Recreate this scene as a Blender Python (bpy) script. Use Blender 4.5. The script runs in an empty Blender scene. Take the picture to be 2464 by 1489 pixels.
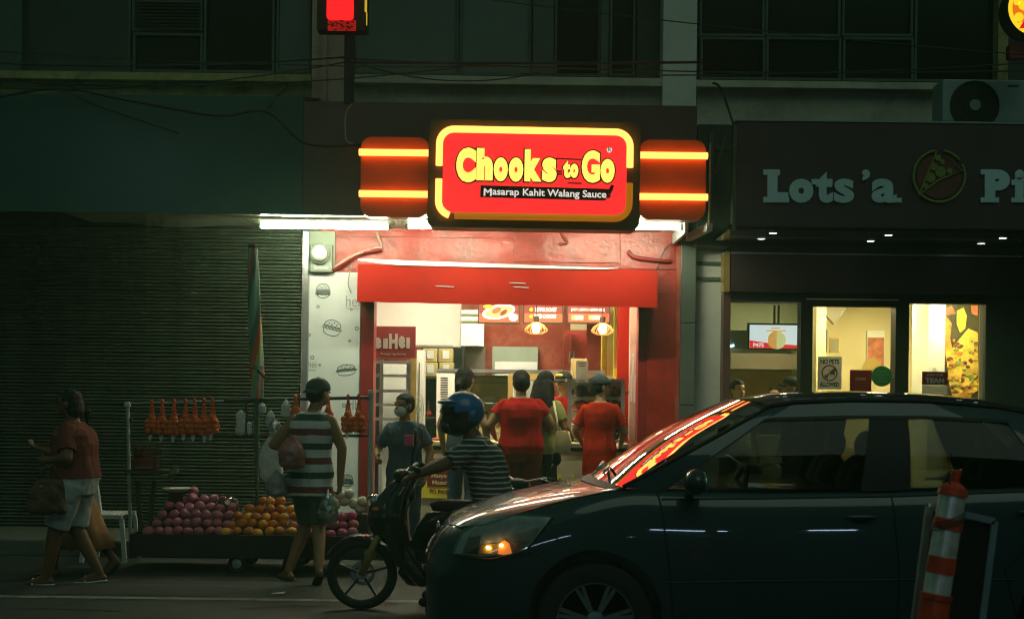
import bpy, bmesh, math, random
from math import sin, cos, pi, radians, sqrt
from mathutils import Vector, Matrix, noise
from mathutils.bvhtree import BVHTree

random.seed(7)
S = bpy.context.scene
COL = S.collection

# ------------------------------------------------------------------ camera, sky, light, exposure
FPX, U0, V0, CAMZ, ROLL = 3200.0, 1232.0, 965.0, 1.45, radians(0.7)   # focal length in units of a 2464 px wide frame
cd = bpy.data.cameras.new('camera'); cam = bpy.data.objects.new('camera', cd); COL.objects.link(cam)
cd.sensor_width = 36.0; cd.lens = 36.0 * FPX / 2464.0; cd.shift_y = 220.5 / 2464.0
cd.clip_end = 2000.0; cd.clip_start = 0.05
cam.location = (0, 0, CAMZ); cam.rotation_euler = (pi / 2, -ROLL, 0)
cd.dof.use_dof = True; cd.dof.focus_distance = 12.6; cd.dof.aperture_fstop = 4.5
S.camera = cam
w = bpy.data.worlds.new('World'); S.world = w; w.use_nodes = True
wn = w.node_tree.nodes; wl = w.node_tree.links
bg = wn['Background']
sky = wn.new('ShaderNodeTexSky'); sky.sky_type = 'NISHITA'; sky.sun_disc = False
sky.sun_elevation = radians(-4.0); sky.sun_rotation = radians(194)
mixs = wn.new('ShaderNodeMix'); mixs.data_type = 'RGBA'
mixs.inputs[0].default_value = 0.85
wl.new(sky.outputs[0], mixs.inputs[6]); mixs.inputs[7].default_value = (0.22, 0.52, 0.37, 1)
wl.new(mixs.outputs[2], bg.inputs[0]); bg.inputs[1].default_value = 0.115
sd = bpy.data.lights.new('sun', 'SUN'); sd.energy = 0.20; sd.angle = radians(45); sd.color = (0.78, 1.0, 0.78)
sun = bpy.data.objects.new('sun', sd); COL.objects.link(sun); sun.rotation_euler = (radians(41), 0, radians(14))
sun['kind'] = 'helper'
S.view_settings.view_transform = 'Standard'; S.view_settings.look = 'None'
S.view_settings.exposure = 0.2; S.view_settings.gamma = 1.0; S.view_settings.use_curve_mapping = False
S.render.engine = 'CYCLES'
S.cycles.use_denoising = True; S.cycles.filter_width = 1.1
S.cycles.max_bounces = 8; S.cycles.transparent_max_bounces = 16; S.cycles.caustics_reflective = False; S.cycles.caustics_refractive = False
S.cycles.sample_clamp_indirect = 4.0

# ------------------------------------------------------------------ helpers
CR, SR = cos(ROLL), sin(ROLL)
def W(u, v, d):
    """Measured point (2464 px wide frame) at distance d from the camera plane -> metres."""
    a, b = u - U0, v - V0
    return Vector(((a * CR + b * SR) * d / FPX, d, CAMZ - (b * CR - a * SR) * d / FPX))
def RW(u0, v0, u1, v1, d):
    """Upright rectangle: x0, x1, z0, z1 in metres at distance d."""
    c = W((u0 + u1) / 2, (v0 + v1) / 2, d); hw = abs(u1 - u0) * d / FPX / 2; hh = abs(v1 - v0) * d / FPX / 2
    return c.x - hw, c.x + hw, c.z - hh, c.z + hh

class MB:
    def __init__(s): s.v = []; s.f = []
    def add(s, vs, fs):
        o = len(s.v); s.v += [tuple(p) for p in vs]; s.f += [tuple(i + o for i in f) for f in fs]; return s
    def box(s, x0, x1, y0, y1, z0, z1):
        return s.add([(x0,y0,z0),(x1,y0,z0),(x1,y1,z0),(x0,y1,z0),(x0,y0,z1),(x1,y0,z1),(x1,y1,z1),(x0,y1,z1)],
                     [(0,3,2,1),(4,5,6,7),(0,1,5,4),(1,2,6,5),(2,3,7,6),(3,0,4,7)])
    def bbox(s, x0, x1, y0, y1, z0, z1, b=0.01):
        """box with chamfered edges"""
        xs = (x0, x0 + b, x1 - b, x1); ys = (y0, y0 + b, y1 - b, y1); zs = (z0, z0 + b, z1 - b, z1)
        bm = bmesh.new(); bmesh.ops.create_cube(bm, size=1)
        for q in bm.verts: q.co = Vector(((x0 + x1) / 2 + q.co.x * (x1 - x0), (y0 + y1) / 2 + q.co.y * (y1 - y0), (z0 + z1) / 2 + q.co.z * (z1 - z0)))
        bmesh.ops.bevel(bm, geom=bm.edges[:], offset=b, segments=2, affect='EDGES', profile=0.5)
        bm.verts.index_update(); s.add([q.co[:] for q in bm.verts], [[q.index for q in f.verts] for f in bm.faces]); bm.free(); return s
    def beam(s, p0, p1, w, h=None, up=(0, 0, 1)):
        """rectangular bar between two points"""
        h = w if h is None else h
        p0, p1 = Vector(p0), Vector(p1); d = (p1 - p0).normalized(); up = Vector(up)
        if abs(d.dot(up)) > 0.98: up = Vector((0, 1, 0))
        x = d.cross(up).normalized(); y = x.cross(d)
        vs = [p + x * (i * w / 2) + y * (j * h / 2) for p in (p0, p1) for i, j in ((-1,-1),(1,-1),(1,1),(-1,1))]
        return s.add(vs, [(0,1,2,3),(7,6,5,4),(0,4,5,1),(1,5,6,2),(2,6,7,3),(3,7,4,0)])
    def tube(s, pts, r, n=8, cap=True, closed=False):
        pts = [Vector(p) for p in pts]; m = len(pts); rs = r if isinstance(r, (list, tuple)) else [r] * m
        o = len(s.v); ref = None; rings = []
        for i, p in enumerate(pts):
            a = pts[(i - 1) % m] if (closed or i > 0) else p; b = pts[(i + 1) % m] if (closed or i < m - 1) else p
            t = (b - a).normalized()
            if ref is None:
                ref = Vector((0, 0, 1)) if abs(t.z) < 0.9 else Vector((0, 1, 0))
            x = t.cross(ref).normalized(); y = x.cross(t).normalized(); ref = y
            rings.append([p + (x * cos(2 * pi * k / n) + y * sin(2 * pi * k / n)) * rs[i] for k in range(n)])
        vs = [q for ring in rings for q in ring]; fs = []
        for i in range(m if closed else m - 1):
            j = (i + 1) % m
            for k in range(n): fs.append((i * n + k, i * n + (k + 1) % n, j * n + (k + 1) % n, j * n + k))
        if cap and not closed: fs += [tuple(range(n - 1, -1, -1)), tuple(range((m - 1) * n, m * n))]
        return s.add(vs, fs)
    def lathe(s, prof, c=(0, 0, 0), n=24, axis='Z', cap=True):
        """prof: list of (radius, height)"""
        vs = []; fs = []; c = Vector(c); m = len(prof)
        for r, h in prof:
            for k in range(n):
                a = 2 * pi * k / n; q = (r * cos(a), r * sin(a), h)
                if axis == 'Y': q = (q[0], h, q[1])
                if axis == 'X': q = (h, q[0], q[1])
                vs.append(c + Vector(q))
        for i in range(m - 1):
            for k in range(n): fs.append((i * n + k, i * n + (k + 1) % n, (i + 1) * n + (k + 1) % n, (i + 1) * n + k))
        if cap: fs += [tuple(range(n - 1, -1, -1)), tuple(range((m - 1) * n, m * n))]
        return s.add(vs, fs)
    def prism(s, poly, y0, y1):
        """polygon in x,z extruded along y"""
        n = len(poly); vs = [(x, y0, z) for x, z in poly] + [(x, y1, z) for x, z in poly]
        return s.add(vs, [tuple(range(n)), tuple(range(2 * n - 1, n - 1, -1))] + [(i, i + n, (i + 1) % n + n, (i + 1) % n) for i in range(n)])
    def ell(s, c, rx, ry, rz, nu=16, nv=10, rot=None):
        c = Vector(c); vs = [Vector((0, 0, rz))]; fs = []
        for i in range(1, nv):
            t = pi * i / nv
            for k in range(nu): vs.append(Vector((rx * sin(t) * cos(2 * pi * k / nu), ry * sin(t) * sin(2 * pi * k / nu), rz * cos(t))))
        vs.append(Vector((0, 0, -rz)))
        for k in range(nu):
            fs.append((0, 1 + k, 1 + (k + 1) % nu)); l = 1 + (nv - 2) * nu; fs.append((len(vs) - 1, l + (k + 1) % nu, l + k))
        for i in range(nv - 2):
            for k in range(nu): fs.append((1 + i * nu + k, 1 + (i + 1) * nu + k, 1 + (i + 1) * nu + (k + 1) % nu, 1 + i * nu + (k + 1) % nu))
        if rot is not None: vs = [rot @ q for q in vs]
        return s.add([c + q for q in vs], fs)
    def limb(s, p0, p1, r0, r1, flat0=False, flat1=False, n=12, k=1.0):
        """tapered capsule; flat ends make hems"""
        p0, p1 = Vector(p0), Vector(p1); t = (p1 - p0).normalized()
        pts = []; rs = []
        if not flat0:
            for a in (78, 50, 25): pts.append(p0 - t * r0 * sin(radians(a))); rs.append(r0 * cos(radians(a)))
        for i in range(5):
            q = i / 4; pts.append(p0.lerp(p1, q)); rs.append((r0 + (r1 - r0) * q) * (1 + (k - 1) * sin(pi * q)))
        if not flat1:
            for a in (25, 50, 78): pts.append(p1 + t * r1 * sin(radians(a))); rs.append(r1 * cos(radians(a)))
        return s.tube(pts, rs, n)
    def loft(s, secs, n=20):
        """secs: (cx,cy,z,rx,ry[,power]) horizontal superellipse sections, bottom to top"""
        vs = []; fs = []; m = len(secs)
        for sec in secs:
            cx, cy, z, rx, ry = sec[:5]; p = sec[5] if len(sec) > 5 else 2.3
            for k in range(n):
                a = 2 * pi * k / n; ca, sa = cos(a), sin(a)
                vs.append((cx + rx * math.copysign(abs(ca) ** (2 / p), ca), cy + ry * math.copysign(abs(sa) ** (2 / p), sa), z))
        for i in range(m - 1):
            for k in range(n): fs.append((i * n + k, i * n + (k + 1) % n, (i + 1) * n + (k + 1) % n, (i + 1) * n + k))
        fs += [tuple(range(n - 1, -1, -1)), tuple(range((m - 1) * n, m * n))]
        return s.add(vs, fs)
    def mesh(s, name):
        me = bpy.data.meshes.new(name); me.from_pydata(s.v, [], s.f); me.validate(); me.update(); return me
    def build(s, name, mat=None, parent=None, smooth=False, world=True):
        return link(name, s.mesh(name), mat, parent, smooth, world)

def link(name, me, mat=None, parent=None, smooth=False, world=True):
    o = bpy.data.objects.new(name, me); COL.objects.link(o)
    if mat is not None and not me.materials: me.materials.append(mat)
    if smooth is True: me.shade_smooth()
    elif smooth:
        me.shade_smooth(); me.set_sharp_from_angle(angle=radians(smooth))
    if parent is not None:
        o.parent = parent
        if world: o.matrix_parent_inverse = Matrix.LocRotScale(parent.location, parent.rotation_euler, None).inverted()
    return o
def tag(o, label=None, cat=None, group=None, kind=None):
    if label: o['label'] = label
    if cat: o['category'] = cat
    if group: o['group'] = group
    if kind: o['kind'] = kind
    return o
def thing(name, label, cat, loc=(0, 0, 0), rz=0, group=None):
    o = bpy.data.objects.new(name, None); COL.objects.link(o); o.empty_display_size = 0.1
    o.location = loc; o.rotation_euler = (0, 0, rz); return tag(o, label, cat, group)
def copy_tree(o, parent=None):
    c = o.copy(); COL.objects.link(c)
    if parent is not None: c.parent = parent
    for ch in list(o.children): copy_tree(ch, c)
    return c

def rrect(x0, x1, z0, z1, r, n=6):
    out = []
    for cx, cz, a0 in ((x1 - r, z1 - r, 0), (x0 + r, z1 - r, 90), (x0 + r, z0 + r, 180), (x1 - r, z0 + r, 270)):
        for i in range(n + 1):
            a = radians(a0 + 90 * i / n); out.append((cx + r * cos(a), cz + r * sin(a)))
    return out

def text(name, body, mat, parent, rect, y, bold=0.0, depth=0.01, shear=0.0, spacing=1.0, tilt=0.0):
    """Raised lettering fitted into rect=(x0,x1,z0,z1) on the plane y, facing the street."""
    cu = bpy.data.curves.new(name, 'FONT'); cu.body = body; cu.size = 1.0; cu.offset = bold; cu.extrude = 0.5; cu.shear = shear
    cu.space_character = spacing; cu.resolution_u = 4
    ob = bpy.data.objects.new(name, cu); COL.objects.link(ob)
    dg = bpy.context.evaluated_depsgraph_get(); me = bpy.data.meshes.new_from_object(ob.evaluated_get(dg))
    bpy.data.objects.remove(ob); bpy.data.curves.remove(cu)
    xs = [q.co.x for q in me.vertices]; ys = [q.co.y for q in me.vertices]
    ax, bx, ay, by = min(xs), max(xs), min(ys), max(ys); x0, x1, z0, z1 = rect
    for q in me.vertices:
        fx = (q.co.x - ax) / (bx - ax); fz = (q.co.y - ay) / (by - ay)
        q.co = Vector((x0 + (x1 - x0) * fx, y - depth * (q.co.z + 0.5), z0 + (z1 - z0) * fz + tilt * (fx - 0.5) * (x1 - x0)))
    me.name = name; me.materials.clear()
    return link(name, me, mat, parent)

def stroke(mb, pts, wd, y, dep=0.002):
    """flat ribbon drawn on an upright panel; pts (x,z)"""
    for (xa, za), (xb, zb) in zip(pts[:-1], pts[1:]):
        dx, dz = xb - xa, zb - za; l = math.hypot(dx, dz) or 1e-6; nx, nz = -dz / l * wd / 2, dx / l * wd / 2
        ex, ez = dx / l * wd * 0.3, dz / l * wd * 0.3
        mb.prism([(xa - ex + nx, za - ez + nz), (xa - ex - nx, za - ez - nz), (xb + ex - nx, zb + ez - nz), (xb + ex + nx, zb + ez + nz)], y - dep, y)

# ------------------------------------------------------------------ materials
def mat(name, col, rough=0.6, metal=0.0, var=0.15, scale=6.0, bump=0.0, bscale=40.0, spec=0.5, coat=0.0, alpha=1.0, stretch=None, dirt=None, dscale=2.0, damt=0.5):
    m = bpy.data.materials.new(name); m.use_nodes = True; nt = m.node_tree; N = nt.nodes; L = nt.links; b = N['Principled BSDF']
    b.inputs['Roughness'].default_value = rough; b.inputs['Metallic'].default_value = metal
    b.inputs['Specular IOR Level'].default_value = spec; b.inputs['Coat Weight'].default_value = coat; b.inputs['Coat Roughness'].default_value = 0.04
    b.inputs['Alpha'].default_value = alpha
    tc = N.new('ShaderNodeTexCoord'); src = tc.outputs['Object']
    if stretch:
        mp = N.new('ShaderNodeMapping'); mp.inputs['Scale'].default_value = stretch; L.new(src, mp.inputs[0]); src = mp.outputs[0]
    col4 = (col[0], col[1], col[2], 1)
    if var > 0:
        nz = N.new('ShaderNodeTexNoise'); nz.inputs['Scale'].default_value = scale; nz.inputs['Detail'].default_value = 5; nz.inputs['Roughness'].default_value = 0.65; L.new(src, nz.inputs[0])
        cr = N.new('ShaderNodeValToRGB'); e = cr.color_ramp.elements
        e[0].position = 0.3; e[1].position = 0.72
        e[0].color = tuple(c * (1 - var) for c in col) + (1,); e[1].color = tuple(min(1, c * (1 + var)) for c in col) + (1,)
        L.new(nz.outputs[0], cr.inputs[0]); out = cr.outputs[0]
        if dirt:
            n2 = N.new('ShaderNodeTexNoise'); n2.inputs['Scale'].default_value = dscale; n2.inputs['Detail'].default_value = 8; n2.inputs['Roughness'].default_value = 0.7; L.new(src, n2.inputs[0])
            r2 = N.new('ShaderNodeValToRGB'); r2.color_ramp.elements[0].position = 0.48; r2.color_ramp.elements[1].position = 0.68
            r2.color_ramp.elements[1].color = (damt, damt, damt, 1); L.new(n2.outputs[0], r2.inputs[0])
            mx = N.new('ShaderNodeMix'); mx.data_type = 'RGBA'; L.new(r2.outputs[0], mx.inputs[0]); L.new(out, mx.inputs[6]); mx.inputs[7].default_value = tuple(dirt) + (1,); out = mx.outputs[2]
        L.new(out, b.inputs['Base Color'])
        mr = N.new('ShaderNodeMapRange'); mr.inputs[3].default_value = max(0.02, rough * 0.8); mr.inputs[4].default_value = min(1, rough * 1.2)
        L.new(nz.outputs[0], mr.inputs[0]); L.new(mr.outputs[0], b.inputs['Roughness'])
    else: b.inputs['Base Color'].default_value = col4
    if bump > 0:
        n3 = N.new('ShaderNodeTexNoise'); n3.inputs['Scale'].default_value = bscale; n3.inputs['Detail'].default_value = 4; L.new(src, n3.inputs[0])
        bp = N.new('ShaderNodeBump'); bp.inputs['Strength'].default_value = bump; bp.inputs['Distance'].default_value = 0.02
        L.new(n3.outputs[0], bp.inputs['Height']); L.new(bp.outputs[0], b.inputs['Normal'])
    return m
def emit(name, col, strength, base=None):
    m = bpy.data.materials.new(name); m.use_nodes = True; b = m.node_tree.nodes['Principled BSDF']
    b.inputs['Base Color'].default_value = tuple(base or col) + (1,); b.inputs['Emission Color'].default_value = tuple(col) + (1,)
    b.inputs['Emission Strength'].default_value = strength; b.inputs['Roughness'].default_value = 0.35; return m
def glass(name, tint, gloss=0.06, rough=0.02, gcol=1.0):
    """thin pane: tinted see-through with Fresnel reflection"""
    m = bpy.data.materials.new(name); m.use_nodes = True; nt = m.node_tree; N = nt.nodes; L = nt.links; N.remove(N['Principled BSDF'])
    tr = N.new('ShaderNodeBsdfTransparent'); tr.inputs[0].default_value = tuple(tint) + (1,)
    gl = N.new('ShaderNodeBsdfGlossy'); gl.inputs['Roughness'].default_value = rough; gl.inputs['Color'].default_value = (gcol, gcol, gcol, 1)
    fr = N.new('ShaderNodeLayerWeight'); fr.inputs[0].default_value = 0.35
    mr = N.new('ShaderNodeMapRange'); mr.inputs[3].default_value = gloss; mr.inputs[4].default_value = 0.9; L.new(fr.outputs['Fresnel'], mr.inputs[0])
    mx = N.new('ShaderNodeMixShader'); L.new(mr.outputs[0], mx.inputs[0]); L.new(tr.outputs[0], mx.inputs[1]); L.new(gl.outputs[0], mx.inputs[2])
    L.new(mx.outputs[0], N['Material Output'].inputs[0]); return m
def bands(name, cols, period, axis='Z', rough=0.8, bump=0.15, phase=0.0, wob=0.0):
    """cloth with printed stripes across the object's axis; cols: list of (start 0..1, colour)"""
    m = bpy.data.materials.new(name); m.use_nodes = True; nt = m.node_tree; N = nt.nodes; L = nt.links; b = N['Principled BSDF']
    b.inputs['Roughness'].default_value = rough
    tc = N.new('ShaderNodeTexCoord'); sx = N.new('ShaderNodeSeparateXYZ'); L.new(tc.outputs['Object'], sx.inputs[0]); src = sx.outputs[axis]
    if wob:
        nz = N.new('ShaderNodeTexNoise'); nz.inputs['Scale'].default_value = 9; L.new(tc.outputs['Object'], nz.inputs[0])
        ma = N.new('ShaderNodeMath'); ma.operation = 'MULTIPLY_ADD'; ma.inputs[1].default_value = wob; L.new(nz.outputs[0], ma.inputs[0]); L.new(src, ma.inputs[2]); src = ma.outputs[0]
    a = N.new('ShaderNodeMath'); a.operation = 'MULTIPLY_ADD'; a.inputs[1].default_value = 1 / period; a.inputs[2].default_value = phase + 20; L.new(src, a.inputs[0])
    fr = N.new('ShaderNodeMath'); fr.operation = 'FRACT'; L.new(a.outputs[0], fr.inputs[0])
    cr = N.new('ShaderNodeValToRGB'); cr.color_ramp.interpolation = 'CONSTANT'; e = cr.color_ramp.elements
    while len(e) < len(cols): e.new(1.0)
    for k, (p, c) in enumerate(cols): e[k].position = p; e[k].color = tuple(c) + (1,)
    L.new(fr.outputs[0], cr.inputs[0]); L.new(cr.outputs[0], b.inputs['Base Color'])
    n3 = N.new('ShaderNodeTexNoise'); n3.inputs['Scale'].default_value = 25; L.new(tc.outputs['Object'], n3.inputs[0])
    bp = N.new('ShaderNodeBump'); bp.inputs['Strength'].default_value = bump; bp.inputs['Distance'].default_value = 0.02; L.new(n3.outputs[0], bp.inputs['Height']); L.new(bp.outputs[0], b.inputs['Normal'])
    return m

M = {}
def mm(k, *a, **kw):
    if k not in M: M[k] = mat(k, *a, **kw)
    return M[k]
mm('asphalt', (0.046, 0.060, 0.050), 0.62, var=0.35, scale=1.1, bump=0.45, bscale=130, dirt=(0.022, 0.026, 0.023), dscale=0.9, damt=0.85)
mm('gutter', (0.035, 0.04, 0.038), 0.7, var=0.3, scale=2, bump=0.4, bscale=120)
mm('pavement', (0.11, 0.13, 0.10), 0.7, var=0.25, scale=3, bump=0.2, bscale=60, dirt=(0.08, 0.09, 0.07), dscale=2.5)
mm('roadpaint', (0.26, 0.30, 0.27), 0.7, var=0.4, scale=14, dirt=(0.055, 0.062, 0.056), dscale=5, damt=0.95)
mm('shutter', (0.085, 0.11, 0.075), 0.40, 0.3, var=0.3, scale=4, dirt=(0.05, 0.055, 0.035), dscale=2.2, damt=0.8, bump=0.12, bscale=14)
mm('steel', (0.42, 0.43, 0.42), 0.35, 0.8, var=0.15, scale=8)
mm('zinc', (0.45, 0.5, 0.5), 0.4, 0.5, var=0.2, scale=10)
mm('black', (0.012, 0.013, 0.012), 0.5, var=0.2)
mm('rubber', (0.014, 0.015, 0.015), 0.75, var=0.2, scale=30, bump=0.2)
mm('black_gloss', (0.008, 0.009, 0.010), 0.15, var=0.0, coat=0.5)
mm('cable', (0.02, 0.02, 0.018), 0.6, var=0.2)
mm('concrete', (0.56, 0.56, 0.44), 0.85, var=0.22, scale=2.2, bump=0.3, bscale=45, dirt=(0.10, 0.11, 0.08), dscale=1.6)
mm('plaster_pink', (0.60, 0.42, 0.33), 0.8, var=0.15, scale=3, bump=0.2, dirt=(0.2, 0.15, 0.1), dscale=2)
mm('plaster_yellow', (0.42, 0.38, 0.15), 0.85, var=0.25, scale=4, bump=0.4, bscale=30, dirt=(0.06, 0.07, 0.04), dscale=3, damt=0.9)
mm('plaster_white', (0.74, 0.78, 0.70), 0.7, var=0.1, scale=3, bump=0.12, dirt=(0.35, 0.36, 0.3), dscale=1.5)
mm('board_green', (0.045, 0.12, 0.10), 0.22, var=0.15, scale=1.2, bump=0.05, bscale=6, spec=0.5)
mm('board_maroon', (0.12, 0.07, 0.065), 0.5, var=0.2, scale=2, bump=0.05)
mm('board_dark', (0.055, 0.03, 0.032), 0.45, var=0.2, scale=2)
mm('soffit', (0.34, 0.36, 0.28), 0.6, var=0.12, scale=3, dirt=(0.3, 0.32, 0.25), dscale=2)
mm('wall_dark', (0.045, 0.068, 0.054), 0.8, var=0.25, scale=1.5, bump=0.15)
mm('panel_green', (0.10, 0.16, 0.14), 0.6, var=0.2, scale=1.5)
mm('glass_dark', (0.008, 0.011, 0.010), 0.12, var=0.0, spec=0.6)
mm('frame_green', (0.06, 0.10, 0.075), 0.5, var=0.2)
mm('red_gloss', (0.34, 0.022, 0.010), 0.36, var=0.35, scale=3, bump=0.9, bscale=5, spec=0.6, coat=0.0, dirt=(0.16, 0.015, 0.012), dscale=2.2, damt=0.8)
mm('red_wall', (0.30, 0.045, 0.025), 0.65, spec=0.2, var=0.3, scale=3, bump=0.2, bscale=20, dirt=(0.46, 0.20, 0.14), dscale=2.5, damt=0.75)
mm('red_awning', (0.35, 0.010, 0.004), 0.6, var=0.2, scale=3, bump=0.06, bscale=9, spec=0.12, dirt=(0.26, 0.012, 0.006), dscale=3)
mm('red_jamb', (0.22, 0.012, 0.014), 0.4, var=0.2)
mm('red_cab', (0.42, 0.03, 0.02), 0.4, var=0.1)
mm('white_sheet', (0.5, 0.52, 0.5), 0.6, var=0.12, scale=12, bump=0.3, bscale=30)
mm('white_panel', (0.78, 0.82, 0.80), 0.4, var=0.06, scale=3)
mm('white_enamel', (0.74, 0.76, 0.7), 0.35, var=0.05, scale=3)
mm('ink', (0.05, 0.10, 0.08), 0.7, var=0.0)
mm('ink_pale', (0.36, 0.42, 0.40), 0.7, var=0.0)
mm('meter_grey', (0.26, 0.30, 0.25), 0.5, var=0.2)
mm('tile_dark', (0.10, 0.12, 0.10), 0.3, var=0.2, scale=2)
mm('maroon_frame', (0.11, 0.05, 0.045), 0.45, var=0.15)
mm('maroon_sign', (0.20, 0.018, 0.02), 0.5, var=0.1)
mm('letter_grey', (0.36, 0.36, 0.31), 0.6, var=0.05)
mm('board_night', (0.062, 0.042, 0.046), 0.5, var=0.2, scale=2, bump=0.05)
mm('letter_cyan', (0.58, 0.86, 0.90), 0.5, var=0.05)
mm('olive', (0.22, 0.30, 0.06), 0.5, var=0.1)
mm('logo_red', (0.16, 0.05, 0.035), 0.5, var=0.1)
mm('ac_shell', (0.30, 0.42, 0.40), 0.5, var=0.1)
mm('carton', (0.52, 0.42, 0.16), 0.75, var=0.1)
mm('paper', (0.72, 0.74, 0.72), 0.7, var=0.05)
def thin(name, col, f=0.55):
    m = mat(name, col, 0.7, var=0.05); nt = m.node_tree; N = nt.nodes; tl = N.new('ShaderNodeBsdfTranslucent'); tl.inputs[0].default_value = tuple(col) + (1,)
    mx = N.new('ShaderNodeMixShader'); mx.inputs[0].default_value = f; nt.links.new(N['Principled BSDF'].outputs[0], mx.inputs[1]); nt.links.new(tl.outputs[0], mx.inputs[2]); nt.links.new(mx.outputs[0], N['Material Output'].inputs[0]); M[name] = m
thin('paper_thin', (0.82, 0.84, 0.80)); thin('film_maroon', (0.30, 0.02, 0.035)); thin('film_green', (0.08, 0.36, 0.16))
mm('cream', (0.70, 0.62, 0.36), 0.7, var=0.08, scale=2)
mm('cream_wall', (0.74, 0.66, 0.40), 0.7, var=0.06, scale=2)
mm('counter_top', (0.50, 0.47, 0.22), 0.35, var=0.15)
mm('counter_front', (0.45, 0.42, 0.30), 0.5, var=0.12)
mm('brass', (0.52, 0.38, 0.12), 0.35, 0.4, var=0.15)
mm('greygreen', (0.30, 0.36, 0.28), 0.6, var=0.12, scale=2)
mm('taupe', (0.20, 0.18, 0.14), 0.6, var=0.1)
mm('floor_tile', (0.32, 0.28, 0.22), 0.35, var=0.15)
mm('wood_lamp', (0.55, 0.33, 0.10), 0.5, var=0.15)
mm('yellow_paint', (0.82, 0.66, 0.06), 0.45, var=0.08)
mm('meat', (0.16, 0.045, 0.018), 0.3, var=0.5, scale=18, bump=0.5, bscale=30)
mm('apple', (0.46, 0.13, 0.19), 0.4, var=0.35, scale=16, bump=0.3, bscale=30)
mm('apple_bright', (0.55, 0.06, 0.22), 0.5, var=0.25, scale=16, bump=0.4, bscale=60)
mm('orange_net', (0.60, 0.10, 0.008), 0.5, var=0.2, scale=10)
mm('orange', (0.62, 0.18, 0.012), 0.45, var=0.15, scale=10, bump=0.2, bscale=120)
mm('orange_bright', (0.85, 0.38, 0.03), 0.4, var=0.12, scale=10, bump=0.2, bscale=120)
mm('turnip', (0.66, 0.62, 0.46), 0.5, var=0.12, scale=12)
mm('net', (0.75, 0.085, 0.008), 0.6, var=0.1)
mm('cart', (0.022, 0.02, 0.018), 0.7, var=0.3, scale=6)
mm('wood_dark', (0.05, 0.038, 0.02), 0.7, var=0.3, scale=5)
mm('leaf', (0.10, 0.16, 0.05), 0.6, var=0.2)
mm('plastic_white', (0.62, 0.66, 0.64), 0.4, var=0.1, scale=12, bump=0.6, bscale=25)
mm('skin', (0.30, 0.15, 0.07), 0.55, var=0.1, scale=10)
mm('skin_dark', (0.16, 0.075, 0.035), 0.55, var=0.1, scale=10)
mm('skin_light', (0.42, 0.24, 0.12), 0.55, var=0.1, scale=10)
mm('hair', (0.008, 0.007, 0.006), 0.6, var=0.3, scale=40, bump=0.5, bscale=90, spec=0.25)
mm('lip', (0.25, 0.07, 0.05), 0.5, var=0.0)
# ------------------------------------------------------------------ the setting
YF, YC = 13.3, 12.1          # shop fronts, canopy fascia
def struct(name, mb, m, parent=None, smooth=False): return tag(mb.build(name, m, parent, smooth), kind='structure')
def sheet(x0, x1, y0, y1, z): return MB().add([(x0,y0,z),(x1,y0,z),(x1,y1,z),(x0,y1,z)], [(0,1,2,3)])
struct('ground', sheet(-120, 120, -19, 59, -0.012), M['asphalt'])
struct('road', sheet(-118, 118, -6, 10.33, 0.0), M['asphalt'])
struct('gutter', sheet(-118, 118, 10.33, 12.2, -0.006), M['gutter'])
struct('road_line', sheet(-60, 60, 9.52, 9.62, 0.004), M['roadpaint'])
pv = MB().box(-60, 60, 12.2, 13.3, -0.01, 0.14)
pv = struct('pavement', pv, M['pavement'])
kb = MB()
kerb = tag(bpy.data.objects.new('kerb', None), kind='structure'); COL.objects.link(kerb)
kme = MB().bbox(0, 0.985, 12.06, 12.197, -0.01, 0.15, 0.02).mesh('kerb_stone')
for i in range(-9, 9):
    o = link('kerb_stone', kme, M['pavement'], kerb); o.location = (i * 1.0 - 0.2, 0, random.uniform(-0.008, 0.004))
# buildings across the street behind the viewer: only ever seen in reflections
far = thing('street_building', 'dark building front across the street', 'building', (0, -9, 0))
MB().box(-40, 40, -12, -9, 0, 12).build('wall', M['wall_dark'], far)
M['cool_tube'] = emit('cool_tube', (0.55, 0.8, 1.0), 26)
for i, (xx, z0_, hw_, hh_, c_, st) in enumerate(((-9.0, 6.9, .9, .3, (.5, .8, .9), 2.5),)):
    f_ = MB().box(xx - hw_ - .08, xx + hw_ + .08, -8.98, -8.93, z0_ - hh_ - .08, z0_ + hh_ + .08).build('window', M['black'], far); MB().box(xx - hw_, xx + hw_, -8.93, -8.91, z0_ - hh_, z0_ + hh_).build('pane', emit('far_window_light', c_, st), f_)
    for q in (-.33, .33): MB().box(xx + hw_ * q - .04, xx + hw_ * q + .04, -8.91, -8.89, z0_ - hh_, z0_ + hh_).build('mullion', M['black'], f_)
for xx, zz_, ll in ((-3.2, 3.0, .9), (-1.6, 3.1, .5), (2.9, 2.9, .8), (5.5, 3.0, .4)):
    f_ = MB().box(xx - ll, xx + ll, -8.99, -8.86, zz_ + .04, zz_ + .16).build('shop_lamp', M['zinc'] if 'zinc' in M else None, far); MB().tube([(xx - ll, -8.84, zz_), (xx + ll, -8.84, zz_)], .03, 8).build('tube', M['cool_tube'], f_)

# ---- the main block: one building with its own walls, ledges, columns
blk = thing('shop_building', 'old concrete shop block with dark upper windows above the signboards', 'building', (0, YF, 0))
def part(name, m, u0, v0, u1, v1, ya, yb, par=blk, smooth=False, bev=0):
    x0, x1, z0, z1 = RW(u0, v0, u1, v1, ya); mb = MB()
    (mb.bbox(x0, x1, ya, yb, z0, z1, bev) if bev else mb.box(x0, x1, ya, yb, z0, z1)); return mb.build(name, m, par, smooth)
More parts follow.
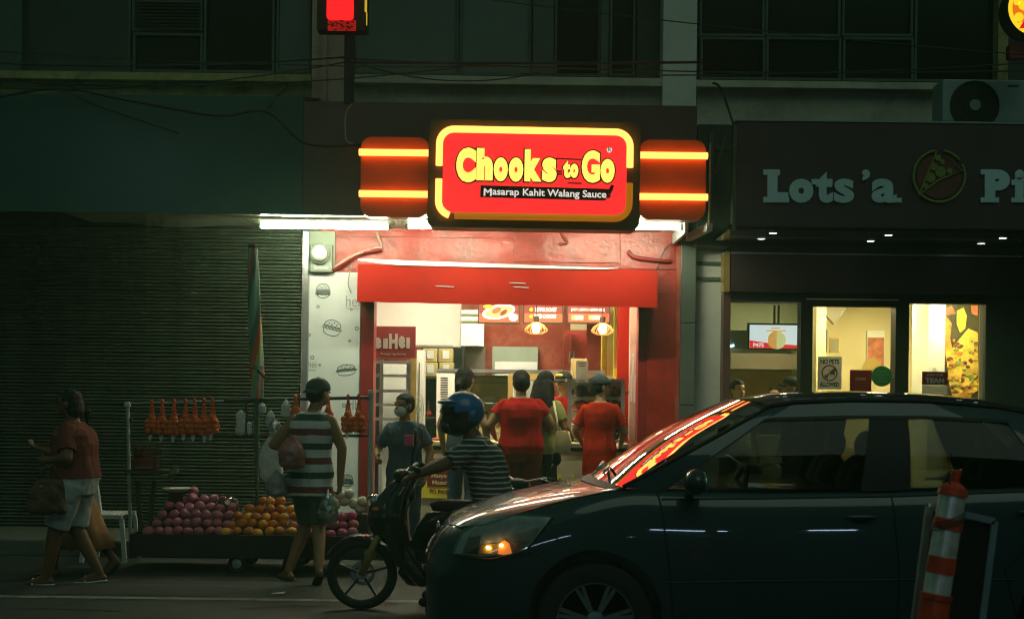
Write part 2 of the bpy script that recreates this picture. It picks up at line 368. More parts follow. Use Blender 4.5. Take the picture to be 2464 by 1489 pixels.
# upper wall behind everything
zup = W(1232, -260, YF).z
z_soff = 3.16
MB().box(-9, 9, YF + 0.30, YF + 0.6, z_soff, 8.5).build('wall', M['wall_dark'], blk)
# left ledge and beam
part('beam', M['plaster_yellow'], -420, 186, 748, 300, YF - 0.02, YF + 0.3)
part('ledge', M['plaster_yellow'], -420, 172, 748, 190, YF - 0.14, YF + 0.3)
part('beam', M['concrete'], 848, 206, 1598, 300, YF + 0.0, YF + 0.3)
part('ledge', M['concrete'], 848, 184, 1602, 203, YF - 0.13, YF + 0.3)
part('beam', M['concrete'], 1676, 212, 2800, 330, YF + 0.0, YF + 0.3)
part('ledge', M['concrete'], 1676, 196, 2262, 212, YF - 0.13, YF + 0.3)
part('column', M['plaster_pink'], 752, -300, 832, 300, YF - 0.05, YF + 0.3)
part('column', M['plaster_white'], 1597, -300, 1678, 300, YF - 0.16, YF + 0.3)
part('drain_pipe', M['plaster_pink'], 776, -300, 788, 245, YF - 0.13, YF - 0.052)
part('column', M['frame_green'], -420, -300, 54, 178, YF + 0.02, YF + 0.3)
# upper windows: frames and panes, each its own
def upper_window(u0, v0, u1, v1, pane, frame=6, y=YF + 0.2, m='frame_green'):
    x0, x1, z0, z1 = RW(u0, v0, u1, v1, y); t = frame * y / FPX
    mb = MB(); mb.box(x0, x0 + t, y - 0.04, y + 0.06, z0, z1).box(x1 - t, x1, y - 0.04, y + 0.06, z0, z1)
    mb.box(x0 + t, x1 - t, y - 0.04, y + 0.06, z1 - t, z1).box(x0 + t, x1 - t, y - 0.04, y + 0.06, z0, z0 + t)
    f = mb.build('window', M[m], blk)
    MB().box(x0 + t, x1 - t, y, y + 0.02, z0 + t, z1 - t).build('pane', M[pane], f); return f
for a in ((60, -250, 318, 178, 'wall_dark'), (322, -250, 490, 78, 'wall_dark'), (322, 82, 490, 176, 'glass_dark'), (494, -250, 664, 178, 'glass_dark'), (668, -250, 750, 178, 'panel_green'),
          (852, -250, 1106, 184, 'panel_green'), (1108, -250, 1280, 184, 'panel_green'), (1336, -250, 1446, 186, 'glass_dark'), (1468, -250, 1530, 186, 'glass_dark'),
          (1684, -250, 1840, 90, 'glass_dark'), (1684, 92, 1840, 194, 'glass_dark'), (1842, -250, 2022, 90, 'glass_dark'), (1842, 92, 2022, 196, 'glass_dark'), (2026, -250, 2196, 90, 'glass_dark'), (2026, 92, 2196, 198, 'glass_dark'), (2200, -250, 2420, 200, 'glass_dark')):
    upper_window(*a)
part('mullion', M['frame_green'], 1448, -250, 1466, 188, YF + 0.1, YF + 0.3)
part('mullion', M['frame_green'], 1284, -250, 1334, 188, YF + 0.12, YF + 0.3)
part('mullion', M['wall_dark'], 1534, -250, 1596, 188, YF + 0.12, YF + 0.3)
# louvre slats in the left upper window
x0, x1, z0, z1 = RW(330, 0, 484, 72, YF + 0.17)
for i in range(9):
    z = z0 + (z1 - z0) * i / 9; MB().add([(x0, YF + 0.14, z), (x1, YF + 0.14, z), (x1, YF + 0.19, z + 0.03), (x0, YF + 0.19, z + 0.03)], [(0, 1, 2, 3)]).build('slat', M['wall_dark'], blk)

# ---- canopy over the shutter and the chicken shop
can = thing('canopy', 'long boxed canopy with dark green and maroon fascia above shutter and shop', 'canopy', (0, YC, 3.1))
xA = W(-420, 400, YC).x; xB = W(728, 400, YC).x; xC = W(1676, 400, YC).x
zb, ztop_l, ztop_r = W(728, 517, YC).z, W(300, 228, YC).z, W(1232, 250, YC).z
MB().box(xA, xB, YC, YC + 0.05, zb, ztop_l).build('fascia_board', M['board_green'], can)
mbx = MB().box(xB + 0.004, xC, YC + 0.002, YC + 0.05, zb, ztop_r); mbx.build('fascia_board', M['board_maroon'], can)
# top skins slope back up to the beams
MB().add([(xA, YC, ztop_l), (xB, YC, ztop_l), (xB, YF - 0.03, ztop_l + 0.25), (xA, YF - 0.03, ztop_l + 0.25)], [(0, 1, 2, 3)]).build('roof_sheet', M['board_green'], can)
MB().add([(xB, YC, ztop_r), (xC, YC, ztop_r), (xC, YF - 0.17, ztop_r + 0.1), (xB, YF - 0.17, ztop_r + 0.1)], [(0, 1, 2, 3)]).build('roof_sheet', M['board_maroon'], can)
# soffit sheets, a little uneven
def soffit(xa, xb, y0, y1, z, amp, m):
    n = 24; vs = []; fs = []
    for j in (0, 1):
        for i in range(n + 1):
            x = xa + (xb - xa) * i / n; vs.append((x, (y0, y1)[j], z + amp * noise.noise((x * 1.3, j * 3.1, 0.5))))
    fs = [(i, i + n + 1, i + n + 2, i + 1) for i in range(n)]
    return MB().add(vs, fs).build('soffit', m, can)
xS = W(122, 540, YC).x
soffit(xS, xB, YC + 0.052, YF - 0.002, 3.155, 0.05, M['soffit'])
soffit(xB + 0.005, W(1655, 560, 12.3).x, YC + 0.052, YF - 0.002, 3.15, 0.012, M['soffit'])
part('end_frame', M['white_sheet'], 1648, 532, 1656, 560, 12.3, 13.28, can)
MB().beam(W(1656, 572, 12.9), W(1708, 546, YC + 0.05), 0.05, 0.07).build('end_frame', M['white_sheet'], can)
MB().box(W(1706, 430, YC).x, W(1710, 430, YC).x, YC, YC + 0.04, W(1700, 545, YC).z, W(1700, 345, YC).z).build('end_trim', M['brass'], can)
# dark gap and bracket between the canopy and the pizza sign
part('wall', M['wall_dark'], 1679, 300, 1768, 590, YF - 0.3, YF + 0.3)
part('bracket', M['frame_green'], 1706, 320, 1716, 460, YC + 0.3, YC + 0.36, can)
MB().beam(W(1720, 420, YC + .3), W(1745, 330, YC + .3), 0.04).build('bracket', M['frame_green'], can)
part('bracket', M['frame_green'], 1722, 352, 1758, 362, YC + 0.3, YC + 0.36, can)

# ---- fluorescent tubes under the canopy
M['tube'] = emit('tube', (0.98, 1.0, 0.70), 125)
def fluoro(u0, u1, v, y, label):
    a, b = W(u0, v, y), W(u1, v, y); b.z = a.z = (a.z + b.z) / 2
    t = thing('fluorescent_lamp', label, 'lamp', (a + b) / 2, 0, 'fluorescent lamps under the canopy')
    MB().box(a.x - 0.05, b.x + 0.05, y + 0.01, y + 0.06, a.z + 0.030, a.z + 0.068).build('batten', M['meter_grey'], t)
    MB().tube([a, b], 0.0155, 10).build('tube', M['tube'], t, 40)
    for e, s in ((a, -1), (b, 1)): MB().box(e.x - 0.014, e.x + 0.014, y - 0.016, y + 0.016, a.z - 0.016, a.z + 0.024).build('end_cap', M['meter_grey'], t)
fluoro(624, 937, 547, 12.45, 'long white fluorescent tube over the shutter edge, left of the lit sign')
fluoro(979, 1240, 547, 12.45, 'fluorescent tube half hidden behind the lower left of the lit sign')
fluoro(1330, 1640, 548, 12.45, 'fluorescent tube sticking out right of the lit sign')

# ---- roller shutter on the left
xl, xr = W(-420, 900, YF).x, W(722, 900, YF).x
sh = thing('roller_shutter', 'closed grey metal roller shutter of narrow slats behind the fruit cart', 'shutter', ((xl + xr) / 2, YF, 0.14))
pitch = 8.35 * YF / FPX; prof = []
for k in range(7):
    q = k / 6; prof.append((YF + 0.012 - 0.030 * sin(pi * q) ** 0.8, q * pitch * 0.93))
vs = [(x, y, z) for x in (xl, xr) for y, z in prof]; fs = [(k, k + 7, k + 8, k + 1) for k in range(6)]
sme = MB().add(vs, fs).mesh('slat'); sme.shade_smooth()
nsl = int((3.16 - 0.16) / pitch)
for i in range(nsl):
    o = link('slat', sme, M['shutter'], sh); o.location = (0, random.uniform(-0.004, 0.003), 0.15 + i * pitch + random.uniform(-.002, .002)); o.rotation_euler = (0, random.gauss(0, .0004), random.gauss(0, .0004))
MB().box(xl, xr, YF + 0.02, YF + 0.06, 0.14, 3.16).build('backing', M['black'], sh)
part('guide_rail', M['steel'], 724, 556, 738, 1345, YF - 0.06, YF + 0.05, sh)
part('bottom_rail', M['steel'], -420, 1338, 724, 1347, YF - 0.05, YF + 0.04, sh)

# ---- red gloss wall round the chicken shop
shop = thing('chicken_shop', 'small red painted take-away shop front with open counter', 'shop', (0, YF, 0.14))
x_l, x_r, _, _ = RW(741, 800, 1634, 800, YF)
zc = W(1232, 700, YF).z
MB().box(x_l, x_r, YF, YF + 0.22, zc, z_soff + 0.05).build('wall', M['red_gloss'], shop, False)
def colpart(name, m, u0, u1, ya, yb, ztop, par, zbot=0.14):
    x0, x1, _, _ = RW(u0, 1000, u1, 1000, ya); return MB().box(x0, x1, ya, yb, zbot, ztop).build(name, m, par)
colpart('wall', M['red_gloss'], 1556, 1632, YF + 0.003, YF + 0.22, zc - 0.003, shop)
colpart('wall', M['white_panel'], 738, 866, YF + 0.05, YF + 0.22, zc - 0.003, shop)
colpart('jamb', M['red_jamb'], 866, 897, YF - 0.04, YF + 0.22, zc - 0.004, shop)
colpart('jamb', M['red_jamb'], 1534, 1556, YF + 0.02, YF + 0.24, zc - 0.004, shop)
colpart('corner_trim', M['red_wall'], 1624, 1634, YF - 0.03, YF + 0.001, z_soff, shop)
part('plaster_step', M['red_gloss'], 1235, 560, 1490, 632, YF - 0.012, YF - 0.001, shop, bev=0.004)
part('plaster_step', M['red_gloss'], 1493, 556, 1632, 648, YF - 0.016, YF - 0.001, shop, bev=0.004)
part('plaster_step', M['red_gloss'], 802, 556, 1330, 572, YF - 0.010, YF - 0.001, shop, bev=0.003)
part('bare_plaster', M['greygreen'], 742, 556, 806, 660, YF - 0.02, YF - 0.002, shop, bev=0.006)
# printed panel with line drawings left of the counter
pn = thing('wall_panel', 'tall white wall panel printed with line drawings of burgers', 'panel', W(800, 1340, YF))
zpt = W(800, 655, YF).z
x0, x1, _, _ = RW(740, 1000, 864, 1000, YF)
MB().box(x0, x1, YF - 0.02, YF - 0.004, 0.15, zpt).build('board', M['white_panel'], pn)
MB().box(x0 - 0.012, x0 + 0.006, YF - 0.035, YF + 0.01, 0.15, zpt - 0.02).build('edge_trim', M['zinc'], pn)
yp = YF - 0.0202
def arc(cx, cz, rx, rz, a0, a1, n=14, rot=0.0):
    out = []
    for i in range(n + 1):
        a = radians(a0 + (a1 - a0) * i / n); x, z = rx * cos(a), rz * sin(a); out.append((cx + x * cos(rot) - z * sin(rot), cz + x * sin(rot) + z * cos(rot)))
    return out
def burger(u, v, sz, tall=True, rot=0.0, long=1.0):
    c = W(u, v, YF); s = sz * YF / FPX; mb = MB(); wd = 0.007
    def st(p): stroke(mb, p, wd, yp)
    L = long
    def R(pts): return [(c.x + (x * cos(rot) - z * sin(rot)) * s, c.z + (x * sin(rot) + z * cos(rot)) * s) for x, z in pts]
    st(R(arc(0, 0.18, 0.85 * L, 0.75, 0, 180))); st(R([(-0.85 * L, 0.18), (0.85 * L, 0.18)]))
    st(R([(-0.95 * L + 1.9 * L * i / 24, 0.02 + 0.07 * sin(i * 1.3)) for i in range(25)]))
    st(R([(-1.0 * L + 2.0 * L * i / 24, -0.18 + 0.08 * sin(i * 1.6 + 1)) for i in range(25)]))
    if tall: st(R(arc(0, -0.33, 0.92 * L, 0.1, 0, 360))); st(R([(-1.05 * L + 2.1 * L * i / 24, -0.5 + 0.07 * sin(i * 1.1)) for i in range(25)]))
    st(R(arc(0, -0.45, 0.8 * L, 0.5, 180, 360)))
    for x, z in ((-0.4, 0.5), (0.1, 0.65), (0.4, 0.45), (-0.1, 0.4)): st(R(arc(x * L, z, 0.05, 0.04, 0, 360, 6)))
    return mb.build('burger_drawing', M['ink'], pn)
burger(778, 700, 18); burger(800, 789, 20, False, -0.25, 1.2); burger(834, 890, 14, False, 0.12, 1.8); burger(836, 1155, 15, True)
mb = MB()
for u, v, r in ((766, 738, 3), (846, 745, 2.5), (859, 790, 4), (745, 806, 3), (770, 878, 2), (752, 860, 4), (828, 975, 4), (842, 820, 2.5)):
    c = W(u, v, YF); stroke(mb, arc(c.x, c.z, r * YF / FPX, r * YF / FPX, 0, 360, 10), 0.006, yp)
mb.build('dot_drawing', M['ink'], pn)
for (bd, r) in (('hei', (833, 712, 866, 738)), ('hei', (742, 868, 762, 884)), ('HE', (838, 958, 864, 985)), ('HE', (833, 1030, 864, 1052))):
    text('lettering', bd, M['ink_pale'], pn, RW(*r, YF), YF - 0.0205, 0.0, 0.003)
for r in ((833, 740, 864, 745), (742, 888, 760, 892)): text('lettering', 'CHICKEN', M['ink_pale'], pn, RW(*r, YF), YF - 0.0205, 0.0, 0.003)

# ---- awning band
ya = 12.95
aw = thing('awning', 'flat red awning band over the shop counter with torn white top edge', 'awning', W(1222, 735, ya))
x0, x1, z0, z1 = RW(860, 643, 1582, 733, ya)
def tilt(o, deg, piv):
    mt = Matrix.Translation(piv) @ Matrix.Rotation(radians(deg), 4, 'Y') @ Matrix.Translation(-Vector(piv)); o.data.transform(mt); return o
pv_ = ((x0 + x1) / 2, ya, (z0 + z1) / 2)
n = 30; vs = []
for zz, yy in ((z1, ya), (z0, ya), (z0, ya + 0.012), (z1, ya + 0.012)):
    for i in range(n + 1): vs.append((x0 + (x1 - x0) * i / n, yy + 0.006 * noise.noise((i * 0.35, zz * 2, 1)), zz + 0.004 * noise.noise((i * 0.5, zz, 9))))
fs = []
for r in range(4):
    for i in range(n): a, b = r * (n + 1) + i, ((r + 1) % 4) * (n + 1) + i; fs.append((a, a + 1, b + 1, b))
tilt(MB().add(vs, fs).build('valance', M['red_awning'], aw, 30), 0.45, pv_)
tilt(MB().add([(x0, ya + 0.013, z1), (x1, ya + 0.013, z1), (x1, YF - 0.005, z1 + 0.03), (x0, YF - 0.005, z1 + 0.03)], [(0, 1, 2, 3)]).build('top_sheet', M['red_awning'], aw), 0.45, pv_)
tilt(MB().box(x0, x0 + 0.01, ya + 0.014, YF - 0.045, z0 + 0.01, z1).build('side_sheet', M['red_awning'], aw), 0.45, pv_)
tilt(MB().box(x1 - 0.01, x1, ya + 0.014, YF - 0.02, z0 + 0.01, z1).build('side_sheet', M['red_awning'], aw), 0.45, pv_)
tilt(MB().box(x0 + 0.02, x1 - 0.02, YF - 0.14, YF - 0.1, z0 + 0.02, z0 + 0.07).build('cross_bar', M['black'], aw), 0.45, pv_)
vs = []; xe = W(1490, 650, ya).x; n = 20
for i in range(n + 1):
    q = i / n; x = x0 + (xe - x0) * q; th = 0.055 * (1 - q) ** 0.5 * min(1, 0.35 + q * 5); zt = z1 + 0.055 - 0.045 * q
    vs += [(x, ya - 0.015, zt - th), (x, ya - 0.012, zt), (x, ya + 0.05, zt + 0.002)]
fs = []
for i in range(n): fs += [(3*i, 3*i+3, 3*i+4, 3*i+1), (3*i+1, 3*i+4, 3*i+5, 3*i+2)]
tilt(MB().add(vs, fs).build('white_edge', M['white_sheet'], aw, True), 0.45, pv_)
for u, v, l in ((1455, 750, 3), (1070, 688, 22), (1245, 680, 20), (1254, 690, 18)):
    a, b = W(u - l, v, ya - 0.012), W(u + l, v + 2, ya - 0.012); MB().beam(a, b, 0.003, 0.008).build('scuff', M['white_sheet'], aw)

# ---- electricity meter and wiring on the wall
me_ = thing('electric_meter', 'square grey electric meter with round glass dome on red wall', 'meter', W(772, 655, YF))
part('case', M['meter_grey'], 746, 588, 799, 655, YF - 0.1, YF - 0.022, me_, bev=0.012)
c = W(770, 611, YF - 0.1)
MB().lathe([(0.105, 0), (0.105, -0.03), (0.092, -0.045)], c, 28, 'Y').build('ring', M['meter_grey'], me_, 40)
MB().lathe([(0.085, -0.04), (0.08, -0.075), (0.06, -0.1), (0.03, -0.112), (0.004, -0.115)], c, 28, 'Y').build('dome', M['white_enamel'], me_, True)
part('label_plate', M['white_sheet'], 756, 640, 790, 648, YF - 0.104, YF - 0.1, me_)
def cable(pts, r, label, name='cable', cat='cable', m='cable', group=None, n=40, sag=0.0):
    """pts already in metres; smooth spline through them"""
    P = [Vector(p) for p in pts]; out = []
    for i in range(len(P) - 1):
        p0, p1, p2, p3 = P[max(0, i - 1)], P[i], P[i + 1], P[min(len(P) - 1, i + 2)]
        k = max(3, n // (len(P) - 1))
        for j in range(k):
            t = j / k; out.append(0.5 * ((2 * p1) + (p2 - p0) * t + (2 * p0 - 5 * p1 + 4 * p2 - p3) * t * t + (3 * p1 - p0 - 3 * p2 + p3) * t ** 3))
    out.append(P[-1]); return tag(MB().tube(out, r, 6).build(name, M[m], None, True), label, cat, group)
yw = YF - 0.03
cable([W(800, 652, yw), W(840, 625, yw - .03), W(870, 608, yw - .04), W(905, 603, yw - .03), W(917, 600, yw - .02)], 0.018, 'thick reddish cable running from the meter along the red wall', m='red_jamb')
cable([W(802, 645, yw), W(850, 615, yw - .05), W(900, 598, yw - .03), W(918, 596, yw), W(912, 575, yw), W(907, 558, yw)], 0.013, 'cable bending up to the soffit beside the meter', m='plaster_pink')
cable([W(1348, 556, yw), W(1355, 570, yw), W(1364, 584, yw), W(1346, 588, yw)], 0.016, 'short bent conduit on red wall right of the lit sign', m='red_wall')
cable([W(1512, 604, yw), W(1525, 618, yw - .02), W(1560, 624, yw - .02), W(1600, 628, yw - .02), W(1614, 629, yw)], 0.02, 'thick drooping cable on red wall near the dark tiled pillar', m='red_jamb')
cable([W(1655, 565, yw), W(1630, 580, yw - .03), W(1600, 600, yw - .02), W(1580, 650, yw)], 0.005, 'thin wire hanging at the right end of the red wall')
cable([W(845, 640, yw - .1), W(838, 680, yw - .06), W(845, 705, yw - .03)], 0.005, 'thin wire dangling beside the awning end', m='meter_grey')

# ---- dark tiled pillar and white column between the shops
til = thing('tiled_pillar', 'slim dark tiled pillar right of the red shop wall', 'pillar', W(1650, 1340, YF))
x0, x1, _, _ = RW(1635, 900, 1671, 900, YF)
zz = 0.14
for zt in (0.75, 1.43, 2.25, z_soff - 0.02):
    MB().bbox(x0, x1, YF - 0.03, YF + 0.25, zz + 0.004, zt - 0.004, 0.006).build('tile', M['tile_dark'], til); zz = zt
MB().box(x0 + 0.01, x1 - 0.01, YF - 0.02, YF + 0.24, 0.14, z_soff - 0.02).build('core', M['black'], til)
colm = thing('white_column', 'white painted column between the two shops', 'column', W(1705, 1340, YF + 0.15))
x0, x1, _, _ = RW(1671, 900, 1738, 900, YF + 0.15)
MB().box(x0, x1, YF + 0.15, YF + 0.5, 0.14, 3.2).build('shaft', M['plaster_white'], colm)
for v in (634, 671): 
    q = W(1705, v, YF + .12).z; MB().box(x0, x1 + 0.05, YF + 0.12, YF + 0.149, q - 0.018, q + 0.018).build('band', M['frame_green'], colm)

a = ground_sc = W(668, 1421, 9.85); a.z = .004
tag(MB().add([(a.x - .05, a.y - .02, .006), (a.x + .05, a.y - .03, .012), (a.x + .06, a.y + .02, .02), (a.x - .03, a.y + .03, .008)], [(0, 1, 2, 3)]).build('paper_scrap', M['paper'], None), 'small pale scrap of paper lying on the road', 'litter')

for i, pts in enumerate((((-4.6, 8.9), (-4.1, 9.0), (-3.7, 8.85), (-3.2, 9.05), (-2.6, 8.98)), ((-3.2, 9.05), (-3.05, 9.3), (-2.8, 9.75), (-2.75, 10.2)), ((-1.9, 9.1), (-1.5, 9.3), (-1.2, 9.28), (-.8, 9.45)))):
    struct('road_crack', MB().add([(x + dx, y + dy * (1 + .6 * sin(k * 2.3)), .0035) for k, (x, y) in enumerate(pts) for dx, dy in ((0, -.012), (.006, .012))], [(2 * k, 2 * k + 2, 2 * k + 3, 2 * k + 1) for k in range(len(pts) - 1)]), M['rubber'])
struct('road_patch', MB().add([(-3.9, 9.72, .0032), (-2.1, 9.70, .0032), (-2.0, 10.2, .0032), (-3.8, 10.22, .0032)], [(0, 1, 2, 3)]), M['gutter'])
# ------------------------------------------------------------------ the lit chicken-shop sign
YS = 11.85; SP = YS / FPX
sg = thing('lit_shop_sign', 'glowing red lightbox sign with yellow lettering and neon border on the canopy', 'sign', W(1285, 550, YS))
M['sign_dark'] = mat('sign_dark', (0.07, 0.085, 0.03), 0.5, var=0.2)
M['sign_red'] = emit('sign_red', (1.0, 0.026, 0.026), 1.0, (0.5, 0.02, 0.02))
M['neon'] = emit('neon', (1.0, 0.29, 0.06), 3.2)
M['neon_dim'] = emit('neon_dim', (1.0, 0.32, 0.01), 0.30, (0.5, 0.2, 0.02))  # dim stretch of border, its faint orange glow put into the emission
M['letters_lit'] = emit('letters_lit', (1.0, 0.70, 0.12), 1.25)
M['outline'] = mat('outline', (0.05, 0.02, 0.005), 0.5, var=0)
M['slogan'] = emit('slogan', (0.9, 0.85, 0.75), 0.75)
M['wing'] = mat('wing', (0.52, 0.12, 0.02), 0.42, var=0.15, scale=4)
pivs = W(1285, 420, YS)
def sgn(o, deg=0.35): return tilt(o, deg, pivs)
x0, x1, z0, z1 = RW(1030, 291, 1540, 550, YS)
sgn(MB().prism(rrect(x0, x1, z0, z1, 0.07), YS, YC + 0.01).build('case', M['sign_dark'], sg, 30))
x0, x1, z0, z1 = RW(1066, 326, 1507, 516, YS)
sgn(MB().prism(rrect(x0, x1, z0, z1, 0.075, 8), YS - 0.035, YS - 0.001).build('lit_face', M['sign_red'], sg))
def npath(pts): return [Vector((x, YS - 0.045, z)) for x, z in pts]
nx0, nx1, nz0, nz1 = RW(1057, 317, 1514, 524, YS); nr = 0.13
cr_ = lambda cx, cz, a0, a1: [(cx + nr * cos(radians(a0 + (a1 - a0) * i / 8)), cz + nr * sin(radians(a0 + (a1 - a0) * i / 8))) for i in range(9)]
zgl, zgr = W(1057, 402, YS).z, W(1514, 404, YS).z
path = [(nx0, zgl)] + cr_(nx0 + nr, nz1 - nr, 180, 90) + cr_(nx1 - nr, nz1 - nr, 90, 0) + [(nx1, zgr)]
sgn(MB().tube(npath(path), 0.031, 10).build('neon_tube', M['neon'], sg, 60))
path = [(nx0, W(1057, 434, YS).z)] + cr_(nx0 + nr, nz0 + nr, 180, 255)
sgn(MB().tube(npath(path), 0.031, 10).build('neon_tube', M['neon'], sg, 60))
path = [(nx0 + nr * 1.1, nz0), (nx1 - nr, nz0)] + cr_(nx1 - nr, nz0 + nr, 270, 360) + [(nx1, W(1514, 442, YS).z)]
sgn(tag(MB().tube(npath(path), 0.031, 10).build('neon_tube', M['neon_dim'], sg, 60), 'dim lower part of the neon border'))
def letters(bd, r, bold, dep=0.012, sp=1.0, m='letters_lit', o=3.2, ol=True, sh=0.0):
    q = RW(*r, YS)
    if ol: sgn(text('letter_outline', bd, M['outline'], sg, (q[0] - o * SP, q[1] + o * SP, q[2] - o * SP, q[3] + o * SP), YS - 0.036, bold, 0.006, sh, sp))
    sgn(text('lettering', bd, M[m], sg, q, YS - 0.0425, bold, dep, sh, sp))
letters('C', (1098, 359, 1146, 442), 0.075); letters('h', (1147, 360, 1186, 437), 0.085); letters('o', (1188, 382, 1222, 439), 0.08); letters('o', (1224, 382, 1259, 440), 0.08)
letters('k', (1262, 362, 1303, 439), 0.08); letters('s', (1304, 382, 1339, 440), 0.05)
letters('t', (1354, 388, 1372, 430), 0.065); letters('o', (1371, 396, 1391, 430), 0.08)
letters('G', (1399, 364, 1443, 441), 0.055); letters('o', (1444, 384, 1478, 441), 0.08)
x0, x1, z0, z1 = RW(1157, 452, 1468, 480, YS)
sgn(MB().prism([(x0, z0), (x1 - 0.04, z0), (x1, z1), (x0, z1)], YS - 0.042, YS - 0.036).build('slogan_band', M['outline'], sg), 0.9)
for du in (0, 1.2): sgn(text('lettering', 'M', M['slogan'], sg, RW(1165 + du, 457.5, 1183 + du, 475, YS), YS - 0.0425 - du * .0002, 0.0, 0.006), 0.9)
sgn(text('lettering', 'asarap Kahit Walang Sauce', M['slogan'], sg, RW(1186, 457, 1459, 479, YS), YS - 0.0425, 0.016, 0.006), 0.9)
sgn(text('exclamation_mark', '!', M['maroon_sign'], sg, RW(1459, 446, 1476, 478, YS), YS - 0.049, 0.05, 0.006, 0.3))
for a, b, t in (((1338, 381), (1398, 384), 3), ((1366, 440), (1400, 441), 3), ((1340, 412), (1352, 413), 4), ((1340, 418), (1352, 419), 4)):
    p, q = W(*a, YS - 0.037), W(*b, YS - 0.037); sgn(MB().beam(p, q, 0.004, t * SP).build('speed_line', M['maroon_sign'], sg))
c = W(1466, 360, YS - 0.037)
sgn(MB().lathe([(0.024, 0), (0.024, -0.004)], c, 20, 'Y').build('mark_disc', M['slogan'], sg)); sgn(text('mark_letter', 'R', M['outline'], sg, RW(1462, 355, 1470, 366, YS), YS - 0.042, 0.0, 0.004))
for u0, u1, ta, tb in ((865, 1031, 366.5, 466), (1540, 1702, 373.5, 473)):
    dv = 0 if u0 < 1000 else 7
    x0, x1, z0, z1 = RW(u0, 325 + dv, u1, 519 + dv, YS)
    r = 0.1; pol = rrect(x0, x1, z0, z1, r)
    pol = [(x if (x < x0 + r + 1e-4 if u0 < 1000 else x > x1 - r - 1e-4) or abs(z - z0) < 1e-4 or abs(z - z1) < 1e-4 else x, z) for x, z in pol]
    wg = MB().prism(pol, YS + 0.09, YC + 0.005).build('side_wing', M['wing'], sg)
    for tv in (ta, tb):
        a, b = W(u0 - 1, tv, YS + 0.045), W(u1 + (1 if u0 > 1000 else 0), tv, YS + 0.045); b.z = a.z
        MB().tube([a, b], 0.031, 10).build('neon_tube', M['neon'], wg, 60)
        for f in (0.12, 0.88):
            p = a.lerp(b, f); MB().box(p.x - 0.008, p.x + 0.008, p.y + 0.02, YS + 0.089, p.z - 0.01, p.z + 0.01).build('clip', M['sign_dark'], wg)
# bits of spare wire and fluff on top of the case
for u, v in ((1228, 296), (1236, 300), (1240, 296), (1296, 301)):
    a = W(u, v, YS + .05); MB().beam(a, a + Vector((random.uniform(-.03, .03), 0, random.uniform(-.02, .02))), 0.012).build('wire_end', M['white_sheet'], sg)

# vertical red sign high on the left, only its foot in the frame
vs_ = thing('hanging_sign', 'tall red lit box sign hanging on the pink column above the canopy', 'sign', W(820, 75, 12.0))
part('case', M['black'], 764, -260, 884, 72, 12.02, 12.2, vs_)
M['hang_red'] = emit('hang_red', (1.0, 0.012, 0.015), 1.2)
x0, x1, z0, z1 = RW(788, -260, 852, 48, 12.0); MB().prism(rrect(x0, x1, z0, z1, 0.03), 11.99, 12.018).build('lit_face', M['hang_red'], vs_)
x0, x1, z0, z1 = RW(789, 50, 856, 74, 12.0)
M['hang_print'] = mat('hang_print', (0.25, 0.01, 0.01), 0.5, var=0.9, scale=26)
MB().box(x0, x1, 11.992, 12.018, z0, z1).build('lower_panel', emit('hang_dim', (1.0, 0.012, 0.015), 0.22), vs_)
for i in range(34):
    u_, v_ = random.uniform(791, 853), random.uniform(51, 73); q = W(u_, v_, 11.99); MB().ell(q, random.uniform(.006, .018), .003, random.uniform(.004, .010), 7, 5).build('print', M['outline'], vs_)
M['hang_yel'] = emit('hang_yel', (1.0, 0.6, 0.03), 0.5)
part('edge_light', M['hang_yel'], 879, -260, 884, 28, 11.99, 12.018, vs_); part('edge_light', M['hang_yel'], 881, 30, 883, 60, 11.99, 12.018, vs_)
part('post', M['black'], 828, 72, 851, 250, 12.08, 12.16, vs_)
# round pizza sign high on the right
rs = thing('round_sign', 'round lit pizza sign glowing at the top right corner', 'sign', W(2470, 140, 11.9))
c = W(2492, 20, 11.9); R_ = 66 * 11.9 / FPX
M['piz_yel'] = emit('piz_yel', (1.0, 0.62, 0.02), 1.0); M['piz_or'] = emit('piz_or', (0.9, 0.18, 0.01), 0.8); M['piz_red'] = emit('piz_red', (0.75, 0.005, 0.012), 0.85)
MB().lathe([(R_ * 1.06, 0.2), (R_ * 1.06, 0.01), (R_ * 1.02, 0)], c, 40, 'Y').build('case', M['black'], rs, 40)
MB().lathe([(R_, 0.0), (R_, -0.006)], c, 40, 'Y').build('lit_face', M['piz_yel'], rs)
MB().lathe([(R_ * 0.86, -0.0065), (R_ * 0.86, -0.009)], c, 40, 'Y').build('print', M['piz_or'], rs)
for dx, dz, r in ((-.62, -.35, .17), (-.45, .1, .2), (-.7, .2, .12), (-.3, -.1, .15), (-.55, -.62, .1), (-.2, .35, .2)):
    MB().lathe([(R_ * r, -0.0095), (R_ * r, -0.012)], c + Vector((dx * R_, 0, dz * R_)), 16, 'Y').build('print', M['piz_yel'], rs)
MB().prism([(c.x - R_ * .62, c.z - R_ * .78), (c.x + R_ * .6, c.z - R_ * .6), (c.x + R_ * .8, c.z + R_ * .4), (c.x - R_ * .1, c.z + R_ * .1)], c.y - 0.016, c.y - 0.0125).build('print', M['piz_red'], rs)
part('bracket', M['maroon_sign'], 2430, 108, 2520, 140, 12.0, 12.1, rs)
part('column', M['plaster_yellow'], 2404, -300, 2428, 205, YF + 0.05, YF + 0.3)

